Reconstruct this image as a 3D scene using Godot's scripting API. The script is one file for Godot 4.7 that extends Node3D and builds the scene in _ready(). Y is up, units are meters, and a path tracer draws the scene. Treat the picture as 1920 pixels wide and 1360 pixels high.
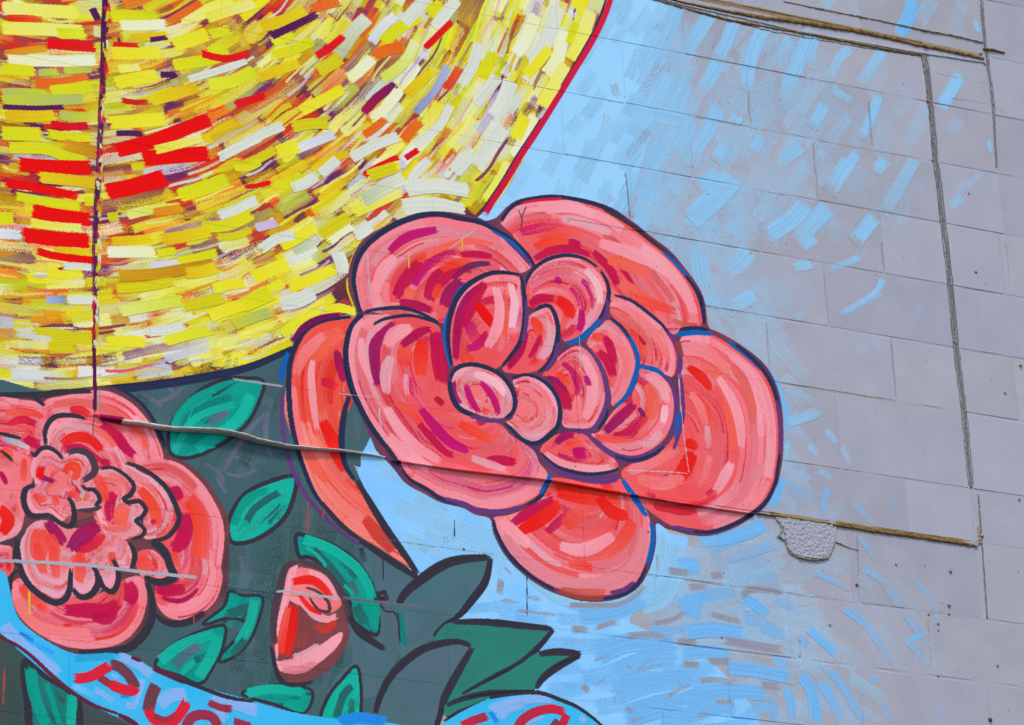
extends Node3D
# A painted concrete block wall seen from the pavement below it. Wall places are in millimetres: x to the right, y up from a mark 5.72 m above the pavement.

const U0 := -1720.0
const V1 := 1780.0
const WIDE := 3770.0
const HIGH := 3200.0
const TW := 2048
const TH := 1738
const PER_MM := 0.543236
const MARK := 5.72
const COURSE := 203.2
const ROW_A := 1082.1
const JOINT_0 := 797.5

var ops: Array = []
var bands: Array = []
var grain: PackedByteArray
var bristle: PackedByteArray
var cloud: PackedByteArray
var rng := RandomNumberGenerator.new()
var M := {}
var blocks: Array = []
var films: Array = []
var strip: Node3D
var wall: Node3D
var palettes := {}
var drift := {6: 0.18, 7: -0.01, 8: 0.13, 9: 0.06}
var stroke_parts := 0


# ---------------------------------------------------------------- names and tags
func add(parent: Node, called: String, node: Node3D) -> Node3D:
	var base := called
	var n := 1
	var final := base
	while parent.has_node(NodePath(final)):
		final = "%s_%03d" % [base, n]
		n += 1
	node.name = final
	parent.add_child(node, true)
	return node


func thing(called: String, label: String, category: String, group := "") -> Node3D:
	var o := add(self, called, Node3D.new())
	if group:
		o.set_meta("group", group)
	o.set_meta("label", label)
	o.set_meta("category", category)
	return o


func solid(parent: Node, called: String, st: SurfaceTool, m: Material) -> MeshInstance3D:
	var o := MeshInstance3D.new()
	o.mesh = st.commit()
	o.material_override = m
	add(parent, called, o)
	return o


func at(x: float, y: float, z := 0.0) -> Vector3:
	return Vector3(x * 0.001, y * 0.001 + MARK, z * 0.001)


func uv_of(x: float, y: float) -> Vector2:
	return Vector2((x - U0) / WIDE, (V1 - y) / HIGH)


# ---------------------------------------------------------------- paint: a list of fills and brush dabs, laid down later
func points(list: Array) -> PackedVector2Array:
	var p := PackedVector2Array()
	for i in range(0, list.size(), 2):
		p.append(Vector2(list[i], list[i + 1]))
	return p


func smoothed(p: PackedVector2Array, closed: bool, sub := 4) -> PackedVector2Array:
	var n := p.size()
	if n < 3:
		return p
	var r := PackedVector2Array()
	for i in (n if closed else n - 1):
		var a := p[(i - 1 + n) % n] if closed or i > 0 else p[0]
		var b := p[i]
		var c := p[(i + 1) % n]
		var d := p[(i + 2) % n] if closed or i + 2 < n else p[n - 1]
		for k in sub:
			r.append(b.cubic_interpolate(c, a, d, float(k) / sub))
	if not closed:
		r.append(p[n - 1])
	return r


func to_texels(p: PackedVector2Array) -> PackedVector2Array:
	var r := PackedVector2Array()
	for q in p:
		r.append(Vector2((q.x - U0) * PER_MM, (V1 - q.y) * PER_MM))
	return r


func paint_fill(c1: String, c2: String, p: PackedVector2Array) -> void:
	var t := to_texels(p)
	var lo := 1e9
	var hi := -1e9
	for q in t:
		lo = minf(lo, q.y)
		hi = maxf(hi, q.y)
	ops.append({"fill": true, "p": t, "c1": Color(c1), "c2": Color(c2), "lo": lo, "hi": hi, "seed": ops.size() * 37})


func paint_dab(c1: String, c2: String, wide: float, l0: float, l1: float, p: PackedVector2Array, rough := 0.55, taper := false, clip := PackedVector2Array(), thin := 0.0) -> void:
	var t := to_texels(smoothed(p, false, 4) if p.size() > 2 else p)
	var hw := wide * PER_MM * 0.5
	var lo := 1e9
	var hi := -1e9
	for q in t:
		lo = minf(lo, q.y)
		hi = maxf(hi, q.y)
	var a := Color(c1)
	ops.append({"fill": false, "p": t, "hw": hw, "c1": a, "c2": a.darkened(0.15) if c2 == "" else Color(c2), "l0": l0, "l1": l1, "rough": rough, "taper": taper, "mixed": c2 != "", "thin": thin, "clip": to_texels(clip),
		"lo": lo - hw - 1.0, "hi": hi + hw + 1.0, "seed": (ops.size() * 7919) & 0xFFFF})


# a curved accent that thins out at both ends
func accent(c1: String, c2: String, wide: float, l0: float, l1: float, list: Array) -> void:
	paint_dab(c1, c2, wide, l0, l1, points(list), 0.5, true, PackedVector2Array(), 0.22)


func fill(c1: String, c2: String, list: Array) -> PackedVector2Array:
	var p := smoothed(points(list), true)
	paint_fill(c1, c2, p)
	return p


func dab(c1: String, c2: String, wide: float, l0: float, l1: float, list: Array) -> void:
	paint_dab(c1, c2, wide, l0, l1, points(list))


func line(c1: String, c2: String, wide: float, list: Array) -> void:
	paint_dab(c1, c2, wide, 1.5, 1.25, points(list), 0.5, true)


# a bold dab of thick paint: also a film of its own on the wall
func stroke(fig: Node3D, c1: String, c2: String, wide: float, l0: float, l1: float, list: Array, rough := 0.55) -> void:
	var p := points(list)
	paint_dab(c1, c2, wide, l0, l1, p, rough)
	stroke_film(fig, smoothed(p, false, 3), wide)


func stroke_film(fig: Node3D, p: PackedVector2Array, wide: float, called := "brush_stroke") -> void:
	var left := PackedVector2Array()
	var right := PackedVector2Array()
	for i in p.size():
		var d := (p[mini(i + 1, p.size() - 1)] - p[maxi(i - 1, 0)]).normalized()
		var n := Vector2(-d.y, d.x) * wide * 0.5
		left.append(p[i] + n)
		right.append(p[i] - n)
	right.reverse()
	left.append_array(right)
	film(fig, called, left)


func draw_fill(o: Dictionary, y0: int, y1: int, rgb: PackedByteArray, hgt: PackedByteArray) -> void:
	var p: PackedVector2Array = o.p
	var n := p.size()
	var c1: Color = o.c1
	var c2: Color = o.c2
	var sd: int = o.seed
	var r1 := c1.r * 255.0
	var g1 := c1.g * 255.0
	var b1 := c1.b * 255.0
	var dr := (c2.r - c1.r) * 255.0
	var dg := (c2.g - c1.g) * 255.0
	var db := (c2.b - c1.b) * 255.0
	for y in range(maxi(y0, int(o.lo)), mini(y1, int(o.hi) + 1)):
		var cy := y + 0.5
		var xs := PackedFloat32Array()
		for i in n:
			var a := p[i]
			var b := p[(i + 1) % n]
			if (a.y <= cy) != (b.y <= cy):
				xs.append(a.x + (cy - a.y) / (b.y - a.y) * (b.x - a.x))
		xs.sort()
		for j in range(0, xs.size() - 1, 2):
			for x in range(maxi(0, int(xs[j] + 0.5)), mini(TW, int(xs[j + 1] + 0.5))):
				var m := cloud[(((y + sd) >> 1) & 255) * 256 + (((x + sd) >> 1) & 255)] * 0.0030 + grain[(y & 255) * 256 + (x & 255)] * 0.0010
				var k := (y - y0) * TW + x
				hgt[k] = 96 + (grain[(y & 255) * 256 + (x & 255)] >> 3)
				k *= 3
				rgb[k] = int(r1 + dr * m)
				rgb[k + 1] = int(g1 + dg * m)
				rgb[k + 2] = int(b1 + db * m)


func draw_dab(o: Dictionary, y0: int, y1: int, rgb: PackedByteArray, hgt: PackedByteArray) -> void:
	var p: PackedVector2Array = o.p
	var n := p.size()
	var hw0: float = o.hw
	var c1: Color = o.c1
	var c2: Color = o.c2
	var l0: float = o.l0
	var l1: float = o.l1
	var gw: float = o.rough / 255.0
	var bw: float = (1.0 - o.rough) / 255.0
	var taper: bool = o.taper
	var sd: int = o.seed
	var r1 := c1.r * 255.0
	var g1 := c1.g * 255.0
	var b1 := c1.b * 255.0
	var dr := (c2.r - c1.r)
	var dg := (c2.g - c1.g)
	var db := (c2.b - c1.b)
	var mixed: bool = o.mixed
	var thin: float = o.thin
	var thin_b: float = o.thin / 255.0
	var clip: PackedVector2Array = o.clip
	var spans := {}
	var soft := 0.3 if o.rough < 0.7 else 0.13
	var total := 0.0
	for i in n - 1:
		total += p[i].distance_to(p[i + 1])
	if total < 0.5:
		return
	var rag := minf(7.0, total * 0.12) if o.rough < 0.7 else minf(15.0, total * 0.25)
	var s0 := 0.0
	for i in n - 1:
		var a := p[i]
		var b := p[i + 1]
		var length := a.distance_to(b)
		if length < 0.001:
			continue
		var d := (b - a) / length
		var ta := d if i == 0 else (b - p[i - 1]).normalized()
		var tb := d if i == n - 2 else (p[i + 2] - a).normalized()
		var x_lo := minf(a.x, b.x) - hw0 - 1.0
		var x_hi := maxf(a.x, b.x) + hw0 + 1.0
		for y in range(maxi(y0, int(minf(a.y, b.y) - hw0 - 1.0)), mini(y1, int(maxf(a.y, b.y) + hw0 + 2.0))):
			var py := y + 0.5 - a.y
			var xa := x_lo
			var xb := x_hi
			if absf(d.y) > 0.05:
				var e1 := a.x + (d.x * py - hw0) / d.y
				var e2 := a.x + (d.x * py + hw0) / d.y
				xa = maxf(xa, minf(e1, e2))
				xb = minf(xb, maxf(e1, e2))
			if clip.size() > 2:
				if not spans.has(y):
					var span := Vector2(1e9, -1e9)
					for j in clip.size():
						var ca := clip[j]
						var cb := clip[(j + 1) % clip.size()]
						if (ca.y <= y + 0.5) != (cb.y <= y + 0.5):
							var cx := ca.x + (y + 0.5 - ca.y) / (cb.y - ca.y) * (cb.x - ca.x)
							span = Vector2(minf(span.x, cx), maxf(span.y, cx))
					spans[y] = span
				xa = maxf(xa, spans[y].x)
				xb = minf(xb, spans[y].y)
			for x in range(maxi(0, int(xa)), mini(TW, int(xb) + 1)):
				var px := x + 0.5 - a.x
				var fa := px * ta.x + py * ta.y
				if fa < 0.0:
					continue
				var fb := (length * d.x - px) * tb.x + (length * d.y - py) * tb.y
				if fb <= 0.0:
					continue
				var t := fa / (fa + fb)
				var s := s0 + t * length
				var f := s / total
				var hw := hw0
				if taper:
					hw = hw0 * (0.62 + 0.38 * sin(clampf(f * 3.1416, 0.0, 3.1416)))
				var v := py * d.x - px * d.y
				var q := absf(v) / hw
				if q > 1.0:
					continue
				var lat := (int(v * 1.15 + 128.0) + sd) & 255
				var br := bristle[lat * 256 + ((int(s * 0.6) + sd) & 255)]
				var gi := (y & 255) * 256 + (x & 255)
				var cover := l0 + (l1 - l0) * f - br * bw - grain[gi] * gw
				if q > 0.8:
					cover -= (q - 0.8) * (2.6 if soft > 0.2 else 4.0) * (0.35 + br * 0.004)
				var e := minf(s, (total - s) * 0.8)
				var er := rag * (0.25 + br * 0.004)
				if e < er:
					cover -= (er - e) * soft
				var al := cover * 4.5
				if al <= 0.0:
					continue
				if al > 1.0:
					al = 1.0
				al = minf(al, 1.0 - thin + thin_b * br)
				var k := (y - y0) * TW + x
				var hb := bristle[((lat * 3) & 255) * 256 + ((int(s * 0.4) + sd * 3) & 255)]
				hgt[k] = int(hgt[k] + (118.0 + hb * 0.28 - hgt[k] + (22.0 if q > 0.78 and q < 0.93 else 0.0)) * al * 0.85)
				k *= 3
				if mixed:
					hb = clampi(int(hb * 0.7 + f * 130.0 - 20.0), 0, 255)
				rgb[k] = int(rgb[k] + (r1 + dr * hb - rgb[k]) * al)
				rgb[k + 1] = int(rgb[k + 1] + (g1 + dg * hb - rgb[k + 1]) * al)
				rgb[k + 2] = int(rgb[k + 2] + (b1 + db * hb - rgb[k + 2]) * al)
		s0 += length


func paint_band(band: int) -> void:
	var y0 := band * TH / 22
	var y1 := (band + 1) * TH / 22
	var rgb := PackedByteArray()
	var hgt := PackedByteArray()
	rgb.resize((y1 - y0) * TW * 3)
	hgt.resize((y1 - y0) * TW)
	for y in range(y0, y1):
		for x in TW:
			var g := grain[(y & 255) * 256 + (x & 255)]
			var c := cloud[((y >> 2) & 255) * 256 + ((x >> 2) & 255)] * 0.6 + cloud[(y & 255) * 256 + ((x + 90) & 255)] * 0.4
			var k := (y - y0) * TW + x
			hgt[k] = 78 + (g >> 2)
			k *= 3
			var m := c / 255.0
			var g2 := (grain[((y * 3) & 255) * 256 + ((x * 3 + 77) & 255)] - 128) * 0.035
			rgb[k] = int(156.0 + 14.0 * m - g * 0.014 + g2)
			rgb[k + 1] = int(155.0 + 11.0 * m - g * 0.014 + g2)
			rgb[k + 2] = int(173.0 - 1.0 * m - g * 0.012 + g2)
	for o in ops:
		if o.hi < y0 or o.lo > y1:
			continue
		if o.fill:
			draw_fill(o, y0, y1, rgb, hgt)
		else:
			draw_dab(o, y0, y1, rgb, hgt)
	# the rough face of the blocks shows through every coat of paint
	for y in range(y0, y1):
		for x in TW:
			var g := grain[((y + 31) & 255) * 256 + ((x + 17) & 255)]
			var w := grain[((y * 2 + x) & 255) * 256 + ((x * 2 + 90 - y) & 255)]
			var m := 1.0 + (g - 128) * 0.00034
			if w > 248 and g > 120:
				m -= 0.13
			var k := (y - y0) * TW + x
			hgt[k] = clampi(hgt[k] + (g >> 4) - (14 if w > 248 else 0), 0, 255)
			k *= 3
			rgb[k] = mini(255, int(rgb[k] * m))
			rgb[k + 1] = mini(255, int(rgb[k + 1] * m))
			rgb[k + 2] = mini(255, int(rgb[k + 2] * m))
	bands[band] = [rgb, hgt]


func noise_bytes(kind: int, freq: float, s: int) -> PackedByteArray:
	var f := FastNoiseLite.new()
	f.noise_type = kind
	f.frequency = freq
	f.seed = s
	f.fractal_type = FastNoiseLite.FRACTAL_FBM
	f.fractal_octaves = 3
	var im := f.get_seamless_image(256, 256)
	im.convert(Image.FORMAT_L8)
	return im.get_data()


func make_brushes() -> void:
	var raw := noise_bytes(FastNoiseLite.TYPE_SIMPLEX, 0.4, 5)
	# spread the values evenly, so that a load of paint of 0.4 covers 0.4 of the wall
	var count := PackedInt32Array()
	count.resize(256)
	for b in raw:
		count[b] += 1
	var sum := 0
	for i in 256:
		sum += count[i]
		count[i] = sum
	grain = PackedByteArray()
	grain.resize(65536)
	for i in 65536:
		grain[i] = clampi(count[raw[i]] * 205 / 65536 + rng.randi_range(0, 50), 0, 255)
	cloud = noise_bytes(FastNoiseLite.TYPE_SIMPLEX, 0.018, 11)
	bristle = PackedByteArray()
	bristle.resize(65536)
	var last := 0.5
	for r in 256:
		last = last * 0.35 + rng.randf() * 0.65
		var drift := 0.5
		for c in 256:
			drift = lerpf(drift, rng.randf(), 0.12)
			bristle[r * 256 + c] = clampi(int((last * 0.78 + drift * 0.5 - 0.14) * 255.0), 0, 255)


func lay_paint() -> void:
	bands.resize(22)
	var id := WorkerThreadPool.add_group_task(paint_band, 22, -1, true)
	WorkerThreadPool.wait_for_group_task_completion(id)
	var rgb := PackedByteArray()
	var hgt := PackedByteArray()
	for b in bands:
		rgb.append_array(b[0])
		hgt.append_array(b[1])
	bands.clear()
	var m: StandardMaterial3D = M.mural
	m.albedo_texture = ImageTexture.create_from_image(Image.create_from_data(TW, TH, false, Image.FORMAT_RGB8, rgb))
	m.heightmap_enabled = true
	m.heightmap_scale = 0.14
	m.heightmap_texture = ImageTexture.create_from_image(Image.create_from_data(TW, TH, false, Image.FORMAT_L8, hgt))


# ---------------------------------------------------------------- films of paint, cut where the block joints are
func film(parent: Node, called: String, outline: PackedVector2Array, label := "") -> MeshInstance3D:
	var p := outline
	if Geometry2D.is_polygon_clockwise(p):
		p.reverse()
	var box := Rect2(p[0], Vector2.ZERO)
	for q in p:
		box = box.expand(q)
	var level := 0
	for f in films:
		if f[0].intersects(box):
			level = maxi(level, f[1] + 1)
	var st := SurfaceTool.new()
	st.begin(Mesh.PRIMITIVE_TRIANGLES)
	var any := false
	for b in blocks:
		var r: Rect2 = b[0] if called == "brush_stroke" or called == "blue_paint" else b[2]
		if not r.intersects(box):
			continue
		var rect := PackedVector2Array([r.position, Vector2(r.end.x, r.position.y), r.end, Vector2(r.position.x, r.end.y)])
		for piece in Geometry2D.intersect_polygons(p, rect):
			var tri := Geometry2D.triangulate_polygon(piece)
			for i in range(0, tri.size(), 3):
				var a := piece[tri[i]]
				var c := piece[tri[i + 1]]
				var e := piece[tri[i + 2]]
				if (c - a).cross(e - a) > 0.0:
					var k := c
					c = e
					e = k
				for q: Vector2 in [a, c, e]:
					st.set_normal(Vector3(0, 0, 1))
					st.set_uv(uv_of(q.x, q.y))
					st.add_vertex(at(q.x, q.y, b[1] + 0.35 + 0.04 * level))
				any = true
	if not any:
		return null
	films.append([box, level])
	var o := solid(parent, called, st, M.mural)
	if label:
		o.set_meta("label", label)
	return o


# a petal: a mid tone, rings of strokes round its foot, a pale rim and dark dabs near the foot
func petal(fig: Node3D, pal: String, fx: float, fy: float, list: Array) -> void:
	var c: Array = palettes[pal]
	var p := fill(c[0], c[1], list)
	film(fig, "petal", p)
	var f := Vector2(fx, fy)
	var n := p.size()
	var far := 0.0
	for q in p:
		far = maxf(far, q.distance_to(f))
	var size := sqrt(absf(area(p)))
	var thick := clampf(size * 0.11, 14.0, 34.0)
	for ring in 3:
		var start := rng.randi_range(0, n - 1)
		var done := 0
		while done < n:
			var span := rng.randi_range(n / 7, n / 3)
			var path := PackedVector2Array()
			for k in range(0, span + 2):
				var q := p[(start + done + k) % n]
				if q.distance_to(f) > far * 0.52:
					path.append(f + (q - f) * (0.95 - 0.09 * ring))
			done += span
			if path.size() > 3 and rng.randf() < 1.0 - 0.22 * ring:
				paint_dab(c[[5, 6, 5, 7][rng.randi() % 4]], c[5] if ring < 2 else c[0], thick * rng.randf_range(0.8, 1.2), 1.25, 0.7, path, 0.4, false, p, 0.4)
	for layer in 3:
		var count: int = [12, 8, 10][layer]
		for i in count:
			var start := rng.randi_range(0, n - 1)
			var span := int(n * rng.randf_range(0.2, 0.42))
			var s := 0.9
			var col: String
			if layer == 0:
				s = rng.randf_range(0.25, 0.72)
				col = c[[0, 1, 2, 0, 1, 2, 3, 0, 1, 4][rng.randi() % 10]]
			elif layer == 1:
				s = rng.randf_range(0.72, 0.93)
				col = c[5 + rng.randi() % 3]
			else:
				s = rng.randf_range(0.5, 0.9)
				col = c[[5, 7, 6, 1, 0][rng.randi() % 5]]
			var path := PackedVector2Array()
			for k in range(0, span, 2):
				var q := p[(start + k) % n]
				if q.distance_to(f) < far * (0.5 if layer != 0 else 0.3):
					if path.size() > 2:
						break
					path.clear()
					continue
				path.append(f + (q - f) * s)
			if path.size() < 3:
				continue
			if rng.randf() < 0.5:
				path.reverse()
			paint_dab(col, c[rng.randi_range(0, 7)] if rng.randf() < 0.35 else "", thick * rng.randf_range(0.6, 1.15), rng.randf_range(0.85, 1.3), rng.randf_range(0.25, 0.75), path, 0.45, true, p, 0.6)

	for i in 48:
		var start := rng.randi_range(0, n - 1)
		var span := int(n * rng.randf_range(0.14, 0.36))
		var s := rng.randf_range(0.3, 0.97)
		var path := PackedVector2Array()
		for k in range(0, span, 2):
			var q := p[(start + k) % n]
			if q.distance_to(f) < far * 0.45:
				break
			path.append(f + (q - f) * s)
		if path.size() > 2:
			paint_dab(c[[5, 6, 7, 0, 1, 2, 3][rng.randi() % 7]], "", rng.randf_range(4.0, 9.0), rng.randf_range(0.7, 1.0), 0.3, path, 0.5, false, p, 0.5)


func area(p: PackedVector2Array) -> float:
	var s := 0.0
	for i in p.size():
		s += p[i].cross(p[(i + 1) % p.size()])
	return s * 0.5


func leaf(fig: Node3D, called: String, c1: String, c2: String, edge: String, wide: float, list: Array, label := "") -> void:
	var p := fill(c1, c2, list)
	film(fig, called, p, label)
	streaks(p, [c1, c2, edge if wide > 0.0 else c2, c1, c2], 26)
	var q := p.duplicate()
	q.append(p[0])
	q.append(p[1])
	if wide > 0.0:
		paint_dab(edge, "", wide, 1.5, 1.2, q, 0.5)


# thin brush marks along the longer way of a shape
func streaks(p: PackedVector2Array, colors: Array, count: int) -> void:
	var a := p[0]
	var b := p[0]
	for q in p:
		for r in p:
			if q.distance_to(r) > a.distance_to(b):
				a = q
				b = r
	var d := b - a
	var n := Vector2(-d.y, d.x).normalized()
	var half := sqrt(absf(area(p))) * 0.5
	for i in count:
		var t := rng.randf_range(-0.05, 0.6)
		var o := rng.randf_range(-half, half)
		var u := a + d * t + n * o
		var v := a + d * (t + rng.randf_range(0.2, 0.45)) + n * o * rng.randf_range(0.7, 1.0)
		var col := Color(colors[rng.randi() % colors.size()])
		col = col.lightened(rng.randf_range(0.0, 0.14)) if rng.randf() < 0.5 else col.darkened(rng.randf_range(0.0, 0.2))
		paint_dab(col.to_html(false), "", rng.randf_range(6.0, 20.0), rng.randf_range(0.6, 0.95), 0.3, PackedVector2Array([u, (u + v) * 0.5 + n * rng.randf_range(-4, 4), v]), 0.5, false, p, 0.5)


func outline(c: String, c2: String, wide: float, list: Array) -> void:
	var p := smoothed(points(list), true)
	p.append(p[0])
	p.append(p[1])
	paint_dab(c, c2, wide, 1.45, 1.3, p, 0.5)


# the field of short dabs that curve round a far centre
func yellow_field(fig: Node3D, inside: PackedVector2Array, org: Vector2, ax: Vector2, ay: Vector2) -> void:
	var sets := [
		[["dcae14", "d09a18", "c27a20", "ee681c", "d83a2c", "6c2460", "9a5a34", "dcbc20", "c02c40", "cfae1c", "8a4a50"], 15.0, 80.0, 28.0, 1.0, 1.35, 0.5],
		[["ecde1c", "e6da18", "d2d81e", "eee35a", "e0b414", "bcc070", "e83020", "702868", "f0e434", "e8ba1c", "c8cc50", "f0641c"], 15.0, 84.0, 23.0, 0.9, 1.35, 0.3],
		[["eeedcc", "f0e878", "dcdce4", "ecdf2a", "dbe4dc", "d6dc34", "f2f1de", "cdc9de", "f0e21c", "e6e298"], 17.0, 84.0, 23.0, 0.55, 1.35, 0.25],
		[["f0e83c", "f2efc8", "c8c0dc", "7a2a60", "e8c020", "e84828", "dfe0d8", "d8dc40"], 13.0, 100.0, 5.5, 0.6, 0.95, 0.25],
		[["d0c4d8", "efead0", "7a3a62", "e0cc50", "e6e2ec", "f0e040"], 40.0, 150.0, 24.0, 0.55, 0.55, 0.35],
	]
	for li in sets.size():
		var cfg: Array = sets[li]
		var jobs := []
		var r := 330.0
		while r < 1190.0:
			var th := -0.35 + rng.randf() * 0.05
			while th < 2.0:
				jobs.append([r + rng.randf_range(-7, 7), th + rng.randf_range(-0.012, 0.012)])
				th += float(cfg[2]) / r
			r += cfg[1]
		for i in range(jobs.size() - 1, 0, -1):
			var j := rng.randi_range(0, i)
			var keep = jobs[i]
			jobs[i] = jobs[j]
			jobs[j] = keep
		for job in jobs:
			var roll := rng.randf()
			var rr: float = job[0]
			var th0: float = job[1]
			var span: float = float(cfg[2]) * rng.randf_range(0.7, 1.35) / rr
			var path := PackedVector2Array()
			var bad := false
			for k in 4:
				var th := th0 + span * k / 3.0
				var s := Vector2(cos(th), sin(th)) * (rr + (rng.randf_range(-4, 4) if k else 0.0))
				var q := org + ax * s.x + ay * s.y
				path.append(q)
				if (k == 0 or k == 3 or k == 1) and not Geometry2D.is_point_in_polygon(q, inside):
					bad = true
			if bad:
				continue
			var mid := Vector2(cos(th0), sin(th0)) * rr
			var white := clampf(maxf((rr - 760.0) / 300.0, (mid.x - 480.0) / 420.0), 0.0, 1.0)
			if li == 1 and roll > 0.78 or li == 4 and roll > 0.5 or li == 3 and roll > 0.62:
				continue
			if li == 2 and roll > 0.1 + 0.85 * white:
				continue
			var cols: Array = cfg[0]
			var ci := rng.randi() % cols.size()
			if white > 0.5 and li < 2 and rng.randf() < white - 0.25:
				ci = ([0, 7, 9, 0][rng.randi() % 4] if li == 0 else [3, 0, 8, 5][rng.randi() % 4])
			if li == 1 and white < 0.5 and rng.randf() < 0.34:
				ci = [6, 7, 11, 4, 9][rng.randi() % 5]
			if li == 2 and white < 0.35 and rng.randf() < 0.5:
				ci = [1, 3, 8, 5][rng.randi() % 4]
			var c1: String = cols[ci]
			var c2: String = cols[rng.randi() % cols.size()] if rng.randf() < 0.6 else ""
			if rng.randf() < 0.7:
				path.reverse()
			var w: float = float(cfg[3]) * 1.5 * rng.randf_range(0.7, 1.15)
			paint_dab(c1, c2, w, cfg[5], rng.randf_range(float(cfg[6]), 0.9), path, 0.5, false, PackedVector2Array(), 0.25)
			if li == 2 and stroke_parts < 100 and rng.randf() < 0.75 and mid.x > -125.0:
				stroke_parts += 1
				stroke_film(fig, path, w * 0.95)


func letter(fig: Node3D, c1: String, c2: String, wide: float, list: Array) -> void:
	var p := points(list)
	paint_dab(c1, c2, wide, 1.5, 1.3, p, 0.5)
	stroke_film(fig, smoothed(p, false, 3), wide, "letter_stroke")


# many faint, nearly dry dabs that leave paint only on the high grains of the wall
func scumble(c1: String, list: Array, along: Vector2, bend: float, count: int, l_lo: float, l_hi: float) -> void:
	var inside := points(list)
	var box := Rect2(inside[0], Vector2.ZERO)
	for q in inside:
		box = box.expand(q)
	var made := 0
	while made < count:
		var c := box.position + Vector2(rng.randf(), rng.randf()) * box.size
		if not Geometry2D.is_point_in_polygon(c, inside):
			continue
		made += 1
		var d := along.normalized().rotated(rng.randf_range(-0.14, 0.14)) * rng.randf_range(45.0, 90.0)
		var n := Vector2(-d.y, d.x) * bend
		var l := rng.randf_range(l_lo, l_hi)
		paint_dab(c1, "", rng.randf_range(30.0, 52.0), l, l * 0.6, PackedVector2Array([c - d + n, c, c + d + n]), 0.85)


# ---------------------------------------------------------------- the wall
func quad(st: SurfaceTool, a: Vector3, b: Vector3, c: Vector3, d: Vector3) -> void:
	var n := (c - a).cross(b - a).normalized()
	for v: Vector3 in [a, b, c, a, c, d]:
		st.set_normal(n)
		st.set_uv(uv_of(v.x * 1000.0, (v.y - MARK) * 1000.0))
		st.add_vertex(v)


# corners run clockwise as seen from the front
func block(x0: float, x1: float, y0: float, y1: float, proud: float, near: float, gap: float) -> void:
	var st := SurfaceTool.new()
	st.begin(Mesh.PRIMITIVE_TRIANGLES)
	var b := clampf(1.2 + (x0 - 0.0) * 0.002, 0.9, 2.2)
	var j := [rng.randf_range(-0.7, 0.7), rng.randf_range(-0.7, 0.7), rng.randf_range(-0.7, 0.7), rng.randf_range(-0.7, 0.7)]
	var f := [at(x0 + b, y0 + b, proud), at(x0 + b, y1 - b, proud), at(x1 - b, y1 - b, proud), at(x1 - b, y0 + b, proud)]
	var e := [at(x0 + j[0] * 0.5, y0 + j[1] * 0.5, proud - b), at(x0 + j[2] * 0.5, y1 + j[0] * 0.5, proud - b), at(x1 + j[3] * 0.5, y1 + j[1] * 0.5, proud - b), at(x1 + j[1] * 0.5, y0 + j[2] * 0.5, proud - b)]
	var k := [at(x0, y0, -30), at(x0, y1, -30), at(x1, y1, -30), at(x1, y0, -30)]
	quad(st, f[0], f[1], f[2], f[3])
	for i in 4:
		var n := (i + 1) % 4
		quad(st, e[i], e[n], f[n], f[i])
		quad(st, k[i], k[n], e[n], e[i])
	var outside := x1 < U0 or x0 > U0 + WIDE or y0 > V1 or y1 < V1 - HIGH
	solid(wall, "block", st, M.plain if outside else M.mural)
	var e_in := lerpf(0.3 - gap, b, near)
	blocks.append([Rect2(x0 + e_in, y0 + e_in, x1 - x0 - 2 * e_in, y1 - y0 - 2 * e_in), proud, Rect2(x0, y0, x1 - x0, y1 - y0).grow(gap - 0.3)])
	if near > 0.5 and not outside:
		var tone := Color("a3a2b0").lightened(rng.randf_range(0.0, 0.05)).darkened(rng.randf_range(0.0, 0.05))
		tone = tone.lerp(Color("aaa5a2"), rng.randf_range(0.0, 0.25))
		paint_fill(tone.darkened(0.03).to_html(false), tone.lightened(0.05).to_html(false), PackedVector2Array([Vector2(x0, y0), Vector2(x0, y1), Vector2(x1, y1), Vector2(x1, y0)]))


# the height of the joint under a course
func joint_y(row: int) -> float:
	return ROW_A - (row + float(drift.get(row, 0.0))) * COURSE


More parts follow.
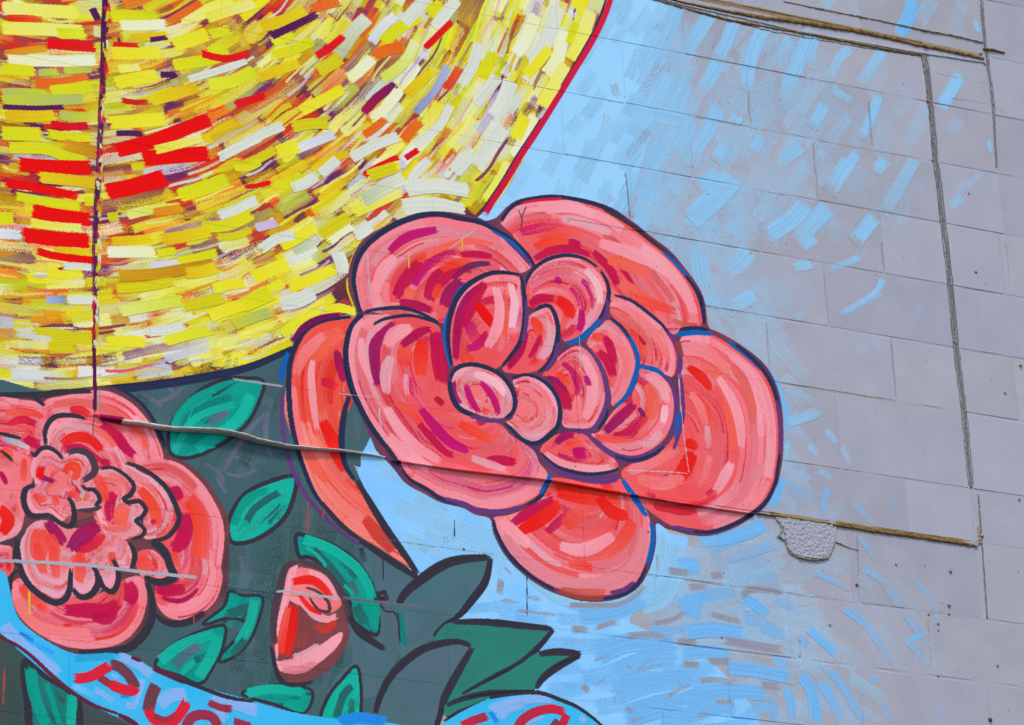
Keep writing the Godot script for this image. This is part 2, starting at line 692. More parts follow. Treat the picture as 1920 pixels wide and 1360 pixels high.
func build_blocks() -> void:
	var gap := 2.6
	for row in range(-4, 13):
		var top := joint_y(row - 1)
		var low := joint_y(row)
		# the joints of this course, in half blocks
		var cuts := []
		var odd := (row & 1) == 0
		for n in range(-15, 9):
			if ((n & 1) == 1) == odd:
				cuts.append(float(n))
		if row <= 7:
			cuts = cuts.filter(func(c): return absf(c + 9.68) > 0.45)
			cuts.append(-9.68)
		if row <= 8:
			cuts = cuts.filter(func(c): return absf(c - 3.08) > 0.3)
			cuts.append(3.08)
		if row <= 2:
			cuts = cuts.filter(func(c): return absf(c - 4.12) > 0.3)
			cuts.append(4.12)
		cuts.sort()
		for i in cuts.size() - 1:
			var a: float = cuts[i]
			var b: float = cuts[i + 1]
			var near := smoothstep(-250.0, 420.0, JOINT_0 + (a + b) * 0.5 * COURSE - absf(low + 100.0) * 0.15)
			gap = lerpf(0.4, 2.2, near)
			var ga := 7.0 if absf(a - 3.08) < 0.01 else 6.0 if absf(a + 9.68) < 0.01 else gap
			var gb := 7.0 if absf(b - 3.08) < 0.01 else 6.0 if absf(b + 9.68) < 0.01 else gap
			var calm := lerpf(0.2, 0.9, near)
			block(JOINT_0 + a * COURSE + ga, JOINT_0 + b * COURSE - gb, low + gap, top - gap, rng.randf_range(-0.9, 0.9) * calm, near, gap)
	# mortar: shallow where the paint is thick, deeper on the bare side
	var st := SurfaceTool.new()
	st.begin(Mesh.PRIMITIVE_TRIANGLES)
	var nx := 150
	var fill_noise := FastNoiseLite.new()
	fill_noise.seed = 77
	fill_noise.frequency = 0.006
	var x0 := JOINT_0 - 15 * COURSE
	var x1 := JOINT_0 + 8 * COURSE
	for i in nx:
		var a := lerpf(x0, x1, float(i) / nx)
		var b := lerpf(x0, x1, float(i + 1) / nx)
		for row in range(-4, 13):
			var top := joint_y(row - 1)
			var low := joint_y(row)
			var z := []
			for x in [a, b]:
				for y in [low, top]:
					z.append(-0.12 - smoothstep(0.0, 600.0, x) * maxf(0.1, 0.75 + 1.6 * fill_noise.get_noise_2d(x, y * 3.0)))
			quad(st, at(a, low, z[0]), at(a, top, z[1]), at(b, top, z[3]), at(b, low, z[2]))
	solid(wall, "mortar", st, M.mural)


# a lumpy bead laid along a list of [x, y, how far it stands out, how tall it is]
func bead(called: String, m: Material, list: Array, lump: float, step := 14.0, label := "", owner: Node3D = null) -> MeshInstance3D:
	var path := PackedVector2Array()
	var form := PackedVector2Array()
	var n := list.size() / 4
	for i in n - 1:
		var a := Vector2(list[i * 4], list[i * 4 + 1])
		var b := Vector2(list[i * 4 + 4], list[i * 4 + 5])
		var fa := Vector2(list[i * 4 + 2], list[i * 4 + 3])
		var fb := Vector2(list[i * 4 + 6], list[i * 4 + 7])
		var cuts := maxi(1, int(a.distance_to(b) / step))
		for k in cuts + (1 if i == n - 2 else 0):
			path.append(a.lerp(b, float(k) / cuts))
			form.append(fa.lerp(fb, float(k) / cuts))
	var st := SurfaceTool.new()
	st.begin(Mesh.PRIMITIVE_TRIANGLES)
	st.set_smooth_group(0)
	var prof := [Vector2(0.5, -0.05), Vector2(0.42, 0.7), Vector2(0.15, 1.0), Vector2(-0.2, 0.97), Vector2(-0.45, 0.7), Vector2(-0.5, -0.05)]
	var rings := []
	var lumps := FastNoiseLite.new()
	lumps.seed = int(absf(path[0].x))
	lumps.frequency = 0.05
	var jit := 0.15 if lump < 0.29 else 0.6
	for i in path.size():
		var d := (path[mini(i + 1, path.size() - 1)] - path[maxi(i - 1, 0)]).normalized()
		var up := Vector2(-d.y, d.x)
		var ring := []
		for q: Vector2 in prof:
			var h := form[i].y * (1.0 + lump * 2.4 * lumps.get_noise_2d(i * step, q.x * 60.0) + rng.randf_range(-lump, lump) * jit)
			var z := form[i].x * (1.0 + lump * 2.4 * lumps.get_noise_2d(i * step + 900.0, q.x * 60.0) + rng.randf_range(-lump, lump) * jit)
			var w := path[i] + up * q.x * h
			ring.append(at(w.x, w.y, q.y * z - (4.0 if q.y < 0 else 0.0)))
		rings.append(ring)
	for i in rings.size() - 1:
		for k in prof.size() - 1:
			var v := [rings[i][k], rings[i + 1][k], rings[i + 1][k + 1], rings[i][k + 1]]
			for q: Vector3 in [v[0], v[1], v[2], v[0], v[2], v[3]]:
				st.set_uv(uv_of(q.x * 1000.0, (q.y - MARK) * 1000.0))
				st.add_vertex(q)
	for e in [0, rings.size() - 1]:
		var r: Array = rings[e]
		for k in range(1, prof.size() - 1):
			for q: Vector3 in ([r[0], r[k], r[k + 1]] if e == 0 else [r[0], r[k + 1], r[k]]):
				st.set_uv(uv_of(q.x * 1000.0, (q.y - MARK) * 1000.0))
				st.add_vertex(q)
	st.generate_normals()
	var o := solid(owner if owner else wall, called, st, m)
	if label:
		o.set_meta("label", label)
	return o


func stub(called: String, m: Material, x: float, y: float, wide: float, out: float) -> void:
	var st := SurfaceTool.new()
	st.begin(Mesh.PRIMITIVE_TRIANGLES)
	st.set_smooth_group(0)
	var rings := []
	var turn := rng.randf() * TAU
	for r in [Vector2(1.0, -1.0), Vector2(0.92, 0.35), Vector2(0.62, 0.8), Vector2(0.45, 1.0), Vector2(0.0, 0.95)]:
		var ring := []
		for k in 8:
			var a: float = TAU * k / 8.0 + turn
			var s: float = wide * 0.5 * r.x * rng.randf_range(0.85, 1.15)
			ring.append(at(x + cos(a) * s, y + sin(a) * s - r.y * out * 0.2, r.y * out))
		rings.append(ring)
	for i in rings.size() - 1:
		for k in 8:
			var n := (k + 1) % 8
			for q: Vector3 in [rings[i][k], rings[i + 1][n], rings[i][n], rings[i][k], rings[i + 1][k], rings[i + 1][n]]:
				st.set_uv(uv_of(q.x * 1000.0, (q.y - MARK) * 1000.0))
				st.add_vertex(q)
	st.generate_normals()
	solid(wall, called, st, m)


# a rough patch of mortar with the crumbling edge of a hole round it
func rough_patch(called: String, m: Material, list: Array, out: float, label: String) -> void:
	var p := smoothed(points(list), true, 3)
	var box := Rect2(p[0], Vector2.ZERO)
	for q in p:
		box = box.expand(q)
	var f := FastNoiseLite.new()
	f.seed = 21
	f.frequency = 0.09
	var st := SurfaceTool.new()
	st.begin(Mesh.PRIMITIVE_TRIANGLES)
	st.set_smooth_group(0)
	var step := 3.2
	var nx := int(box.size.x / step)
	var ny := int(box.size.y / step)
	for i in nx:
		for j in ny:
			var c := box.position + Vector2(i + 0.5, j + 0.5) * step
			if not Geometry2D.is_point_in_polygon(c, p):
				continue
			var v := []
			for k in [Vector2(0, 0), Vector2(0, 1), Vector2(1, 1), Vector2(1, 0)]:
				var w: Vector2 = box.position + (Vector2(i, j) + k) * step
				v.append(at(w.x, w.y, out + 3.2 * f.get_noise_2d(w.x, w.y) + 1.6 * f.get_noise_2d(w.x * 3.0, w.y * 3.0)))
			for q: Vector3 in [v[0], v[1], v[2], v[0], v[2], v[3]]:
				st.set_uv(uv_of(q.x * 1000.0, (q.y - MARK) * 1000.0))
				st.add_vertex(q)
	st.generate_normals()
	st.index()
	var o := solid(wall, called, st, m)
	o.set_meta("label", label)


func matte(c: String, rough := 0.85) -> StandardMaterial3D:
	var m := StandardMaterial3D.new()
	m.albedo_color = Color(c)
	m.roughness = rough
	m.metallic_specular = 0.3
	return m


func speckled(c1: String, c2: String, freq: float, relief: float, rough := 0.9) -> StandardMaterial3D:
	var m := StandardMaterial3D.new()
	var f := FastNoiseLite.new()
	f.seed = 7
	f.frequency = freq
	f.fractal_octaves = 4
	var im := f.get_seamless_image(256, 256)
	im.convert(Image.FORMAT_L8)
	var a := Color(c1)
	var b := Color(c2)
	var c := Image.create(256, 256, false, Image.FORMAT_RGB8)
	for y in 256:
		for x in 256:
			c.set_pixel(x, y, a.lerp(b, im.get_pixel(x, y).r))
	m.albedo_texture = ImageTexture.create_from_image(c)
	m.heightmap_enabled = true
	m.heightmap_scale = relief
	m.heightmap_texture = ImageTexture.create_from_image(im)
	m.uv1_triplanar = true
	m.uv1_world_triplanar = true
	m.uv1_scale = Vector3(4, 4, 4)
	m.roughness = rough
	m.metallic_specular = 0.3
	return m


func slab(called: String, lo: Vector3, hi: Vector3, m: Material) -> void:
	var o := MeshInstance3D.new()
	var b := BoxMesh.new()
	b.size = hi - lo
	o.mesh = b
	o.material_override = m
	o.position = (lo + hi) * 0.5
	add(wall, called, o)


func _ready() -> void:
	rng.seed = 4711
	var cam := Camera3D.new()
	cam.name = "camera"
	cam.transform = Transform3D(Vector3(0.910775, -0.039962, 0.410964), Vector3(-0.142444, 0.903794, 0.403567), Vector3(-0.387554, -0.426098, 0.817461), Vector3(-3.73173, 1.61712, 7.87128))
	cam.fov = 11.62397
	cam.near = 0.1
	cam.far = 600.0
	add_child(cam)
	cam.current = true
	var we := WorldEnvironment.new()
	we.name = "world_environment"
	var env := Environment.new()
	env.background_mode = Environment.BG_SKY
	var sky := Sky.new()
	var sm := ProceduralSkyMaterial.new()
	sm.sky_top_color = Color(0.60, 0.66, 0.74)
	sm.sky_horizon_color = Color(0.80, 0.82, 0.84)
	sm.sky_curve = 0.2
	sm.ground_bottom_color = Color(0.30, 0.30, 0.30)
	sm.ground_horizon_color = Color(0.55, 0.55, 0.55)
	sm.sun_angle_max = 1.0
	sky.sky_material = sm
	env.sky = sky
	env.background_energy_multiplier = 1.7
	env.tonemap_mode = Environment.TONE_MAPPER_LINEAR
	env.tonemap_exposure = 1.5
	env.sdfgi_enabled = true
	env.ssao_enabled = true
	env.ssil_enabled = true
	we.environment = env
	add_child(we)
	var sun := DirectionalLight3D.new()
	sun.name = "sun"
	sun.light_energy = 0.5
	sun.light_angular_distance = 11.0
	sun.light_color = Color(1.0, 0.975, 0.94)
	sun.shadow_enabled = true
	add_child(sun)
	sun.look_at_from_position(Vector3(-2.0, 20.0, 9.0), Vector3(0, 5.7, 0))

	M.mural = matte("ffffff", 0.8)
	M.mural.metallic_specular = 0.2
	M.mural.texture_repeat = false
	M.plain = speckled("9497ac", "a3a1ac", 0.02, 0.03)
	M.asphalt = speckled("3a3a3c", "4a4a4a", 0.05, 0.2)
	M.sealant = speckled("5a4222", "96794a", 0.05, 0.12, 0.9)
	M.mortar_grey = speckled("5b5756", "8a8784", 0.08, 0.4)
	M.patch = speckled("8c8a92", "b2b5c4", 0.10, 0.25)
	M.crumb = speckled("7d705c", "b4aa98", 0.08, 0.4)
	M.bare_strip = speckled("bfb6aa", "e4e0dc", 0.05, 0.15, 0.7)
	M.steel = speckled("6d6a68", "8d8c92", 0.05, 0.1, 0.5)
	M.rust = speckled("4a3a30", "6d5038", 0.05, 0.2, 0.8)
	make_brushes()

	var ground := MeshInstance3D.new()
	var pm := PlaneMesh.new()
	pm.size = Vector2(900, 900)
	ground.mesh = pm
	ground.material_override = M.asphalt
	add(self, "ground", ground)
	ground.set_meta("kind", "structure")
	ground.set_meta("label", "grey asphalt pavement below the painted wall")

	wall = thing("block_wall", "tall concrete block wall with pale grey paint and a half finished mural", "wall")
	build_blocks()
	slab("wall_core", Vector3(-14, 0, -0.4), Vector3(16, 8.6, -0.03), M.plain)
	var bl := (JOINT_0 - 15 * COURSE) * 0.001
	var br := (JOINT_0 + 8 * COURSE) * 0.001
	var lo_y := (ROW_A - 12 * COURSE) * 0.001 + MARK
	var hi_y := (ROW_A + 5 * COURSE) * 0.001 + MARK
	slab("wall_face", Vector3(-14, 0, -0.03), Vector3(bl, 8.6, 0), M.plain)
	slab("wall_face", Vector3(br, 0, -0.03), Vector3(16, 8.6, 0), M.plain)
	slab("wall_face", Vector3(bl, 0, -0.03), Vector3(br, lo_y, 0), M.plain)
	slab("wall_face", Vector3(bl, hi_y, -0.03), Vector3(br, 8.6, 0), M.plain)

	palettes.rose = ["f0666c", "ea4a4c", "e82a2a", "cc1048", "ac0a58", "f58e98", "f7a6b0", "f47884"]
	palettes.pale = ["f4808a", "ee6a66", "e83428", "d01448", "ee5a48", "f2a4b4", "dfb0c0", "f59098"]
	palettes.cup = ["f07070", "f08a90", "ee3a28", "f0584a", "c8104c", "f0a0b0", "dcb0c4", "f58a90"]
	palettes.sickle = ["f0584a", "ee4a3c", "e82a1e", "d81a30", "f0706a", "f58a80", "f6948e", "f4706a"]
	var fig := thing("blue_background", "pale sky blue paint brushed round the rose, thinning out over the grey blocks", "painted sky", "")
	fill("98ccf0", "9acff1", [381,1328,557,1366,566,1187,516,998,480,834,438,705,397,586,332,481,243,366,14,326,-95,406,-25,534,99,760,244,996])
	fill("98ccf0", "7dbff4", [-426,-253,-324,-391,-203,-420,-66,-447,63,-337,122,-421,335,-298,402,-383,447,-439,503,-447,473,-529,427,-627,311,-702,382,-829,422,-944,444,-1075,164,-1104,18,-975,-163,-966,-309,-895,-363,-697,-433,-527,-459,-380])
	fill("98ccf0", "7dbff4", [28,-767,217,-699,419,-750,543,-796,648,-889,702,-1018,695,-1108,8,-1178,-42,-952])
	film(fig, "blue_paint", smoothed(points([381,1328,557,1366,566,1187,516,998,480,834,438,705,397,586,332,481,243,366,14,326,-95,406,-25,534,99,760,244,996]), true))
	film(fig, "blue_paint", smoothed(points([-426,-253,-324,-391,-203,-420,-66,-447,63,-337,122,-421,335,-298,402,-383,447,-439,503,-447,473,-529,427,-627,311,-702,382,-829,542,-811,648,-889,702,-1018,695,-1108,8,-1178,-42,-952,-163,-966,-309,-895,-363,-697,-433,-527,-459,-380]), true))
	scumble("98ccf0", [411,960,604,1034,601,735,501,511,335,532,414,735], Vector2(76, 135), .06, 70, .6, 1.15)
	scumble("98ccf0", [486,1206,634,1219,633,951,584,732,520,549,388,576,440,878], Vector2(76, 135), .06, 60, .5, 1.0)
	scumble("a6cbe6", [545,1182,953,1231,1055,1161,984,754,789,494,579,424,421,565], Vector2(100, 168), .05, 120, .5, .85)
	scumble("98ccf0", [545,1182,953,1231,1092,1168,1056,767,897,547,579,424,421,565], Vector2(100, 168), .05, 200, .38, .7)
	scumble("98ccf0", [982,1146,1383,1172,1379,773,1143,556,933,571], Vector2(106, 172), .05, 80, .28, .5)
	scumble("98ccf0", [418,530,654,521,741,316,616,229,509,378], Vector2(126, 91), .03, 40, .4, .7)
	scumble("a6cbe6", [570,288,810,328,894,108,866,-223,768,-396,757,86], Vector2(108, -114), .05, 70, .4, .75)
	scumble("98ccf0", [589,325,786,459,1029,467,871,237,665,204], Vector2(125, 88), .04, 40, .3, .5)
	scumble("98ccf0", [699,1397,1267,1482,1639,1467,1607,1347,1218,1359], Vector2(113, 211), .04, 16, .25, .4)
	scumble("a6cbe6", [402,-507,718,-403,808,-517,926,-689,805,-947,488,-892,309,-733], Vector2(165, 51), .04, 80, .5, .9)
	scumble("98ccf0", [400,-538,683,-439,808,-517,727,-713,492,-832,389,-723], Vector2(165, 51), .04, 90, .4, .8)
	scumble("98ccf0", [637,-616,931,-626,1046,-829,964,-990,642,-965], Vector2(93, -50), .04, 70, .35, .65)
	scumble("98ccf0", [945,-468,1213,-497,1259,-712,1085,-763], Vector2(57, -103), .04, 34, .25, .45)
	scumble("98ccf0", [723,-339,960,-306,996,-461,774,-537], Vector2(104, 61), .02, 30, .35, .6)
	paint_dab("98ccf0", "", 48.8, 1.34, 0.77, points([594,1274,568,1205,527,1103,472,990]), 0.82)
	paint_dab("98ccf0", "", 45.0, 1.23, 0.66, points([707,1261,668,1199,628,1132,555,1006]), 0.82)
	paint_dab("98ccf0", "", 48.8, 1.34, 0.77, points([543,1022,507,935,471,841]), 0.82)
	paint_dab("98ccf0", "", 45.0, 1.23, 0.88, points([596,975,566,920,546,873]), 0.82)
	paint_dab("98ccf0", "", 48.8, 1.34, 0.61, points([713,1096,682,1032,633,951]), 0.82)
	stroke(fig, "98ccf0", "", 41.2, 1.2, .8, [777,1244,734,1145,694,1079], 0.82)
	stroke(fig, "98ccf0", "", 45.0, 1.2, .9, [873,1232,842,1181,814,1103,789,999], 0.82)
	paint_dab("98ccf0", "", 45.0, 0.90, 0.55, points([966,1224,888,1082]), 0.82)
	paint_dab("98ccf0", "", 37.5, 1.01, 0.66, points([978,1154,946,1084,906,978]), 0.82)
	paint_dab("98ccf0", "", 41.2, 0.62, 0.39, points([891,1073,831,928,797,877]), 0.82)
	stroke(fig, "98ccf0", "", 33.8, 1.0, .7, [1049,1246,1025,1182,1015,1116], 0.82)
	stroke(fig, "98ccf0", "", 33.8, 1.0, .6, [1170,1230,1114,1168,1066,1081], 0.82)
	paint_dab("98ccf0", "", 37.5, 1.01, 0.50, points([1280,1243,1227,1168,1170,1084]), 0.82)
	stroke(fig, "98ccf0", "", 37.5, 1.2, .9, [1060,1012,1029,966,1002,916], 0.82)
	paint_dab("98ccf0", "", 41.2, 0.62, 0.39, points([1005,944,955,881]), 0.82)
	stroke(fig, "98ccf0", "", 33.8, 1.1, .9, [1246,1081,1205,982,1163,911], 0.82)
	paint_dab("98ccf0", "", 33.8, 0.90, 0.55, points([1074,1074,1125,1043,1170,1039]), 0.82)
	paint_dab("98ccf0", "", 45.0, 0.67, 0.39, points([1148,994,1098,935,1026,837]), 0.82)
	paint_dab("98ccf0", "", 45.0, 0.56, 0.33, points([1132,1022,1066,929]), 0.82)
	stroke(fig, "98ccf0", "", 48.8, 1.2, .7, [701,938,650,831,612,772,595,708], 0.82)
	paint_dab("98ccf0", "", 45.0, 1.23, 0.66, points([611,876,576,813,535,766]), 0.82)
	paint_dab("98ccf0", "", 41.2, 1.12, 0.77, points([760,914,740,879]), 0.82)
	stroke(fig, "98ccf0", "", 41.2, 1.2, .8, [709,808,684,764,670,744], 0.82)
	paint_dab("98ccf0", "", 41.2, 0.78, 0.55, points([765,853,725,789,684,694]), 0.82)
	stroke(fig, "98ccf0", "", 33.8, 1.2, .9, [831,861,799,794], 0.82)
	stroke(fig, "98ccf0", "", 45.0, 1.1, .6, [971,857,904,801,867,772], 0.82)
	paint_dab("98ccf0", "", 45.0, 0.56, 0.44, points([904,801,840,710]), 0.82)
	paint_dab("98ccf0", "", 33.8, 0.78, 0.55, points([1019,849,1043,822]), 0.82)
	stroke(fig, "98ccf0", "", 33.8, 1.1, .8, [1154,870,1113,813,1053,740], 0.82)
	stroke(fig, "98ccf0", "", 33.8, 1.2, .5, [1228,839,1210,800], 0.82)
	stroke(fig, "98ccf0", "", 52.5, 1.2, 1.0, [685,716,648,675,607,641], 0.82)
	paint_dab("98ccf0", "", 52.5, 1.34, 0.88, points([519,780,472,711,443,663]), 0.82)
	paint_dab("98ccf0", "", 45.0, 0.90, 0.55, points([548,834,519,785]), 0.82)
	paint_dab("98ccf0", "", 56.2, 1.46, 1.10, points([465,874,507,865,580,862]), 0.82)
	paint_dab("98ccf0", "", 45.0, 0.50, 0.33, points([797,1055,715,888]), 0.82)
	paint_dab("98ccf0", "", 45.0, 0.50, 0.33, points([852,861,754,720]), 0.82)
	paint_dab("98ccf0", "", 45.0, 0.45, 0.33, points([1278,1169,1198,1044]), 0.82)
	stroke(fig, "7dbff4", "", 45.7, 1.2, 1.3, [1402,1448,1371,1366,1326,1287], 0.82)
	paint_dab("98ccf0", "", 55.8, 0.62, 0.44, points([1476,1464,1430,1391,1394,1339]), 0.82)
	paint_dab("98ccf0", "", 50.7, 0.50, 0.39, points([1580,1486,1526,1335]), 0.82)
	paint_dab("98ccf0", "", 40.6, 0.67, 0.55, points([1112,1387,1070,1328]), 0.82)
	stroke(fig, "98ccf0", "", 18.3, 1.1, .8, [1609,1403,1624,1364], 0.82)
	stroke(fig, "98ccf0", "", 43.1, 1.2, 1.0, [1538,1211,1499,1141,1446,1063], 0.82)
	paint_dab("98ccf0", "", 45.7, 0.56, 0.39, points([1521,1059,1475,976]), 0.82)
	stroke(fig, "98ccf0", "", 15.2, 1.0, .7, [1614,993,1612,947], 0.82)
	paint_dab("98ccf0", "", 25.4, 0.67, 0.33, points([1577,885,1534,835,1453,778]), 0.82)
	paint_dab("98ccf0", "", 30.4, 0.90, 0.55, points([1505,793,1441,721]), 0.82)
	paint_dab("98ccf0", "", 50.7, 0.56, 0.44, points([1412,1087,1356,966,1301,906]), 0.82)
	stroke(fig, "98ccf0", "", 45.7, .8, .6, [1354,892,1296,797,1216,669], 0.82)
	paint_dab("98ccf0", "", 40.6, 1.01, 0.66, points([1247,860,1199,803]), 0.82)
	paint_dab("98ccf0", "", 55.8, 0.50, 0.39, points([1165,833,1116,693]), 0.82)
	stroke(fig, "98ccf0", "", 50.7, 1.2, .6, [1124,837,1088,783,1040,708], 0.82)
	paint_dab("98ccf0", "", 50.7, 0.67, 0.44, points([983,811,942,744,863,653]), 0.82)
	stroke(fig, "98ccf0", "", 55.8, 1.2, 1.0, [965,665,906,596,818,528], 0.82)
	stroke(fig, "98ccf0", "", 55.8, 1.2, .6, [1042,667,983,604,911,521], 0.82)
	paint_dab("98ccf0", "", 50.7, 0.50, 0.39, points([1058,647,1020,552]), 0.82)
	stroke(fig, "98ccf0", "", 45.7, 1.2, .9, [1192,665,1157,617,1110,556], 0.82)
	paint_dab("98ccf0", "", 40.6, 0.45, 0.33, points([1311,710,1233,589]), 0.82)
	stroke(fig, "98ccf0", "", 71.0, 1.2, .9, [733,711,675,636,576,537], 0.82)
	paint_dab("98ccf0", "", 60.9, 0.78, 0.44, points([739,636,692,546]), 0.82)
	paint_dab("98ccf0", "", 45.7, 1.01, 0.66, points([554,545,622,534,681,550]), 0.82)
	paint_dab("98ccf0", "", 40.6, 1.01, 0.55, points([680,538,725,529,781,504]), 0.82)
	paint_dab("98ccf0", "", 66.0, 0.50, 0.39, points([919,1045,834,878]), 0.82)
	paint_dab("98ccf0", "", 66.0, 0.45, 0.33, points([1119,981,1063,898]), 0.82)
	paint_dab("98ccf0", "", 50.7, 1.34, 0.66, points([1034,1258,917,1014]), 0.82)
	paint_dab("98ccf0", "", 50.7, 0.45, 0.33, points([1185,1043,1140,949]), 0.82)
	paint_dab("98ccf0", "", 55.8, 1.12, 0.55, points([768,484,723,425,656,368]), 0.82)
	stroke(fig, "98ccf0", "", 50.7, 1.0, .7, [780,343,738,313,671,268], 0.82)
	paint_dab("98ccf0", "", 40.6, 0.90, 0.55, points([583,475,604,365,639,297]), 0.82)
	paint_dab("98ccf0", "", 55.8, 0.90, 0.55, points([594,306,661,284,722,260]), 0.82)
	paint_dab("98ccf0", "", 66.0, 1.01, 0.66, points([598,443,604,359,622,294]), 0.82)
	paint_dab("98ccf0", "", 40.6, 0.67, 0.44, points([741,359,840,365]), 0.82)
	stroke(fig, "98ccf0", "", 35.5, .9, .7, [971,467,893,442], 0.82)
	paint_dab("98ccf0", "", 22.8, 1.01, 0.55, points([1136,519,1073,485,1005,450]), 0.82)
	stroke(fig, "98ccf0", "", 20.3, 1.1, .6, [1200,466,1161,401,1034,311], 0.82)
	paint_dab("98ccf0", "", 27.9, 0.56, 0.39, points([1199,425,1096,344]), 0.82)
	paint_dab("98ccf0", "", 25.4, 0.67, 0.44, points([934,312,878,268]), 0.82)
	paint_dab("98ccf0", "", 35.5, 0.45, 0.33, points([1071,203,1188,256]), 0.82)
	paint_dab("98ccf0", "", 30.4, 0.45, 0.33, points([1329,406,1251,289]), 0.82)
	paint_dab("98ccf0", "", 30.4, 0.39, 0.31, points([960,134,1040,119]), 0.82)
	stroke(fig, "98ccf0", "", 45.7, 1.1, .7, [985,557,922,511], 0.82)
	stroke(fig, "7dbff4", "", 22.8, 1.2, .9, [615,197,670,173,720,153], 0.82)
	stroke(fig, "7dbff4", "", 19.3, 1.2, .8, [791,113,820,51,840,-24,842,-101], 0.82)
	paint_dab("98ccf0", "", 20.3, 1.01, 0.55, points([842,-101,830,-146,823,-191]), 0.82)
	stroke(fig, "98ccf0", "", 35.5, .95, .6, [829,-53,900,-26,961,11], 0.82)
	paint_dab("98ccf0", "", 22.8, 1.01, 0.55, points([960,-55,1003,-99]), 0.82)
	stroke(fig, "98ccf0", "", 22.8, .7, .45, [1009,-93,1032,-161], 0.82)
	paint_dab("98ccf0", "", 30.4, 0.78, 0.44, points([898,-109,936,-142]), 0.82)
	paint_dab("98ccf0", "", 30.4, 0.78, 0.55, points([858,-186,905,-228]), 0.82)
	paint_dab("98ccf0", "", 30.4, 0.67, 0.44, points([872,53,938,19]), 0.82)
	paint_dab("98ccf0", "", 25.4, 0.67, 0.44, points([921,-182,982,-207]), 0.82)
	stroke(fig, "7dbff4", "", 30.4, 1.3, 1.1, [816,-208,794,-266,761,-330], 0.82)
	stroke(fig, "7dbff4", "", 40.6, 1.3, .8, [753,-363,688,-404,592,-438,514,-448], 0.82)
	paint_dab("7dbff4", "", 35.5, 1.01, 0.66, points([734,-387,619,-445,549,-491]), 0.82)
	paint_dab("7dbff4", "", 50.7, 0.62, 0.39, points([860,-224,831,-304]), 0.82)
	paint_dab("7dbff4", "", 40.6, 0.56, 0.39, points([894,-230,881,-313]), 0.82)
	stroke(fig, "7dbff4", "", 25.4, .8, .6, [963,-220,934,-295,948,-331], 0.82)
	paint_dab("7dbff4", "", 20.3, 0.78, 0.39, points([1028,-260,1065,-299,1108,-326]), 0.82)
	paint_dab("7dbff4", "", 25.4, 0.39, 0.33, points([1160,-215,1173,-317]), 0.82)
	stroke(fig, "7dbff4", "", 16.2, .8, .5, [1033,-368,1067,-402,1089,-442], 0.82)
	stroke(fig, "7dbff4", "", 17.2, 1.0, .5, [885,-500,943,-514,1000,-534], 0.82)
	paint_dab("7dbff4", "", 15.2, 0.67, 0.55, points([860,-488,864,-508]), 0.82)
	stroke(fig, "7dbff4", "", 24.4, .7, .5, [1032,-465,1082,-480,1125,-512], 0.82)
	stroke(fig, "7dbff4", "", 27.9, .6, .45, [1114,-508,1144,-553,1169,-592], 0.82)
	stroke(fig, "7dbff4", "", 27.9, .65, .45, [1170,-582,1200,-626,1220,-650], 0.82)
	paint_dab("7dbff4", "", 17.2, 0.67, 0.44, points([1198,-471,1245,-519,1286,-626]), 0.82)
	stroke(fig, "7dbff4", "", 25.4, .7, .5, [1161,-662,1198,-695,1217,-735], 0.82)
	paint_dab("7dbff4", "", 15.2, 1.12, 0.88, points([1167,-662,1221,-639]), 0.82)
	stroke(fig, "7dbff4", "", 24.4, .9, .45, [959,-587,1029,-626,1084,-693,1125,-746], 0.82)
	stroke(fig, "7dbff4", "", 29.4, 1.1, .9, [846,-658,893,-695,950,-740], 0.82)
	paint_dab("7dbff4", "", 27.9, 0.67, 0.44, points([740,-593,800,-606,853,-636]), 0.82)
	stroke(fig, "7dbff4", "", 31.5, .9, .6, [898,-767,944,-814,982,-882,1028,-928], 0.82)
	stroke(fig, "7dbff4", "", 31.5, 1.0, .6, [866,-807,911,-864,938,-938], 0.82)
	stroke(fig, "7dbff4", "", 38.1, 1.3, 1.1, [812,-798,847,-840,855,-901,849,-948], 0.82)
	paint_dab("7dbff4", "", 30.4, 1.12, 0.66, points([765,-834,782,-888,777,-955]), 0.82)
	paint_dab("7dbff4", "", 20.3, 0.90, 0.55, points([1032,-793,1070,-783]), 0.82)
	paint_dab("7dbff4", "", 20.3, 0.67, 0.44, points([1067,-846,1083,-886,1102,-920]), 0.82)
	paint_dab("7dbff4", "", 25.4, 0.45, 0.33, points([1237,-817,1245,-905]), 0.82)
	stroke(fig, "7dbff4", "", 35.5, 1.3, .8, [641,-595,694,-614,747,-650], 0.82)
	paint_dab("7dbff4", "", 40.6, 0.90, 0.66, points([701,-671,754,-690,793,-686]), 0.82)
	stroke(fig, "7dbff4", "", 45.7, 1.3, 1.1, [468,-725,556,-704,665,-706], 0.82)
	paint_dab("7dbff4", "", 40.6, 1.12, 0.66, points([451,-650,558,-605,658,-582]), 0.82)
	paint_dab("7dbff4", "", 50.7, 1.46, 1.10, points([459,-534,514,-527,541,-534]), 0.82)
	stroke(fig, "7dbff4", "", 30.4, .8, .5, [776,-424,707,-455,621,-487], 0.82)
	paint_dab("7dbff4", "", 55.8, 0.62, 0.44, points([750,-470,636,-506,549,-496]), 0.82)
	paint_dab("7dbff4", "", 55.8, 0.56, 0.39, points([790,-523,677,-548,589,-549]), 0.82)
	paint_dab("7dbff4", "", 40.6, 1.34, 0.88, points([453,-788,535,-768,627,-773]), 0.82)
	paint_dab("7dbff4", "", 35.5, 1.01, 0.66, points([737,-770,791,-779]), 0.82)
	stroke(fig, "7dbff4", "", 40.6, 1.3, 1.0, [586,-808,690,-807,799,-815], 0.82)
	paint_dab("7dbff4", "", 45.7, 1.46, 0.99, points([437,-861,492,-850]), 0.82)
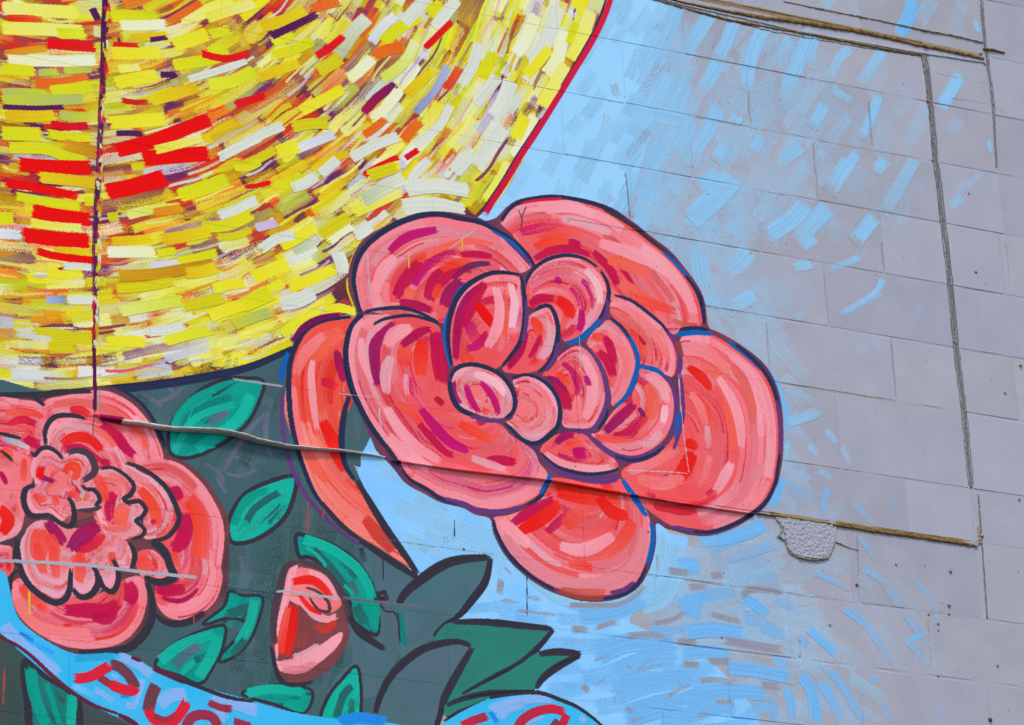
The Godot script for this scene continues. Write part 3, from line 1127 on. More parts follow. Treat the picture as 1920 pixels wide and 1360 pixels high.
	stroke(fig, "7dbff4", "", 45.7, 1.3, 1.0, [455,-915,565,-877,723,-869], 0.82)
	paint_dab("7dbff4", "", 45.7, 1.46, 0.77, points([430,-968,562,-923,631,-931]), 0.82)
	paint_dab("7dbff4", "", 40.6, 0.90, 0.55, points([717,-886,641,-945,590,-976]), 0.82)
	paint_dab("7dbff4", "", 30.4, 0.90, 0.55, points([821,-693,857,-720]), 0.82)
	paint_dab("7dbff4", "", 50.7, 0.90, 0.55, points([652,-656,724,-658]), 0.82)
	paint_dab("7dbff4", "", 60.9, 1.34, 0.88, points([508,-611,492,-686]), 0.82)
	paint_dab("7dbff4", "", 30.4, 0.90, 0.66, points([728,-874,724,-961]), 0.82)
	paint_dab("9acff1", "", 35.5, 1.46, 1.10, points([2,-593,93,-664,208,-680,305,-647,373,-587,411,-499,416,-425]), 0.82)
	paint_dab("98ccf0", "", 40.6, 1.34, 0.88, points([458,-456,429,-559,371,-629]), 0.82)
	paint_dab("98ccf0", "", 45.7, 1.34, 0.88, points([475,-522,425,-627,336,-674]), 0.82)
	paint_dab("7dbff4", "", 45.7, 1.34, 0.88, points([153,-717,260,-694,370,-634]), 0.82)
	paint_dab("7dbff4", "", 55.8, 1.46, 0.99, points([200,-823,309,-770,464,-761]), 0.82)
	paint_dab("7dbff4", "", 55.8, 1.46, 0.99, points([250,-868,359,-814,462,-797]), 0.82)
	paint_dab("7dbff4", "", 55.8, 1.50, 0.99, points([247,-928,355,-881,458,-854]), 0.82)
	paint_dab("7dbff4", "", 66.0, 1.46, 1.10, points([275,-985,377,-944,459,-919]), 0.82)
	scumble("7dbff4", [-92,-707,393,-646,542,-811,640,-995,108,-994,-68,-852], Vector2(159, 34), .04, 34, .7, 1.1)
	scumble("9acff1", [358,1215,514,1248,474,885,389,593,87,505,-28,467], Vector2(94, 175), .04, 30, .7, 1.1)
	scumble("9acff1", [-383,-339,-82,-464,-27,-624,-119,-606,-271,-625], Vector2(151, -40), .02, 26, .6, 1.0)
	paint_dab("9d9dac", "", 17.2, 1.12, 0.66, points([120,-688,210,-677,286,-664,339,-627,382,-583]), 0.82)
	paint_dab("9d9dac", "", 22.5, 1.12, 0.66, points([136,-754,195,-747]), 0.82)
	paint_dab("9d9dac", "", 15.0, 1.12, 0.77, points([195,-750,247,-725,295,-712]), 0.82)
	paint_dab("9d9dac", "", 18.8, 1.12, 0.66, points([292,-754,372,-740,443,-747]), 0.82)
	paint_dab("9d9dac", "", 22.5, 1.12, 0.77, points([446,-754,515,-742]), 0.82)
	paint_dab("9d9dac", "", 15.0, 1.01, 0.66, points([378,-709,447,-686,489,-650]), 0.82)
	paint_dab("9d9dac", "", 22.5, 1.23, 0.77, points([436,-549,504,-548]), 0.82)
	paint_dab("9d9dac", "", 22.5, 1.12, 0.66, points([565,-548,610,-538]), 0.82)
	paint_dab("9d9dac", "", 22.5, 1.23, 0.77, points([493,-592,563,-575]), 0.82)
	paint_dab("9d9dac", "", 18.8, 1.01, 0.66, points([545,-658,609,-666,665,-674]), 0.82)
	paint_dab("9d9dac", "", 22.5, 1.23, 0.88, points([462,-813,518,-810]), 0.82)
	paint_dab("9d9dac", "", 22.5, 1.23, 0.88, points([535,-797,616,-787]), 0.82)
	paint_dab("9d9dac", "", 18.8, 1.01, 0.66, points([491,-858,563,-846,643,-852]), 0.82)
	paint_dab("9d9dac", "", 11.2, 0.90, 0.55, points([396,-921,449,-885,506,-864]), 0.82)
	paint_dab("9d9dac", "", 20.6, 1.12, 0.66, points([163,-907,181,-923]), 0.82)
	paint_dab("9d9dac", "", 9.8, 0.78, 0.44, points([190,-911,246,-868]), 0.82)
	paint_dab("9d9dac", "", 11.2, 0.90, 0.55, points([295,-836,310,-845]), 0.82)
	paint_dab("9d9dac", "", 9.8, 0.67, 0.44, points([317,-859,374,-830,435,-808]), 0.82)
	paint_dab("9d9dac", "", 9.8, 0.67, 0.44, points([318,-848,384,-799]), 0.82)
	paint_dab("9d9dac", "", 11.2, 0.78, 0.55, points([251,-930,257,-944]), 0.82)
	paint_dab("9d9dac", "", 15.0, 0.90, 0.55, points([284,-960,315,-964]), 0.82)
	paint_dab("9d9dac", "", 15.0, 1.01, 0.66, points([550,-911,615,-900]), 0.82)
	paint_dab("9d9dac", "", 11.2, 0.90, 0.55, points([603,-902,605,-924]), 0.82)
	paint_dab("9d9dac", "", 22.5, 0.67, 0.44, points([495,-966,545,-927]), 0.82)
	paint_dab("9d9dac", "", 18.8, 0.67, 0.44, points([286,-993,345,-979]), 0.82)
	paint_dab("9d9dac", "", 8.2, 0.78, 0.55, points([194,-836,254,-811]), 0.82)
	paint_dab("9d9dac", "", 7.5, 0.90, 0.55, points([407,-499,403,-565]), 0.82)
	paint_dab("9d9dac", "", 26.2, 1.23, 0.99, points([580,-730,782,-737]), 0.82)
	paint_dab("9d9dac", "", 22.5, 1.23, 0.99, points([692,-847,757,-843]), 0.82)
	paint_dab("9d9dac", "", 22.5, 1.23, 0.88, points([654,-606,689,-571,796,-569]), 0.82)
	paint_dab("9d9dac", "", 22.5, 1.12, 0.66, points([-59,-635,-68,-689]), 0.82)
	paint_dab("9d9dac", "", 6.0, 1.01, 0.66, points([-49,-600,-24,-627]), 0.82)
	paint_dab("9d9dac", "", 15.0, 0.78, 0.55, points([9,-676,62,-680]), 0.82)
	paint_dab("9d9dac", "", 15.0, 0.78, 0.44, points([-61,-696,-4,-696]), 0.82)
	paint_dab("9d9dac", "", 11.2, 0.90, 0.55, points([-28,-721,92,-718,114,-726]), 0.82)
	paint_dab("9d9dac", "", 22.5, 0.45, 0.33, points([-292,-576,-262,-591]), 0.82)
	paint_dab("9d9dac", "", 22.5, 0.50, 0.33, points([-231,-553,-177,-530]), 0.82)
	paint_dab("9d9dac", "", 35.5, 0.62, 0.39, points([523,1050,438,896]), 0.82)
	paint_dab("9d9dac", "", 30.4, 0.67, 0.44, points([355,945,374,884]), 0.82)
	paint_dab("9d9dac", "", 30.4, 0.62, 0.39, points([473,821,374,685]), 0.82)
	paint_dab("9d9dac", "", 25.4, 0.56, 0.33, points([505,1137,544,1193]), 0.82)
	paint_dab("9d9dac", "", 25.4, 0.56, 0.33, points([350,577,286,531]), 0.82)
	paint_dab("9d9dac", "", 25.4, 0.50, 0.33, points([338,853,309,742]), 0.82)
	fig = thing("yellow_field", "great curved field of yellow, white, red and orange dabs with a red edge", "painted shape", "")
	var inside := points([-1630,1024,451,1489,407,1333,356,1214,304,1106,262,1021,218,942,178,879,120,785,91,721,51,646,-8,554,-36,499,-74,439,-94,419,-158,414,-238,406,-314,373,-373,333,-413,291,-445,234,-462,183,-457,133,-440,82,-495,60,-556,34,-602,-5,-641,-58,-747,-118,-848,-161,-996,-210,-1141,-247,-1285,-282,-1425,-305,-1590,-324])
	paint_fill("7a4030", "5a2448", inside)
	film(fig, "yellow_paint", inside)
	yellow_field(fig, inside, Vector2(-1260.2, 1433.1), Vector2(1.5252, 0.2792), Vector2(-0.0184, -1.6197))
	stroke(fig, "e9e49a", "ece23a", 41.2, 1.4, 1.2, [-1449,808,-1340,823,-1229,840])
	stroke(fig, "e80404", "e2752a", 22.5, 1.3, .7, [-1434,779,-1376,791,-1325,795])
	stroke(fig, "ece23a", "e9e49a", 39.4, 1.4, 1.1, [-1448,747,-1339,766,-1214,785])
	stroke(fig, "cdd318", "ece23a", 33.8, 1.4, 1.2, [-1295,763,-1243,773,-1210,784])
	stroke(fig, "e80404", "d8202a", 33.8, 1.5, 1.2, [-1324,728,-1250,735,-1180,745])
	stroke(fig, "e2752a", "dba80f", 22.5, 1.3, .8, [-1439,668,-1381,692,-1312,714])
	stroke(fig, "e9e49a", "e9e9d6", 33.8, 1.4, 1.2, [-1432,653,-1301,676,-1176,705])
	stroke(fig, "cdd318", "e6d51a", 33.8, 1.4, 1.1, [-1445,626,-1344,635])
	stroke(fig, "a9b07c", "cdd318", 22.5, 1.3, 1.0, [-1344,633,-1282,647])
	stroke(fig, "cdd318", "a9b07c", 22.5, 1.3, 1.0, [-1275,653,-1190,674])
	stroke(fig, "ec5a12", "e2752a", 30.0, 1.4, 1.0, [-1354,600,-1271,617,-1197,652])
	stroke(fig, "e6d51a", "cdd318", 37.5, 1.4, 1.1, [-1310,581,-1241,603,-1190,625])
	stroke(fig, "a9b07c", "cdd318", 30.0, 1.2, .8, [-1444,551,-1372,565,-1306,570])
	stroke(fig, "cdd318", "a9b07c", 33.8, 1.3, 1.0, [-1443,527,-1303,558,-1211,580])
	stroke(fig, "dba80f", "e6d51a", 37.5, 1.5, 1.2, [-1435,481,-1353,501,-1287,517])
	stroke(fig, "a9b07c", "cdd318", 30.0, 1.2, 1.0, [-1287,517,-1240,518,-1200,526])
	stroke(fig, "e80404", "c8103c", 22.5, 1.5, 1.0, [-1309,485,-1254,488,-1196,503])
	stroke(fig, "cdd318", "e6d51a", 41.2, 1.4, 1.2, [-1441,432,-1323,451])
	stroke(fig, "cdd318", "e6d51a", 28.1, 1.4, 1.2, [-1319,455,-1254,456,-1184,469])
	stroke(fig, "dba80f", "b8771f", 41.2, 1.4, 1.2, [-1272,429,-1224,426,-1173,423])
	stroke(fig, "e6d51a", "cdd318", 33.8, 1.4, 1.2, [-1419,393,-1318,408,-1260,395,-1202,390])
	stroke(fig, "e80404", "e80404", 41.2, 1.5, 1.2, [-1393,350,-1321,356,-1187,377])
	stroke(fig, "e6d51a", "dba80f", 33.8, 1.4, 1.2, [-1339,321,-1259,328,-1172,332])
	stroke(fig, "5a1a58", "", 15.0, 1.3, .9, [-1443,511,-1349,525,-1262,546])
	stroke(fig, "5a1a58", "", 22.5, 1.2, .9, [-1196,861,-1177,824])
	stroke(fig, "e9e49a", "", 30.0, 1.3, 1.0, [-1207,880,-1159,886])
	stroke(fig, "e9e49a", "", 33.8, 1.3, 1.0, [-1192,792,-1158,791])
	stroke(fig, "e6d51a", "cdd318", 37.5, 1.5, 1.2, [-1147,847,-1080,861,-1004,872])
	stroke(fig, "e9e49a", "e9e9d6", 31.9, 1.4, 1.1, [-1121,823,-1050,838,-980,857])
	stroke(fig, "dba80f", "e6d51a", 22.5, 1.3, 1.0, [-1094,787,-1019,811,-974,825])
	stroke(fig, "e6d51a", "ece23a", 39.4, 1.5, 1.3, [-1146,732,-1079,745,-997,766])
	stroke(fig, "ece23a", "e6d51a", 41.2, 1.5, 1.3, [-970,792,-917,820,-863,852])
	stroke(fig, "cdd318", "e6d51a", 30.0, 1.4, 1.1, [-863,847,-802,877])
	stroke(fig, "e80404", "d8202a", 15.0, 1.3, .8, [-1143,761,-1057,774])
	stroke(fig, "e9e49a", "ece23a", 41.2, 1.4, 1.1, [-951,879,-867,922,-790,972])
	stroke(fig, "e6d51a", "e9e49a", 33.8, 1.4, 1.1, [-875,895,-805,935,-727,977])
	stroke(fig, "e6d51a", "cdd318", 35.6, 1.5, 1.2, [-972,730,-890,759,-795,803])
	stroke(fig, "e6d51a", "ece23a", 37.5, 1.4, 1.2, [-1134,640,-1075,668,-1004,695])
	stroke(fig, "ece23a", "e9e49a", 26.2, 1.3, .8, [-1124,687,-1056,709])
	stroke(fig, "e6d51a", "dba80f", 33.8, 1.5, 1.2, [-1032,607,-966,641,-891,680])
	stroke(fig, "ece23a", "cdd318", 37.5, 1.4, 1.1, [-868,689,-799,715,-729,766])
	stroke(fig, "e9e9d6", "", 22.5, 1.5, 1.1, [-756,790,-814,753,-928,693])
	stroke(fig, "e80404", "d8202a", 22.5, 1.4, .8, [-890,784,-814,782,-741,818])
	stroke(fig, "e6d51a", "ece23a", 39.4, 1.4, 1.1, [-1148,520,-1085,536,-981,564])
	stroke(fig, "5a1a58", "", 17.2, 1.5, 1.3, [-1129,491,-1093,499,-1048,505])
	stroke(fig, "e80404", "e80404", 41.2, 1.5, 1.0, [-1129,439,-1033,482,-929,546,-857,588])
	stroke(fig, "e80404", "e80404", 45.0, 1.5, 1.2, [-1055,429,-966,454,-861,482])
	stroke(fig, "e6d51a", "e9e49a", 26.2, 1.3, .9, [-1022,460,-947,494,-876,528])
	stroke(fig, "e9e9d6", "", 28.1, 1.5, 1.2, [-842,469,-793,507,-716,562])
	stroke(fig, "e6d51a", "", 22.5, 1.5, 1.3, [-1083,398,-1048,407])
	stroke(fig, "e80404", "e80404", 46.9, 1.5, 1.0, [-1154,312,-1077,342,-985,391])
	stroke(fig, "d8202a", "", 17.2, 1.3, .7, [-1115,595,-1071,596,-1030,608])
	stroke(fig, "5a1a58", "", 15.0, 1.3, .8, [-1034,796,-981,815])
	stroke(fig, "5a1a58", "", 18.8, 1.2, .8, [-1004,695,-955,704])
	stroke(fig, "e2752a", "ec5a12", 22.5, 1.4, 1.0, [-982,861,-951,888,-882,948])
	stroke(fig, "e80404", "d8202a", 22.5, 1.4, 1.0, [-792,642,-723,680])
	stroke(fig, "e80404", "e80404", 26.2, 1.5, .7, [-1427,289,-1338,290,-1222,284])
	stroke(fig, "cdd318", "e6d51a", 26.2, 1.4, 1.1, [-1398,256,-1312,256,-1215,258])
	stroke(fig, "cdd318", "e6d51a", 26.2, 1.4, 1.2, [-1211,274,-1172,281])
	stroke(fig, "e80404", "e80404", 41.2, 1.5, 1.0, [-1355,221,-1276,219,-1185,224])
	stroke(fig, "e80404", "e80404", 43.1, 1.5, 1.1, [-1378,147,-1293,150,-1188,161])
	stroke(fig, "e6d51a", "cdd318", 37.5, 1.3, 1.1, [-1443,182,-1400,189])
	stroke(fig, "e6d51a", "e9e49a", 26.2, 1.3, .9, [-1361,185,-1282,187,-1207,196])
	stroke(fig, "e9e9d6", "c5c4d8", 30.0, 1.4, 1.1, [-1442,139,-1375,147])
	stroke(fig, "dba80f", "e6d51a", 30.0, 1.5, 1.2, [-1297,111,-1242,117,-1184,126])
	stroke(fig, "e80404", "e80404", 22.5, 1.5, 1.1, [-1338,108,-1285,101,-1170,106])
	stroke(fig, "e9e9d6", "", 22.5, 1.4, 1.1, [-1270,75,-1220,82,-1170,86])
	stroke(fig, "e6d51a", "ece23a", 26.2, 1.5, 1.2, [-1311,45,-1263,51,-1205,65])
	stroke(fig, "e6d51a", "", 28.1, 1.5, 1.3, [-1205,38,-1148,52])
	stroke(fig, "e9e9d6", "", 26.2, 1.5, 1.2, [-1254,-20,-1212,-13,-1176,-7])
	stroke(fig, "c5c4d8", "6f84b8", 22.5, 1.2, .9, [-1311,-29,-1254,-18])
	stroke(fig, "e6d51a", "", 37.5, 1.5, 1.3, [-1295,-144,-1232,-126,-1171,-113])
	stroke(fig, "e6d51a", "", 22.5, 1.5, 1.2, [-1341,-121,-1288,-117,-1232,-115])
	stroke(fig, "e6d51a", "", 33.8, 1.5, 1.2, [-1302,-164,-1231,-149])
	stroke(fig, "e80404", "e80404", 41.2, 1.5, 1.0, [-1150,313,-1077,342,-977,380])
	stroke(fig, "e6d51a", "cdd318", 41.2, 1.5, 1.3, [-955,336,-891,368,-809,415])
	stroke(fig, "e9e9d6", "", 30.0, 1.5, 1.3, [-843,297,-787,327,-726,370])
	stroke(fig, "cdd318", "e6d51a", 33.8, 1.4, 1.1, [-892,256,-817,273,-741,323])
	stroke(fig, "e9e49a", "cdd318", 28.1, 1.4, 1.0, [-1098,251,-1040,277,-936,308])
	stroke(fig, "e2752a", "dba80f", 26.2, 1.3, 1.0, [-1025,272,-936,304])
	stroke(fig, "e6d51a", "", 26.2, 1.5, 1.2, [-1147,238,-1117,246])
	stroke(fig, "dba80f", "e6d51a", 26.2, 1.4, 1.1, [-1141,169,-1076,184,-1017,202])
	stroke(fig, "dba80f", "e6d51a", 33.8, 1.4, 1.1, [-1003,197,-929,222,-855,251])
	stroke(fig, "e9e9d6", "e9e49a", 33.8, 1.5, 1.3, [-1152,136,-1090,147,-1010,161])
	stroke(fig, "e6d51a", "cdd318", 22.5, 1.5, 1.2, [-1010,157,-959,173])
	stroke(fig, "e9e9d6", "c5c4d8", 24.4, 1.5, 1.0, [-859,175,-929,143,-1039,113])
	stroke(fig, "e6d51a", "cdd318", 26.2, 1.4, 1.2, [-955,139,-892,165,-840,190])
	stroke(fig, "dba80f", "b8771f", 33.8, 1.4, 1.0, [-1119,72,-1021,93,-936,122,-848,153])
	stroke(fig, "dba80f", "e6d51a", 33.8, 1.4, 1.1, [-936,111,-892,122,-840,147])
	stroke(fig, "e6d51a", "", 28.1, 1.5, 1.2, [-1126,32,-1039,55,-962,83])
	stroke(fig, "ece23a", "e6d51a", 30.0, 1.5, 1.3, [-859,77,-818,96,-762,113])
	stroke(fig, "e9e49a", "cdd318", 33.8, 1.4, 1.1, [-1115,-31,-1024,3,-933,34])
	stroke(fig, "e6d51a", "", 33.8, 1.5, 1.2, [-944,12,-885,34,-822,60])
	stroke(fig, "ece23a", "e6d51a", 31.9, 1.5, 1.3, [-867,-2,-819,21,-759,51])
	stroke(fig, "ece23a", "cdd318", 33.8, 1.4, 1.1, [-995,-96,-929,-66,-860,-39])
	stroke(fig, "e6d51a", "ece23a", 31.9, 1.4, 1.2, [-1150,-124,-1092,-111,-1035,-106])
	stroke(fig, "e9e9d6", "", 30.0, 1.3, .9, [-1042,-77,-980,-59,-929,-35])
	stroke(fig, "dba80f", "e6d51a", 37.5, 1.4, 1.0, [-720,902,-626,947,-578,991])
	stroke(fig, "ec5a12", "e2752a", 30.0, 1.5, 1.2, [-567,989,-515,1017,-475,1034])
	stroke(fig, "ece23a", "cdd318", 33.8, 1.3, .9, [-686,863,-611,895])
	stroke(fig, "e6d51a", "cdd318", 30.0, 1.4, 1.1, [-686,817,-616,852,-556,894])
	stroke(fig, "e9e9d6", "a9b07c", 41.2, 1.4, 1.0, [-396,1000,-445,938,-494,851])
	stroke(fig, "e6d51a", "", 37.5, 1.5, 1.2, [-550,794,-510,827,-478,855])
	stroke(fig, "dba80f", "e6d51a", 30.0, 1.4, 1.1, [-726,738,-656,781,-597,814])
	stroke(fig, "d8202a", "e80404", 22.5, 1.4, .9, [-557,839,-509,882,-465,930])
	stroke(fig, "c5c4d8", "e9e9d6", 30.0, 1.3, .9, [-390,915,-348,984,-306,1031])
	stroke(fig, "cdd318", "e6d51a", 33.8, 1.5, 1.2, [-357,926,-308,979,-233,1038])
	stroke(fig, "e9e9d6", "", 37.5, 1.4, 1.1, [-291,1000,-253,1051,-215,1102])
	stroke(fig, "cdd318", "e6d51a", 37.5, 1.5, 1.1, [-213,1046,-166,1095])
	stroke(fig, "e9e9d6", "", 35.6, 1.5, 1.2, [-194,1007,-151,1072,-116,1123])
	stroke(fig, "e2752a", "ec5a12", 33.8, 1.4, 1.0, [-383,870,-350,902,-285,928])
	stroke(fig, "e9e9d6", "cdd318", 31.9, 1.5, 1.1, [-252,956,-287,881,-361,806])
	stroke(fig, "e9e9d6", "e9e49a", 33.8, 1.4, .9, [-383,874,-440,807,-468,785])
	stroke(fig, "c8103c", "5a1a58", 26.2, 1.3, .9, [-419,686,-378,744,-313,807])
	stroke(fig, "e9e9d6", "e9e49a", 31.9, 1.5, .8, [-305,788,-355,715,-404,672])
	stroke(fig, "ece23a", "e6d51a", 31.9, 1.4, 1.0, [-603,658,-544,703,-469,760])
	stroke(fig, "e9e9d6", "", 31.9, 1.5, 1.2, [-458,541,-386,596,-310,640])
	stroke(fig, "e9e9d6", "", 28.1, 1.5, 1.0, [-650,608,-708,572,-770,528])
	stroke(fig, "e9e9d6", "c5c4d8", 28.1, 1.5, 1.1, [-624,535,-578,564,-499,612])
	stroke(fig, "ec5a12", "e2752a", 22.5, 1.4, 1.0, [-421,619,-380,655,-348,691])
	stroke(fig, "e6d51a", "e9e49a", 33.8, 1.4, 1.0, [-185,773,-220,707,-262,649])
	stroke(fig, "e9e9d6", "", 26.2, 1.5, 1.0, [-153,771,-196,687,-275,613])
	stroke(fig, "ec5a12", "e2752a", 30.0, 1.5, 1.1, [-302,624,-269,673,-244,703])
	stroke(fig, "e9e9d6", "", 33.8, 1.5, 1.2, [-56,988,-83,904,-123,832])
	stroke(fig, "cdd318", "e6d51a", 37.5, 1.5, 1.2, [-7,967,-38,914,-64,865])
	stroke(fig, "e9e9d6", "", 33.8, 1.5, 1.2, [-2,891,-41,836,-80,785])
	stroke(fig, "e2752a", "d8202a", 26.2, 1.4, .9, [-120,897,-151,840,-176,809])
	stroke(fig, "dba80f", "e6d51a", 30.0, 1.4, 1.0, [-290,770,-240,830,-198,877])
	stroke(fig, "c5c4d8", "6f84b8", 22.5, 1.3, .8, [-157,898,-200,804,-268,715])
	stroke(fig, "e80404", "d8202a", 18.8, 1.4, 1.0, [-229,931,-182,988,-135,1045])
	stroke(fig, "e6d51a", "", 26.2, 1.4, 1.1, [-793,450,-725,491,-671,534])
	stroke(fig, "e6d51a", "dba80f", 22.5, 1.4, 1.1, [-571,483,-524,525,-457,558])
	stroke(fig, "e9e9d6", "", 30.0, 1.4, 1.1, [-548,475,-493,535])
	stroke(fig, "e9e49a", "ece23a", 33.8, 1.5, 1.2, [-149,553,-119,596,-82,637])
	stroke(fig, "e80404", "d8202a", 18.8, 1.4, 1.0, [-424,494,-376,532,-311,577])
	stroke(fig, "e6d51a", "ece23a", 26.2, 1.5, 1.2, [-408,493,-356,527,-308,553])
	stroke(fig, "c8103c", "e80404", 17.2, 1.5, 1.1, [-296,572,-255,608])
	stroke(fig, "e6d51a", "ece23a", 41.2, 1.4, 1.2, [-671,518,-609,554])
	stroke(fig, "e6d51a", "", 33.8, 1.4, 1.1, [-631,603,-577,626,-514,638])
	stroke(fig, "d8202a", "e80404", 22.5, 1.4, .8, [-792,646,-746,668,-696,694])
	stroke(fig, "5a1a58", "", 22.5, 1.3, .8, [-690,875,-615,928,-539,982])
	stroke(fig, "e9e9d6", "e9e49a", 40.6, 1.5, 1.1, [209,1093,186,988,143,920])
	stroke(fig, "cdd318", "e6d51a", 25.4, 1.5, 1.2, [250,1120,222,1031])
	stroke(fig, "e9e49a", "e9e9d6", 38.1, 1.5, 1.2, [125,1118,87,1027,50,966])
	stroke(fig, "e9e9d6", "", 45.7, 1.4, 1.1, [195,1162,161,1054,105,948])
	stroke(fig, "e6d51a", "ece23a", 30.4, 1.5, 1.2, [81,908,117,950,165,1019])
	stroke(fig, "e9e49a", "ece23a", 40.6, 1.5, 1.2, [298,1166,270,1076,226,984])
	stroke(fig, "e9e49a", "ece23a", 43.1, 1.5, 1.2, [214,970,170,891,127,812])
	stroke(fig, "e9e49a", "e9e9d6", 43.1, 1.5, 1.2, [109,785,78,710,35,633])
	stroke(fig, "e9e49a", "ece23a", 43.1, 1.5, 1.2, [24,620,-12,545,-59,474])
	stroke(fig, "e9e9d6", "", 45.7, 1.5, 1.1, [36,887,10,812,-26,748])
	stroke(fig, "e9e9d6", "", 40.6, 1.4, 1.0, [7,731,-41,647,-87,582])
	stroke(fig, "e6d51a", "ece23a", 35.5, 1.4, 1.1, [75,779,38,691])
	stroke(fig, "e9e9d6", "", 50.7, 1.5, 1.2, [-313,417,-211,441,-115,436])
	stroke(fig, "e9e9d6", "", 45.7, 1.4, 1.1, [-301,475,-209,503,-101,506])
	stroke(fig, "e6d51a", "e9e49a", 35.5, 1.4, 1.0, [-457,375,-361,437,-306,474])
	stroke(fig, "a9b07c", "e9e9d6", 40.6, 1.3, 1.0, [-430,413,-360,470,-295,515])
	stroke(fig, "e6d51a", "", 35.5, 1.4, 1.1, [-412,494,-315,545])
	stroke(fig, "e9e9d6", "", 40.6, 1.4, .9, [-153,553,-108,612,-80,640])
	stroke(fig, "e6d51a", "ece23a", 45.7, 1.4, 1.2, [278,1210,252,1156])
	stroke(fig, "e9e49a", "", 45.7, 1.4, 1.2, [336,1228,310,1168])
	stroke(fig, "e6d51a", "ece23a", 37.5, 1.5, 1.2, [-747,127,-698,159,-641,189])
	stroke(fig, "e9e9d6", "a9b07c", 37.5, 1.4, 1.0, [-551,300,-583,263,-640,229])
	stroke(fig, "e6d51a", "ece23a", 33.8, 1.5, 1.1, [-646,117,-577,156,-507,200])
	stroke(fig, "e9e9d6", "", 41.2, 1.4, 1.2, [-503,249,-488,207,-481,184])
	stroke(fig, "e9e9d6", "", 41.2, 1.3, 1.0, [-455,309,-435,321,-404,351])
	stroke(fig, "e9e9d6", "e9e49a", 33.8, 1.4, 1.1, [-458,341,-497,310,-533,271])
	stroke(fig, "e6d51a", "", 33.8, 1.4, 1.0, [-465,364,-513,323,-559,283])
	stroke(fig, "e6d51a", "dba80f", 22.5, 1.5, 1.2, [-466,179,-467,139,-445,79])
	stroke(fig, "dba80f", "e6d51a", 18.8, 1.4, 1.2, [-433,277,-457,228,-464,187])
	stroke(fig, "e6d51a", "ece23a", 26.2, 1.5, 1.2, [-666,-24,-617,23,-548,62])
	stroke(fig, "e6d51a", "ece23a", 26.2, 1.5, 1.2, [-548,62,-502,82,-445,75])
	stroke(fig, "e9e9d6", "", 41.2, 1.4, 1.0, [-570,118,-624,81,-677,61])
	stroke(fig, "ece23a", "e6d51a", 33.8, 1.5, 1.2, [-867,-6,-826,20,-770,49])
	stroke(fig, "cdd318", "a9b07c", 30.0, 1.4, 1.1, [-800,-18,-744,14,-692,39])
	stroke(fig, "e6d51a", "cdd318", 41.2, 1.5, 1.2, [-774,44,-729,71,-691,97])
	stroke(fig, "e6d51a", "cdd318", 22.5, 1.4, 1.1, [-797,453,-759,456,-717,485])
	stroke(fig, "d8202a", "e80404", 13.5, 1.4, .9, [-767,398,-725,410,-687,429])
	stroke(fig, "e6d51a", "cdd318", 30.0, 1.5, 1.2, [-687,421,-641,430,-595,471])
	stroke(fig, "e9e9d6", "", 31.9, 1.4, 1.1, [-634,419,-595,438,-552,474])
	stroke(fig, "e6d51a", "", 22.5, 1.4, 1.1, [-851,232,-795,245,-742,279])
	stroke(fig, "c5c4d8", "d8a2c8", 26.2, 1.3, 1.0, [-738,279,-704,293,-670,308])
	stroke(fig, "e6d51a", "ece23a", 33.8, 1.4, 1.1, [-667,236,-621,268,-559,319])
	stroke(fig, "e9e9d6", "", 30.0, 1.3, .9, [-621,280,-674,259,-727,214])
	line("2b3050", "", 8.1, [359,1239,319,1128,274,1040,223,950,187,888])
	line("2b3050", "", 9.1, [126,783,89,718,42,640,-7,552,-52,481,-77,438])
	stroke(fig, "dc1c3c", "c8103c", 17.2, 1.5, 1.3, [375,1255,360,1203,331,1131,286,1042,235,954,197,887,149,804,100,720,52,641,4,554,-39,484,-63,440])
	fig = thing("teal_ground", "dark teal paint behind the leaves and flowers", "painted background", "")
	fill("3c6062", "475f66", [-1535,-327,-1284,-287,-1141,-255,-996,-216,-848,-167,-747,-124,-641,-67,-618,-35,-557,-26,-470,-198,-488,-308,-431,-452,-331,-633,-272,-661,-227,-679,-201,-795,-163,-966,-239,-1018,-432,-1067,-519,-1086,-661,-1071,-780,-1051,-900,-1032,-1013,-1001,-1111,-972,-1519,-913])
	film(fig, "teal_paint", smoothed(points([-1535,-327,-1284,-287,-1141,-255,-996,-216,-848,-167,-747,-124,-641,-67,-618,-35,-557,-26,-470,-198,-488,-308,-431,-452,-331,-633,-272,-661,-227,-679,-201,-795,-163,-966,-239,-1018,-432,-1067,-519,-1086,-661,-1071,-780,-1051,-900,-1032,-1013,-1001,-1111,-972,-1519,-913]), true))
	fill("385450", "4a4a4c", [-1519,-913,-1411,-948,-1273,-1054,-1123,-1127,-1000,-1199,-999,-1308,-1507,-1359])
	film(fig, "teal_paint", smoothed(points([-1519,-913,-1411,-948,-1273,-1054,-1123,-1127,-1000,-1199,-999,-1308,-1507,-1359]), true))
	line("6a6d84", "", 13.2, [-1073,-236,-1015,-272,-990,-284])
	line("6a6d84", "", 11.2, [-995,-218,-956,-243])
	line("6a6d84", "", 11.2, [-1015,-277,-971,-250,-942,-220])
	line("6a6d84", "", 14.2, [-704,-246,-715,-304,-701,-383])
	line("6a6d84", "", 13.2, [-709,-252,-760,-316,-800,-382,-835,-443])
	line("6a6d84", "", 12.2, [-883,-425,-839,-449,-830,-478])
	line("6a6d84", "", 11.2, [-830,-442,-785,-446,-736,-419])
	line("6a6d84", "", 9.1, [-805,-393,-751,-406])
	line("6a6d84", "", 11.2, [-650,-289,-630,-343])
	dab("475f66", "", 25.4, .6, .3, [-947,-190,-848,-165])
	dab("3c6062", "", 30.4, .6, .4, [-699,-224,-710,-329])
	line("6a6d84", "", 12.2, [-849,-455,-825,-502])
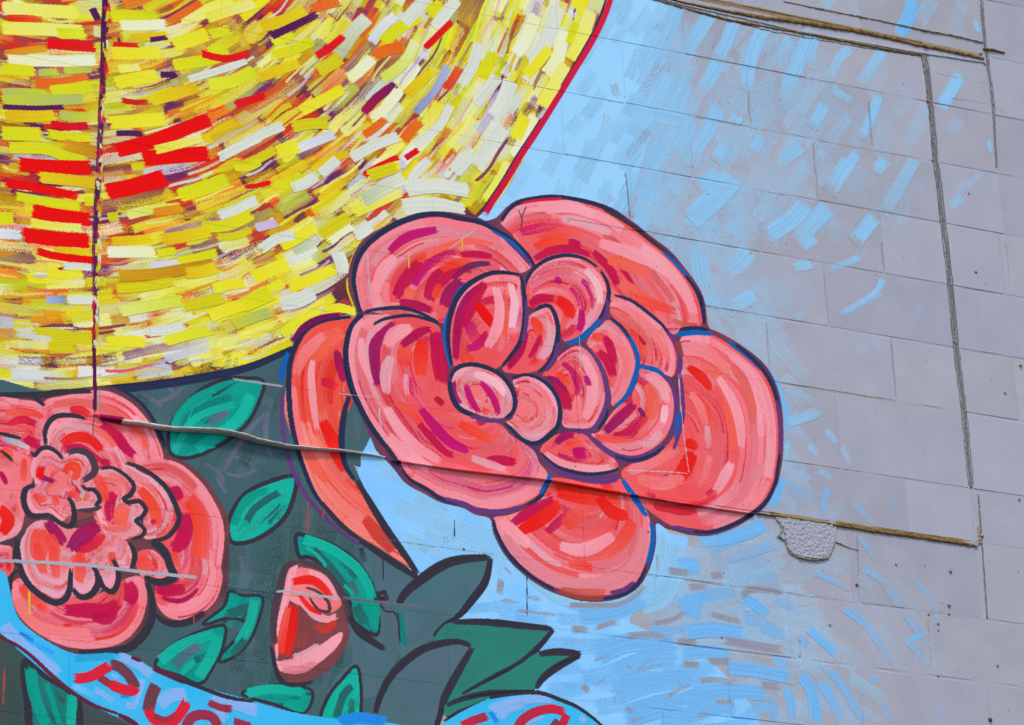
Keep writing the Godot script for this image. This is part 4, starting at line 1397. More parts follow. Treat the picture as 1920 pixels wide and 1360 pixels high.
	line("6a6d84", "", 12.2, [-785,-666,-783,-705])
	dab("475f66", "", 30.4, .6, .4, [-802,-678,-704,-655])
	dab("4c7078", "4a6a70", 45.7, 1.5, 1.3, [-846,-735,-778,-734,-695,-733])
	dab("4a6a70", "", 35.5, .6, .35, [-852,-1014,-756,-945])
	dab("4a6a70", "", 30.4, .6, .3, [-842,-984,-737,-1010])
	dab("35303c", "", 15.2, .7, .4, [-898,-502,-918,-575])
	scumble("6a6d84", [-1088,-262,-619,-98,-621,-221,-507,-507,-685,-591,-829,-463,-958,-451], Vector2(46, 159), .03, 14, .25, .5)
	scumble("5c7276", [-1088,-262,-619,-98,-621,-221,-507,-507,-685,-591,-829,-463,-958,-451], Vector2(44, 97), .03, 26, .35, .7)
	scumble("2c4442", [-1088,-262,-619,-98,-621,-221,-507,-507,-685,-591,-829,-463,-958,-451], Vector2(29, 125), .03, 22, .35, .7)
	scumble("475f66", [-1088,-262,-619,-98,-621,-221,-507,-507,-685,-591,-829,-463,-958,-451], Vector2(44, 97), .03, 34, .4, .8)
	scumble("6a6d84", [-816,-652,-566,-515,-420,-615,-430,-996,-776,-1035,-831,-814], Vector2(16, 150), .03, 12, .25, .45)
	scumble("5c7276", [-816,-652,-566,-515,-420,-615,-430,-996,-776,-1035,-831,-814], Vector2(15, 91), .03, 30, .35, .7)
	scumble("2c4442", [-816,-652,-566,-515,-420,-615,-430,-996,-776,-1035,-831,-814], Vector2(15, 91), .03, 26, .35, .7)
	scumble("385450", [-816,-652,-566,-515,-420,-615,-430,-996,-776,-1035,-831,-814], Vector2(15, 91), .03, 34, .4, .8)
	scumble("4c7078", [-774,-835,-391,-641,-402,-1036,-747,-1032], Vector2(61, 151), .03, 14, .35, .6)
	scumble("385450", [-1410,-997,-1328,-1042,-1326,-1179,-1406,-1188], Vector2(3, 110), .03, 10, .4, .8)
	fill("46686e", "566a76", [-491,-801,-455,-818,-402,-753,-445,-707,-450,-611,-413,-610,-310,-675,-361,-748,-349,-856,-369,-902,-408,-993,-554,-1031,-531,-964,-486,-916,-492,-859])
	film(fig, "teal_paint", smoothed(points([-491,-801,-455,-818,-402,-753,-445,-707,-450,-611,-413,-610,-310,-675,-361,-748,-349,-856,-369,-902,-408,-993,-554,-1031,-531,-964,-486,-916,-492,-859]), true))
	dab("566a76", "", 33.8, .8, .5, [-386,-729,-374,-823,-383,-897])
	dab("4c7078", "", 30.0, .7, .5, [-477,-835,-457,-905,-466,-978])
	dab("6a6d84", "", 22.5, .5, .4, [-552,-945,-568,-1004])
	line("3a3541", "", 5.2, [-444,-677,-415,-718,-395,-767,-365,-770,-352,-820,-350,-878,-357,-897])
	fill("3c6062", "475f66", [-478,-184,-455,-196,-429,-223,-402,-251,-417,-275,-433,-308,-449,-341,-451,-371,-474,-363,-498,-336,-502,-280,-496,-233])
	film(fig, "teal_paint", smoothed(points([-478,-184,-455,-196,-429,-223,-402,-251,-417,-275,-433,-308,-449,-341,-451,-371,-474,-363,-498,-336,-502,-280,-496,-233]), true))
	dab("475f66", "566a76", 22.5, .9, .6, [-463,-212,-457,-258,-465,-305])
	line("2b3050", "", 25.5, [-1507,-328,-1355,-306,-1284,-292,-1141,-256,-996,-218,-848,-169,-747,-127,-624,-52])
	line("2b3050", "", 21.0, [-1145,-256,-1088,-265,-1036,-308,-984,-405])
	fig = thing("painted_leaf", "broad teal leaf with a pale looped vein under the yellow field", "painted leaf", "bright teal painted leaves")
	leaf(fig, "leaf_blade", "06a28c", "0b8379", "3a3541", 10.5, [-718,-170,-743,-255,-784,-318,-849,-374,-918,-413,-970,-413,-980,-368,-966,-315,-927,-254,-873,-205,-823,-177,-768,-166])
	dab("0b8379", "", 22.5, 1.2, .9, [-955,-369,-930,-305,-871,-259,-798,-221])
	dab("276a66", "6a6d84", 26.2, 1.2, .9, [-872,-312,-835,-280,-820,-259])
	dab("18b49c", "06a28c", 18.8, 1.4, 1.0, [-966,-408,-922,-319,-872,-278,-791,-243])
	dab("06a28c", "18b49c", 30.0, 1.3, 1.0, [-908,-392,-843,-338,-784,-280,-750,-203])
	dab("06a28c", "", 22.5, 1.2, .9, [-969,-356,-951,-301,-908,-246,-842,-205])
	line("18b49c", "", 3.8, [-962,-407,-940,-352,-911,-265])
	line("18b49c", "", 3.8, [-933,-411,-894,-390,-843,-371])
	fig = thing("painted_leaf", "small teal leaf with dark slits above the rose bud", "painted leaf", "bright teal painted leaves")
	leaf(fig, "leaf_blade", "06a28c", "18b49c", "3a3541", 12.0, [-634,-429,-652,-521,-693,-577,-752,-620,-801,-634,-818,-615,-815,-566,-775,-497,-705,-450])
	dab("276a66", "", 18.3, 1.3, 1.0, [-772,-575,-742,-526,-672,-471])
	dab("276a66", "", 11.2, 1.2, .8, [-767,-589,-713,-547,-673,-501])
	dab("18b49c", "", 13.2, 1.3, 1.0, [-797,-623,-732,-559,-652,-468])
	dab("06a28c", "", 20.3, 1.3, 1.0, [-806,-589,-771,-510,-702,-470])
	fig = thing("painted_leaf", "long bright teal leaf arching over the right of the rose bud", "painted leaf", "bright teal painted leaves")
	leaf(fig, "leaf_blade", "06a28c", "0b8379", "3a3541", 11.2, [-634,-591,-597,-590,-531,-604,-473,-637,-437,-680,-419,-726,-412,-791,-418,-836,-455,-825,-484,-800,-490,-757,-511,-708,-547,-669,-598,-646,-627,-646])
	dab("18b49c", "06a28c", 30.0, 1.4, 1.1, [-619,-597,-546,-613,-480,-649,-444,-692,-424,-748])
	dab("276a66", "", 26.2, 1.2, .8, [-594,-619,-547,-661,-511,-701,-482,-741])
	dab("18b49c", "", 11.2, 1.3, .9, [-612,-618,-576,-639,-547,-672])
	dab("276a66", "4c7078", 22.5, 1.2, .8, [-489,-698,-468,-732])
	dab("18b49c", "", 9.8, 1.3, 1.0, [-504,-711,-479,-733])
	dab("276a66", "", 33.8, .9, .6, [-476,-762,-447,-814])
	dab("06a28c", "", 26.2, 1.2, .9, [-420,-741,-421,-785,-426,-829])
	fig = thing("painted_leaf", "curled teal leaf just left of the rose bud", "painted leaf", "bright teal painted leaves")
	leaf(fig, "leaf_blade", "06a28c", "0b8379", "3a3541", 8.1, [-783,-774,-730,-772,-735,-821,-760,-888,-799,-936,-842,-960,-837,-935,-799,-892,-774,-846,-827,-842,-875,-863,-885,-859,-832,-809,-817,-768])
	dab("276a66", "", 25.4, 1.2, .9, [-822,-832,-754,-799])
	dab("18b49c", "", 25.4, 1.3, 1.0, [-749,-779,-764,-849,-799,-912])
	dab("276a66", "", 20.3, 1.1, .7, [-774,-889,-813,-942])
	fig = thing("painted_leaf", "split teal leaf between the left rose and the banner", "painted leaf", "bright teal painted leaves")
	leaf(fig, "leaf_blade", "0b8379", "06a28c", "3a3541", 9.1, [-832,-862,-835,-916,-861,-972,-895,-1023,-947,-1010,-1013,-989,-970,-932,-899,-887])
	dab("18b49c", "06a28c", 28.4, 1.4, 1.1, [-1003,-979,-947,-929,-851,-884])
	dab("276a66", "6a6d84", 25.4, 1.2, .9, [-966,-989,-928,-946,-890,-918])
	dab("06a28c", "18b49c", 28.4, 1.4, 1.1, [-847,-884,-861,-938,-904,-1015])
	dab("18b49c", "", 15.2, 1.3, .9, [-947,-1006,-909,-963])
	fig = thing("painted_leaf", "flat teal leaf tucked under the rose bud along the banner", "painted leaf", "bright teal painted leaves")
	leaf(fig, "leaf_blade", "0b8379", "06a28c", "3a3541", 8.1, [-785,-1039,-732,-1012,-660,-1001,-597,-1011,-622,-1071,-699,-1056])
	dab("18b49c", "06a28c", 25.4, 1.4, 1.1, [-776,-1038,-708,-1016,-611,-1015])
	dab("06a28c", "", 25.4, 1.3, 1.0, [-612,-1020,-632,-1065])
	fig = thing("painted_leaf", "narrow pointed teal leaf at the foot of the dark leaves", "painted leaf", "bright teal painted leaves")
	leaf(fig, "leaf_blade", "06a28c", "18b49c", "3a3541", 9.1, [-475,-929,-464,-998,-474,-1081,-516,-1096,-574,-1083,-553,-1018,-518,-971])
	dab("276a66", "", 20.3, 1.2, .9, [-535,-1079,-514,-1014,-483,-976])
	dab("276a66", "", 15.2, 1.1, .7, [-496,-1079,-489,-1011])
	fig = thing("painted_leaf", "tall teal leaf below the banner in the lower left corner", "painted leaf", "bright teal painted leaves")
	leaf(fig, "leaf_blade", "0b8379", "276a66", "3a3541", 20.3, [-1346,-1019,-1290,-1050,-1216,-1097,-1220,-1195,-1320,-1206,-1339,-1120])
	dab("06a28c", "", 30.4, 1.4, 1.1, [-1334,-1031,-1321,-1105,-1288,-1184])
	dab("06a28c", "18b49c", 25.4, 1.3, 1.0, [-1226,-1084,-1229,-1178])
	dab("06a28c", "", 15.2, 1.1, .8, [-1295,-1060,-1271,-1127,-1256,-1181])
	fig = thing("dark_leaf", "large grey green leaf with a black outline, tip pointing right over the blue", "painted leaf", "dark painted leaves with black outlines")
	fill("46686e", "4c7078", [-87,-577,-105,-656,-154,-730,-200,-765,-255,-823,-308,-866,-354,-893,-351,-813,-365,-756,-353,-736,-303,-682,-241,-633,-179,-598])
	film(fig, "leaf_blade", smoothed(points([-87,-577,-105,-656,-154,-730,-200,-765,-255,-823,-308,-866,-354,-893,-351,-813,-365,-756,-353,-736,-303,-682,-241,-633,-179,-598]), true))
	dab("566a76", "", 37.5, .7, .5, [-338,-855,-253,-771,-135,-638])
	dab("0b8379", "", 18.8, 1.2, 1.0, [-354,-762,-348,-812,-342,-863])
	line("3a3541", "", 27.8, [-357,-751,-334,-711,-280,-660,-225,-619,-171,-596,-87,-579])
	line("3a3541", "", 22.5, [-87,-579,-105,-649,-145,-706,-177,-747,-200,-765])
	line("3a3541", "", 16.5, [-185,-758,-224,-786,-255,-819,-259,-831])
	fig = thing("dark_leaf", "green leaf with a black outline below the large grey green leaf", "painted leaf", "dark painted leaves with black outlines")
	fill("2a8272", "2f7468", [-205,-777,-113,-765,-18,-761,86,-760,41,-814,-11,-868,-78,-905,-186,-979,-231,-1002,-222,-965,-183,-895,-154,-840,-180,-829,-248,-841,-255,-823,-231,-791])
	film(fig, "leaf_blade", smoothed(points([-205,-777,-113,-765,-18,-761,86,-760,41,-814,-11,-868,-78,-905,-186,-979,-231,-1002,-222,-965,-183,-895,-154,-840,-180,-829,-248,-841,-255,-823,-231,-791]), true))
	dab("2f7468", "", 45.0, .5, .3, [-180,-814,-66,-808,31,-785])
	dab("2f7468", "", 37.5, .5, .3, [-203,-956,-126,-881,-29,-833])
	line("3a3541", "", 21.0, [-204,-775,-113,-764,-18,-761,89,-759])
	line("3a3541", "", 18.8, [86,-760,41,-814,-15,-868,-78,-907,-132,-940,-186,-975])
	fig = thing("dark_leaf", "short green leaf with a black outline pointing right above the round banner", "painted leaf", "dark painted leaves with black outlines")
	fill("2f7468", "2a8272", [164,-819,100,-855,52,-897,27,-933,-42,-948,-125,-965,-186,-979,-128,-940,-70,-906,-7,-864,40,-832])
	film(fig, "leaf_blade", smoothed(points([164,-819,100,-855,52,-897,27,-933,-42,-948,-125,-965,-186,-979,-128,-940,-70,-906,-7,-864,40,-832]), true))
	line("3a3541", "", 21.0, [36,-836,94,-822,168,-819])
	line("3a3541", "", 21.0, [164,-821,100,-859,52,-897,23,-937])
	fig = thing("dark_leaf", "grey green leaf with a black outline at the bottom, left of the round banner", "painted leaf", "dark painted leaves with black outlines")
	fill("46686e", "566a76", [-150,-836,-183,-895,-214,-946,-238,-996,-263,-1060,-301,-1089,-447,-1105,-427,-1042,-392,-963,-347,-907,-286,-863,-233,-839,-188,-830])
	film(fig, "leaf_blade", smoothed(points([-150,-836,-183,-895,-214,-946,-238,-996,-263,-1060,-301,-1089,-447,-1105,-427,-1042,-392,-963,-347,-907,-286,-863,-233,-839,-188,-830]), true))
	dab("566a76", "", 45.0, .6, .4, [-358,-1052,-311,-957,-219,-877])
	line("3a3541", "", 21.8, [-428,-1053,-408,-993,-377,-939,-331,-891,-286,-858,-233,-837,-188,-828,-148,-836])
	line("3a3541", "", 21.8, [-148,-836,-183,-895,-210,-942,-234,-988,-247,-1033,-263,-1078])
	fig = thing("dark_leaf", "thin green sliver of leaf along the top of the round banner", "painted leaf", "dark painted leaves with black outlines")
	fill("2f7468", "2a8272", [-231,-1002,-186,-983,-125,-969,-103,-970,-149,-1000,-202,-1028,-232,-1035])
	film(fig, "leaf_blade", smoothed(points([-231,-1002,-186,-983,-125,-969,-103,-970,-149,-1000,-202,-1028,-232,-1035]), true))
	line("3a3541", "", 16.5, [-231,-1008,-186,-985,-118,-962,-42,-950,31,-940])
	line("3a3541", "", 13.5, [-240,-1054,-198,-1024,-149,-1000,-107,-974])
	line("3a3541", "", 22.5, [-491,-790,-470,-831,-426,-858,-390,-876])
	line("3a3541", "", 6.0, [-357,-762,-355,-813,-353,-857])
	fig = thing("painted_rose", "pink rose with ruffled petals at the left edge, a small blossom in its middle", "painted rose", "painted roses")
	fill("4a343c", "86464a", [-1535,-327,-1425,-313,-1321,-305,-1159,-249,-1088,-265,-1036,-308,-984,-408,-937,-427,-884,-464,-846,-515,-818,-573,-816,-638,-819,-740,-842,-806,-894,-856,-957,-881,-1012,-859,-1028,-841,-1045,-900,-1089,-950,-1154,-980,-1227,-987,-1300,-967,-1360,-930,-1391,-880,-1394,-833,-1414,-809,-1521,-816])
	film(fig, "outline_paint", smoothed(points([-1535,-327,-1425,-313,-1321,-305,-1159,-249,-1088,-265,-1036,-308,-984,-408,-937,-427,-884,-464,-846,-515,-818,-573,-816,-638,-819,-740,-842,-806,-894,-856,-957,-881,-1012,-859,-1028,-841,-1045,-900,-1089,-950,-1154,-980,-1227,-987,-1300,-967,-1360,-930,-1391,-880,-1394,-833,-1414,-809,-1521,-816]), true))
	petal(fig, "rose", -1392, -513, [-1534,-338,-1425,-319,-1369,-320,-1316,-323,-1299,-368,-1306,-428,-1338,-491,-1421,-503,-1530,-504])
	petal(fig, "rose", -1170, -510, [-1315,-323,-1258,-291,-1161,-261,-1092,-277,-1043,-319,-1016,-359,-993,-427,-1023,-453,-1143,-478,-1283,-483,-1306,-428])
	petal(fig, "pale", -1184, -512, [-1305,-431,-1298,-383,-1264,-351,-1212,-349,-1160,-362,-1121,-396,-1097,-439,-1086,-484,-1156,-538,-1254,-523,-1294,-485])
	petal(fig, "rose", -1043, -638, [-1001,-431,-947,-436,-895,-475,-861,-520,-835,-576,-831,-637,-839,-702,-836,-741,-855,-799,-899,-842,-957,-862,-996,-846,-1015,-801,-1001,-749,-984,-689,-1015,-653,-994,-610,-970,-571,-987,-507,-1030,-469,-1072,-456])
	petal(fig, "pale", -1064, -583, [-1101,-455,-1052,-474,-1013,-489,-984,-520,-967,-556,-970,-593,-987,-628,-1018,-650,-1046,-651,-1046,-603,-1061,-569,-1086,-543,-1089,-504])
	petal(fig, "pale", -1155, -596, [-1182,-495,-1139,-473,-1096,-480,-1074,-505,-1078,-530,-1094,-550,-1061,-551,-1044,-569,-1055,-604,-1046,-632,-1063,-653,-1090,-662,-1127,-665,-1162,-640,-1184,-586,-1192,-528])
	petal(fig, "pale", -1406, -544, [-1530,-490,-1422,-457,-1380,-462,-1341,-480,-1337,-534,-1355,-577,-1355,-623,-1365,-673,-1397,-708,-1416,-714,-1524,-732])
	petal(fig, "rose", -1414, -801, [-1524,-734,-1416,-720,-1386,-725,-1377,-755,-1387,-793,-1414,-806,-1521,-820])
	petal(fig, "rose", -1209, -747, [-1384,-826,-1377,-877,-1349,-918,-1295,-952,-1228,-969,-1154,-961,-1097,-937,-1056,-890,-1038,-835,-1038,-787,-1054,-756,-1106,-777,-1140,-809,-1270,-847,-1336,-831,-1368,-803])
	petal(fig, "cup", -1197, -601, [-1339,-657,-1362,-699,-1364,-746,-1353,-793,-1332,-827,-1302,-834,-1272,-844,-1247,-820,-1234,-786,-1228,-813,-1209,-822,-1188,-818,-1173,-794,-1166,-749,-1154,-794,-1133,-801,-1117,-778,-1113,-743,-1083,-739,-1077,-701,-1091,-666,-1137,-653,-1189,-641,-1232,-651,-1301,-638])
	petal(fig, "rose", -1064, -699, [-1065,-697,-1028,-680,-997,-699,-982,-729,-994,-757,-1023,-766,-1051,-755,-1065,-728])
	petal(fig, "pale", -1265, -531, [-1328,-457,-1300,-446,-1266,-460,-1235,-447,-1200,-443,-1185,-463,-1192,-496,-1199,-524,-1165,-554,-1174,-583,-1213,-597,-1228,-602,-1235,-626,-1247,-642,-1272,-629,-1293,-614,-1330,-626,-1349,-600,-1346,-565,-1329,-545,-1342,-513])
	accent("f2685e", "ee2c20", 22.5, 1.3, .9, [-1417,-364,-1368,-353,-1327,-354,-1309,-370])
	accent("ee2c20", "b8064e", 22.5, 1.2, .9, [-1402,-391,-1365,-374,-1323,-383])
	accent("b8064e", "c8103c", 30.0, 1.1, .8, [-1360,-421,-1339,-433,-1315,-433])
	accent("f2685e", "", 26.2, 1.3, .9, [-1292,-323,-1243,-308,-1194,-304,-1137,-314,-1087,-340,-1051,-383])
	accent("c8103c", "ee2c20", 26.2, 1.2, .8, [-1243,-330,-1215,-326,-1187,-333])
	accent("ee2c20", "f2685e", 22.5, 1.3, .9, [-1144,-345,-1087,-344,-1048,-368,-1037,-418])
	accent("c8103c", "b8064e", 33.8, 1.3, .9, [-1165,-356,-1123,-379,-1094,-412,-1065,-437])
	accent("f2685e", "f4583a", 22.5, 1.1, .8, [-1183,-369,-1147,-386,-1119,-419])
	accent("ee2c20", "e80404", 30.0, 1.3, 1.0, [-1266,-426,-1228,-402,-1186,-403,-1154,-435])
	accent("b8064e", "c8103c", 22.5, 1.1, .7, [-1259,-439,-1214,-429,-1171,-452,-1143,-463])
	accent("c8103c", "", 22.5, 1.2, .9, [-1157,-465,-1136,-458])
	accent("ee2c20", "f4583a", 33.8, 1.4, 1.0, [-1058,-517,-1029,-550,-1012,-587,-1019,-621])
	accent("c8103c", "b8064e", 15.0, 1.0, .7, [-1026,-604,-1012,-606])
	accent("b8064e", "c8103c", 41.2, 1.3, 1.0, [-969,-501,-951,-539])
	accent("ee2c20", "f4583a", 37.5, 1.3, 1.0, [-930,-528,-905,-576,-894,-630,-902,-696])
	accent("b8064e", "c8103c", 41.2, 1.3, .9, [-937,-566,-933,-610,-948,-655,-980,-674])
	accent("ee2c20", "f2685e", 26.2, 1.2, .8, [-923,-513,-891,-560,-880,-628,-887,-698])
	accent("c8103c", "b8064e", 30.0, 1.1, .7, [-1121,-533,-1135,-579,-1131,-629])
	accent("f2685e", "f4583a", 41.2, 1.2, .8, [-1093,-566,-1107,-604,-1107,-633])
	accent("f2685e", "ee2c20", 33.8, 1.2, .9, [-1178,-497,-1157,-524,-1149,-573])
	accent("7c1458", "b8064e", 33.8, 1.3, 1.0, [-1301,-641,-1273,-670,-1248,-699])
	accent("7c1458", "b8064e", 45.0, 1.3, .9, [-1238,-715,-1204,-668,-1156,-629])
	accent("b8064e", "ee2c20", 26.2, 1.1, .8, [-1224,-713,-1176,-689,-1145,-649])
	accent("a8443c", "86464a", 22.5, 1.0, .7, [-1263,-654,-1225,-620,-1163,-597])
	accent("ee2c20", "f2685e", 48.8, 1.3, 1.0, [-1314,-661,-1317,-704,-1320,-754])
	accent("ee2c20", "f2685e", 33.8, 1.2, .9, [-1290,-672,-1279,-713,-1279,-749])
	accent("f2685e", "ee2c20", 33.8, 1.2, .9, [-1224,-720,-1210,-747])
	accent("b8064e", "7c1458", 15.0, 1.3, 1.0, [-1307,-490,-1317,-517,-1306,-526,-1272,-532])
	accent("ee2c20", "f4583a", 22.5, 1.3, 1.0, [-1255,-512,-1244,-485,-1224,-482,-1223,-507,-1244,-521])
	accent("ee2c20", "e80404", 22.5, 1.2, .9, [-1317,-495,-1320,-532])
	accent("ee2c20", "f2685e", 22.5, 1.3, 1.0, [-1333,-574,-1319,-583,-1299,-580])
	accent("ee2c20", "f2685e", 18.8, 1.2, .8, [-1281,-570,-1271,-597])
	accent("ee2c20", "f2685e", 18.8, 1.2, .8, [-1240,-557,-1212,-564])
	accent("ee2c20", "f2685e", 18.8, 1.2, .8, [-1359,-479,-1361,-545])
	accent("ee2c20", "e80404", 33.8, 1.3, .9, [-1421,-618,-1397,-651,-1416,-696])
	accent("b8064e", "", 15.0, 1.3, .8, [-1420,-524,-1402,-558])
	accent("ee2c20", "f2685e", 30.0, 1.2, .9, [-1425,-478,-1387,-465])
	accent("6f84b8", "e9e9d6", 18.8, 1.1, .7, [-1422,-434,-1381,-439,-1342,-452])
	accent("ee2c20", "f2685e", 30.0, 1.3, 1.0, [-1324,-702,-1313,-753,-1302,-787])
	accent("ee2c20", "f2685e", 26.2, 1.2, .9, [-1283,-700,-1275,-763,-1271,-798])
	accent("ee2c20", "f2685e", 30.0, 1.3, .9, [-1210,-711,-1210,-761,-1213,-797])
	accent("ee2c20", "f2685e", 22.5, 1.2, .9, [-1130,-701,-1120,-750])
	accent("b8064e", "c8103c", 41.2, 1.3, 1.0, [-1253,-873,-1195,-866,-1140,-859,-1105,-830])
	accent("b8064e", "c8103c", 33.8, 1.2, .9, [-1181,-878,-1139,-880,-1119,-849])
	accent("c8103c", "b8064e", 37.5, 1.3, 1.0, [-1085,-774,-1077,-809,-1088,-838])
	accent("ee2c20", "f2685e", 26.2, 1.2, .8, [-1366,-817,-1332,-855,-1284,-866])
	accent("ee2c20", "f2685e", 18.8, 1.0, .6, [-1321,-867,-1290,-885])
	accent("ee2c20", "", 11.2, 1.0, .6, [-1252,-912,-1225,-908])
	accent("f2685e", "f58a94", 30.0, 1.2, .9, [-1376,-853,-1344,-905,-1269,-931,-1173,-919])
	accent("ee2c20", "f2685e", 30.0, 1.2, .9, [-1050,-698,-1043,-729,-1015,-718])
	accent("b8064e", "c8103c", 33.8, 1.3, 1.0, [-1015,-786,-976,-785,-930,-772])
	accent("b8064e", "", 15.0, 1.2, .7, [-1001,-806,-958,-812,-923,-796,-895,-764])
	accent("ee2c20", "f2685e", 18.8, 1.2, .8, [-965,-679,-955,-721])
	line("3a3541", "", 17.2, [-1439,-316,-1321,-299,-1272,-283,-1180,-267])
	line("3a3541", "", 12.8, [-1338,-311,-1324,-316,-1310,-327])
	line("3a3541", "", 14.2, [-1304,-435,-1307,-399,-1295,-368,-1274,-350,-1229,-343,-1197,-349])
	line("3a3541", "", 11.2, [-1429,-420,-1395,-423,-1367,-426])
	line("3a3541", "", 9.8, [-1421,-467,-1407,-476,-1388,-491])
	line("3a3541", "", 12.8, [-1342,-455,-1333,-468,-1318,-448,-1297,-441,-1273,-452,-1255,-472])
	line("54404a", "", 20.2, [-1252,-453,-1224,-438,-1192,-444,-1175,-475,-1181,-498,-1213,-524])
	line("3a3541", "", 12.8, [-1213,-528,-1198,-540,-1174,-541,-1161,-564,-1170,-580,-1153,-581])
	line("54404a", "", 12.8, [-1156,-582,-1184,-596,-1219,-601])
	line("3a3541", "", 16.5, [-1327,-547,-1354,-562,-1359,-595,-1343,-629,-1308,-628,-1288,-618])
	line("3a3541", "", 15.0, [-1291,-622,-1267,-640,-1239,-647,-1227,-624,-1233,-585,-1250,-566])
	line("3a3541", "", 12.8, [-1164,-481,-1129,-472,-1093,-489,-1072,-512,-1079,-538,-1097,-552,-1086,-561,-1058,-554,-1040,-573,-1050,-596,-1065,-609,-1043,-628,-1050,-647,-1085,-663])
	line("3a3541", "", 15.0, [-1097,-453,-1055,-461,-1015,-482,-983,-510,-962,-548,-951,-586,-965,-621,-990,-646,-1026,-658])
	line("3a3541", "", 18.8, [-1026,-662,-997,-676,-980,-710])
	line("3a3541", "", 16.5, [-1372,-708,-1378,-748,-1376,-769])
	line("54404a", "", 15.0, [-1416,-717,-1379,-702,-1352,-670])
	line("3a3541", "", 18.0, [-1375,-698,-1371,-733,-1364,-774,-1346,-811,-1315,-838,-1277,-855,-1250,-844,-1237,-814,-1234,-757])
	line("3a3541", "", 17.2, [-1230,-810,-1209,-832,-1181,-822,-1164,-791,-1168,-760,-1182,-744])
	line("3a3541", "", 15.0, [-1161,-766,-1150,-797,-1126,-808,-1112,-781,-1113,-745,-1130,-715])
	line("3a3541", "", 15.0, [-1085,-666,-1068,-700,-1078,-744])
	line("3a3541", "", 22.5, [-1015,-653,-987,-682,-976,-717,-965,-748,-1001,-767,-1036,-760,-1050,-759])
	line("3a3541", "", 22.5, [-1039,-764,-1022,-816,-1025,-873,-1056,-926,-1104,-960,-1221,-981])
	line("3a3541", "", 18.8, [-1018,-851,-983,-872,-930,-865,-877,-827])
	line("3a3541", "", 11.2, [-1370,-782,-1387,-802,-1389,-855])
	fig = thing("painted_banner", "blue ribbon with red and brown letters running down the lower left", "painted banner", "painted blue banners")
	fill("2cb0e0", "48b8e8", [-1523,-760,-1414,-788,-1398,-800,-1386,-849,-1369,-901,-1338,-932,-1282,-963,-1227,-982,-1166,-979,-1108,-969,-1060,-980,-1013,-1000,-900,-1031,-780,-1049,-661,-1070,-520,-1077,-371,-1072,-198,-1114,-436,-1252,-834,-1264,-1069,-1154,-1123,-1132,-1203,-1102,-1273,-1058,-1364,-991,-1411,-952,-1519,-899])
	film(fig, "ribbon", smoothed(points([-1523,-760,-1414,-788,-1398,-800,-1386,-849,-1369,-901,-1338,-932,-1282,-963,-1227,-982,-1166,-979,-1108,-969,-1060,-980,-1013,-1000,-900,-1031,-780,-1049,-661,-1070,-520,-1077,-371,-1072,-198,-1114,-436,-1252,-834,-1264,-1069,-1154,-1123,-1132,-1203,-1102,-1273,-1058,-1364,-991,-1411,-952,-1519,-899]), true))
	dab("8fbef6", "", 30.0, 1.4, 1.1, [-1411,-934,-1357,-969,-1309,-1005,-1254,-1041])
	dab("8fbef6", "", 22.5, 1.3, 1.0, [-1398,-926,-1363,-970])
	dab("8fbef6", "2cb0e0", 18.8, 1.3, .9, [-1226,-1065,-1185,-1081,-1151,-1095])
	dab("8fbef6", "", 15.0, 1.2, .8, [-1172,-1066,-1117,-1098])
	dab("8fbef6", "", 26.2, 1.4, 1.1, [-1111,-975,-1063,-990,-1017,-1020])
	dab("8fbef6", "", 15.0, 1.3, 1.0, [-1045,-1027,-1055,-1066,-1069,-1106])
	dab("8fbef6", "", 17.2, 1.2, .9, [-1089,-1101,-1062,-1102])
	dab("8fbef6", "", 33.8, 1.3, .9, [-930,-1056,-972,-1064,-1007,-1096])
	dab("8fbef6", "", 33.8, 1.4, 1.2, [-867,-1052,-804,-1066,-741,-1080])
	dab("8fbef6", "", 22.5, 1.2, .9, [-854,-1082,-826,-1114])
	dab("48b8e8", "2490ea", 15.0, 1.2, .9, [-1350,-955,-1302,-977,-1268,-990])
	dab("2490ea", "", 11.2, 1.2, .8, [-1364,-943,-1323,-965])
	dab("2cb0e0", "", 18.8, 1.2, .9, [-1227,-996,-1173,-986,-1111,-975])
	dab("8fbef6", "", 9.8, 1.2, .8, [-1128,-1026,-1107,-1034])
	dab("2490ea", "", 11.2, 1.0, .7, [-1103,-1079,-1076,-1076])
	line("6a2840", "", 11.2, [-1417,-959,-1370,-978,-1329,-1004,-1274,-1050,-1219,-1088,-1165,-1113,-1103,-1127])
	line("6a2840", "", 17.2, [-1024,-997,-979,-1009,-930,-1028])
	line("6a2840", "", 11.2, [-1076,-975,-1049,-982])
	line("3a3541", "", 11.2, [-972,-1015,-895,-1034,-825,-1051,-744,-1056])
	line("6a2840", "", 15.0, [-1110,-1128,-1082,-1139,-1055,-1153])
	dab("2490ea", "", 30.4, 1.4, 1.2, [-529,-1085,-470,-1067,-391,-1072])
	letter(fig, "6e3c46", "dc2036", 21.0, [-1159,-1036,-1138,-1048,-1121,-1056])
	letter(fig, "6e3c46", "6e3c46", 28.5, [-1131,-1000,-1107,-1004,-1083,-1023,-1069,-1044,-1067,-1057])
	letter(fig, "dc2036", "dc2036", 28.5, [-1066,-1050,-1074,-1062,-1100,-1061,-1129,-1052])
	letter(fig, "dc2036", "dc2036", 27.0, [-1225,-1048,-1186,-1040,-1152,-1018,-1126,-1000])
	letter(fig, "6e3c46", "6e3c46", 31.5, [-1010,-1039,-1024,-1073,-1033,-1119])
	letter(fig, "dc2036", "dc2036", 27.0, [-1034,-1101,-1019,-1128,-993,-1139,-965,-1129,-941,-1095,-929,-1068])
	letter(fig, "6e3c46", "dc2036", 15.0, [-1017,-1121,-986,-1128,-958,-1111])
	letter(fig, "983048", "983048", 26.2, [-937,-1151,-920,-1117,-889,-1104,-861,-1111,-847,-1141])
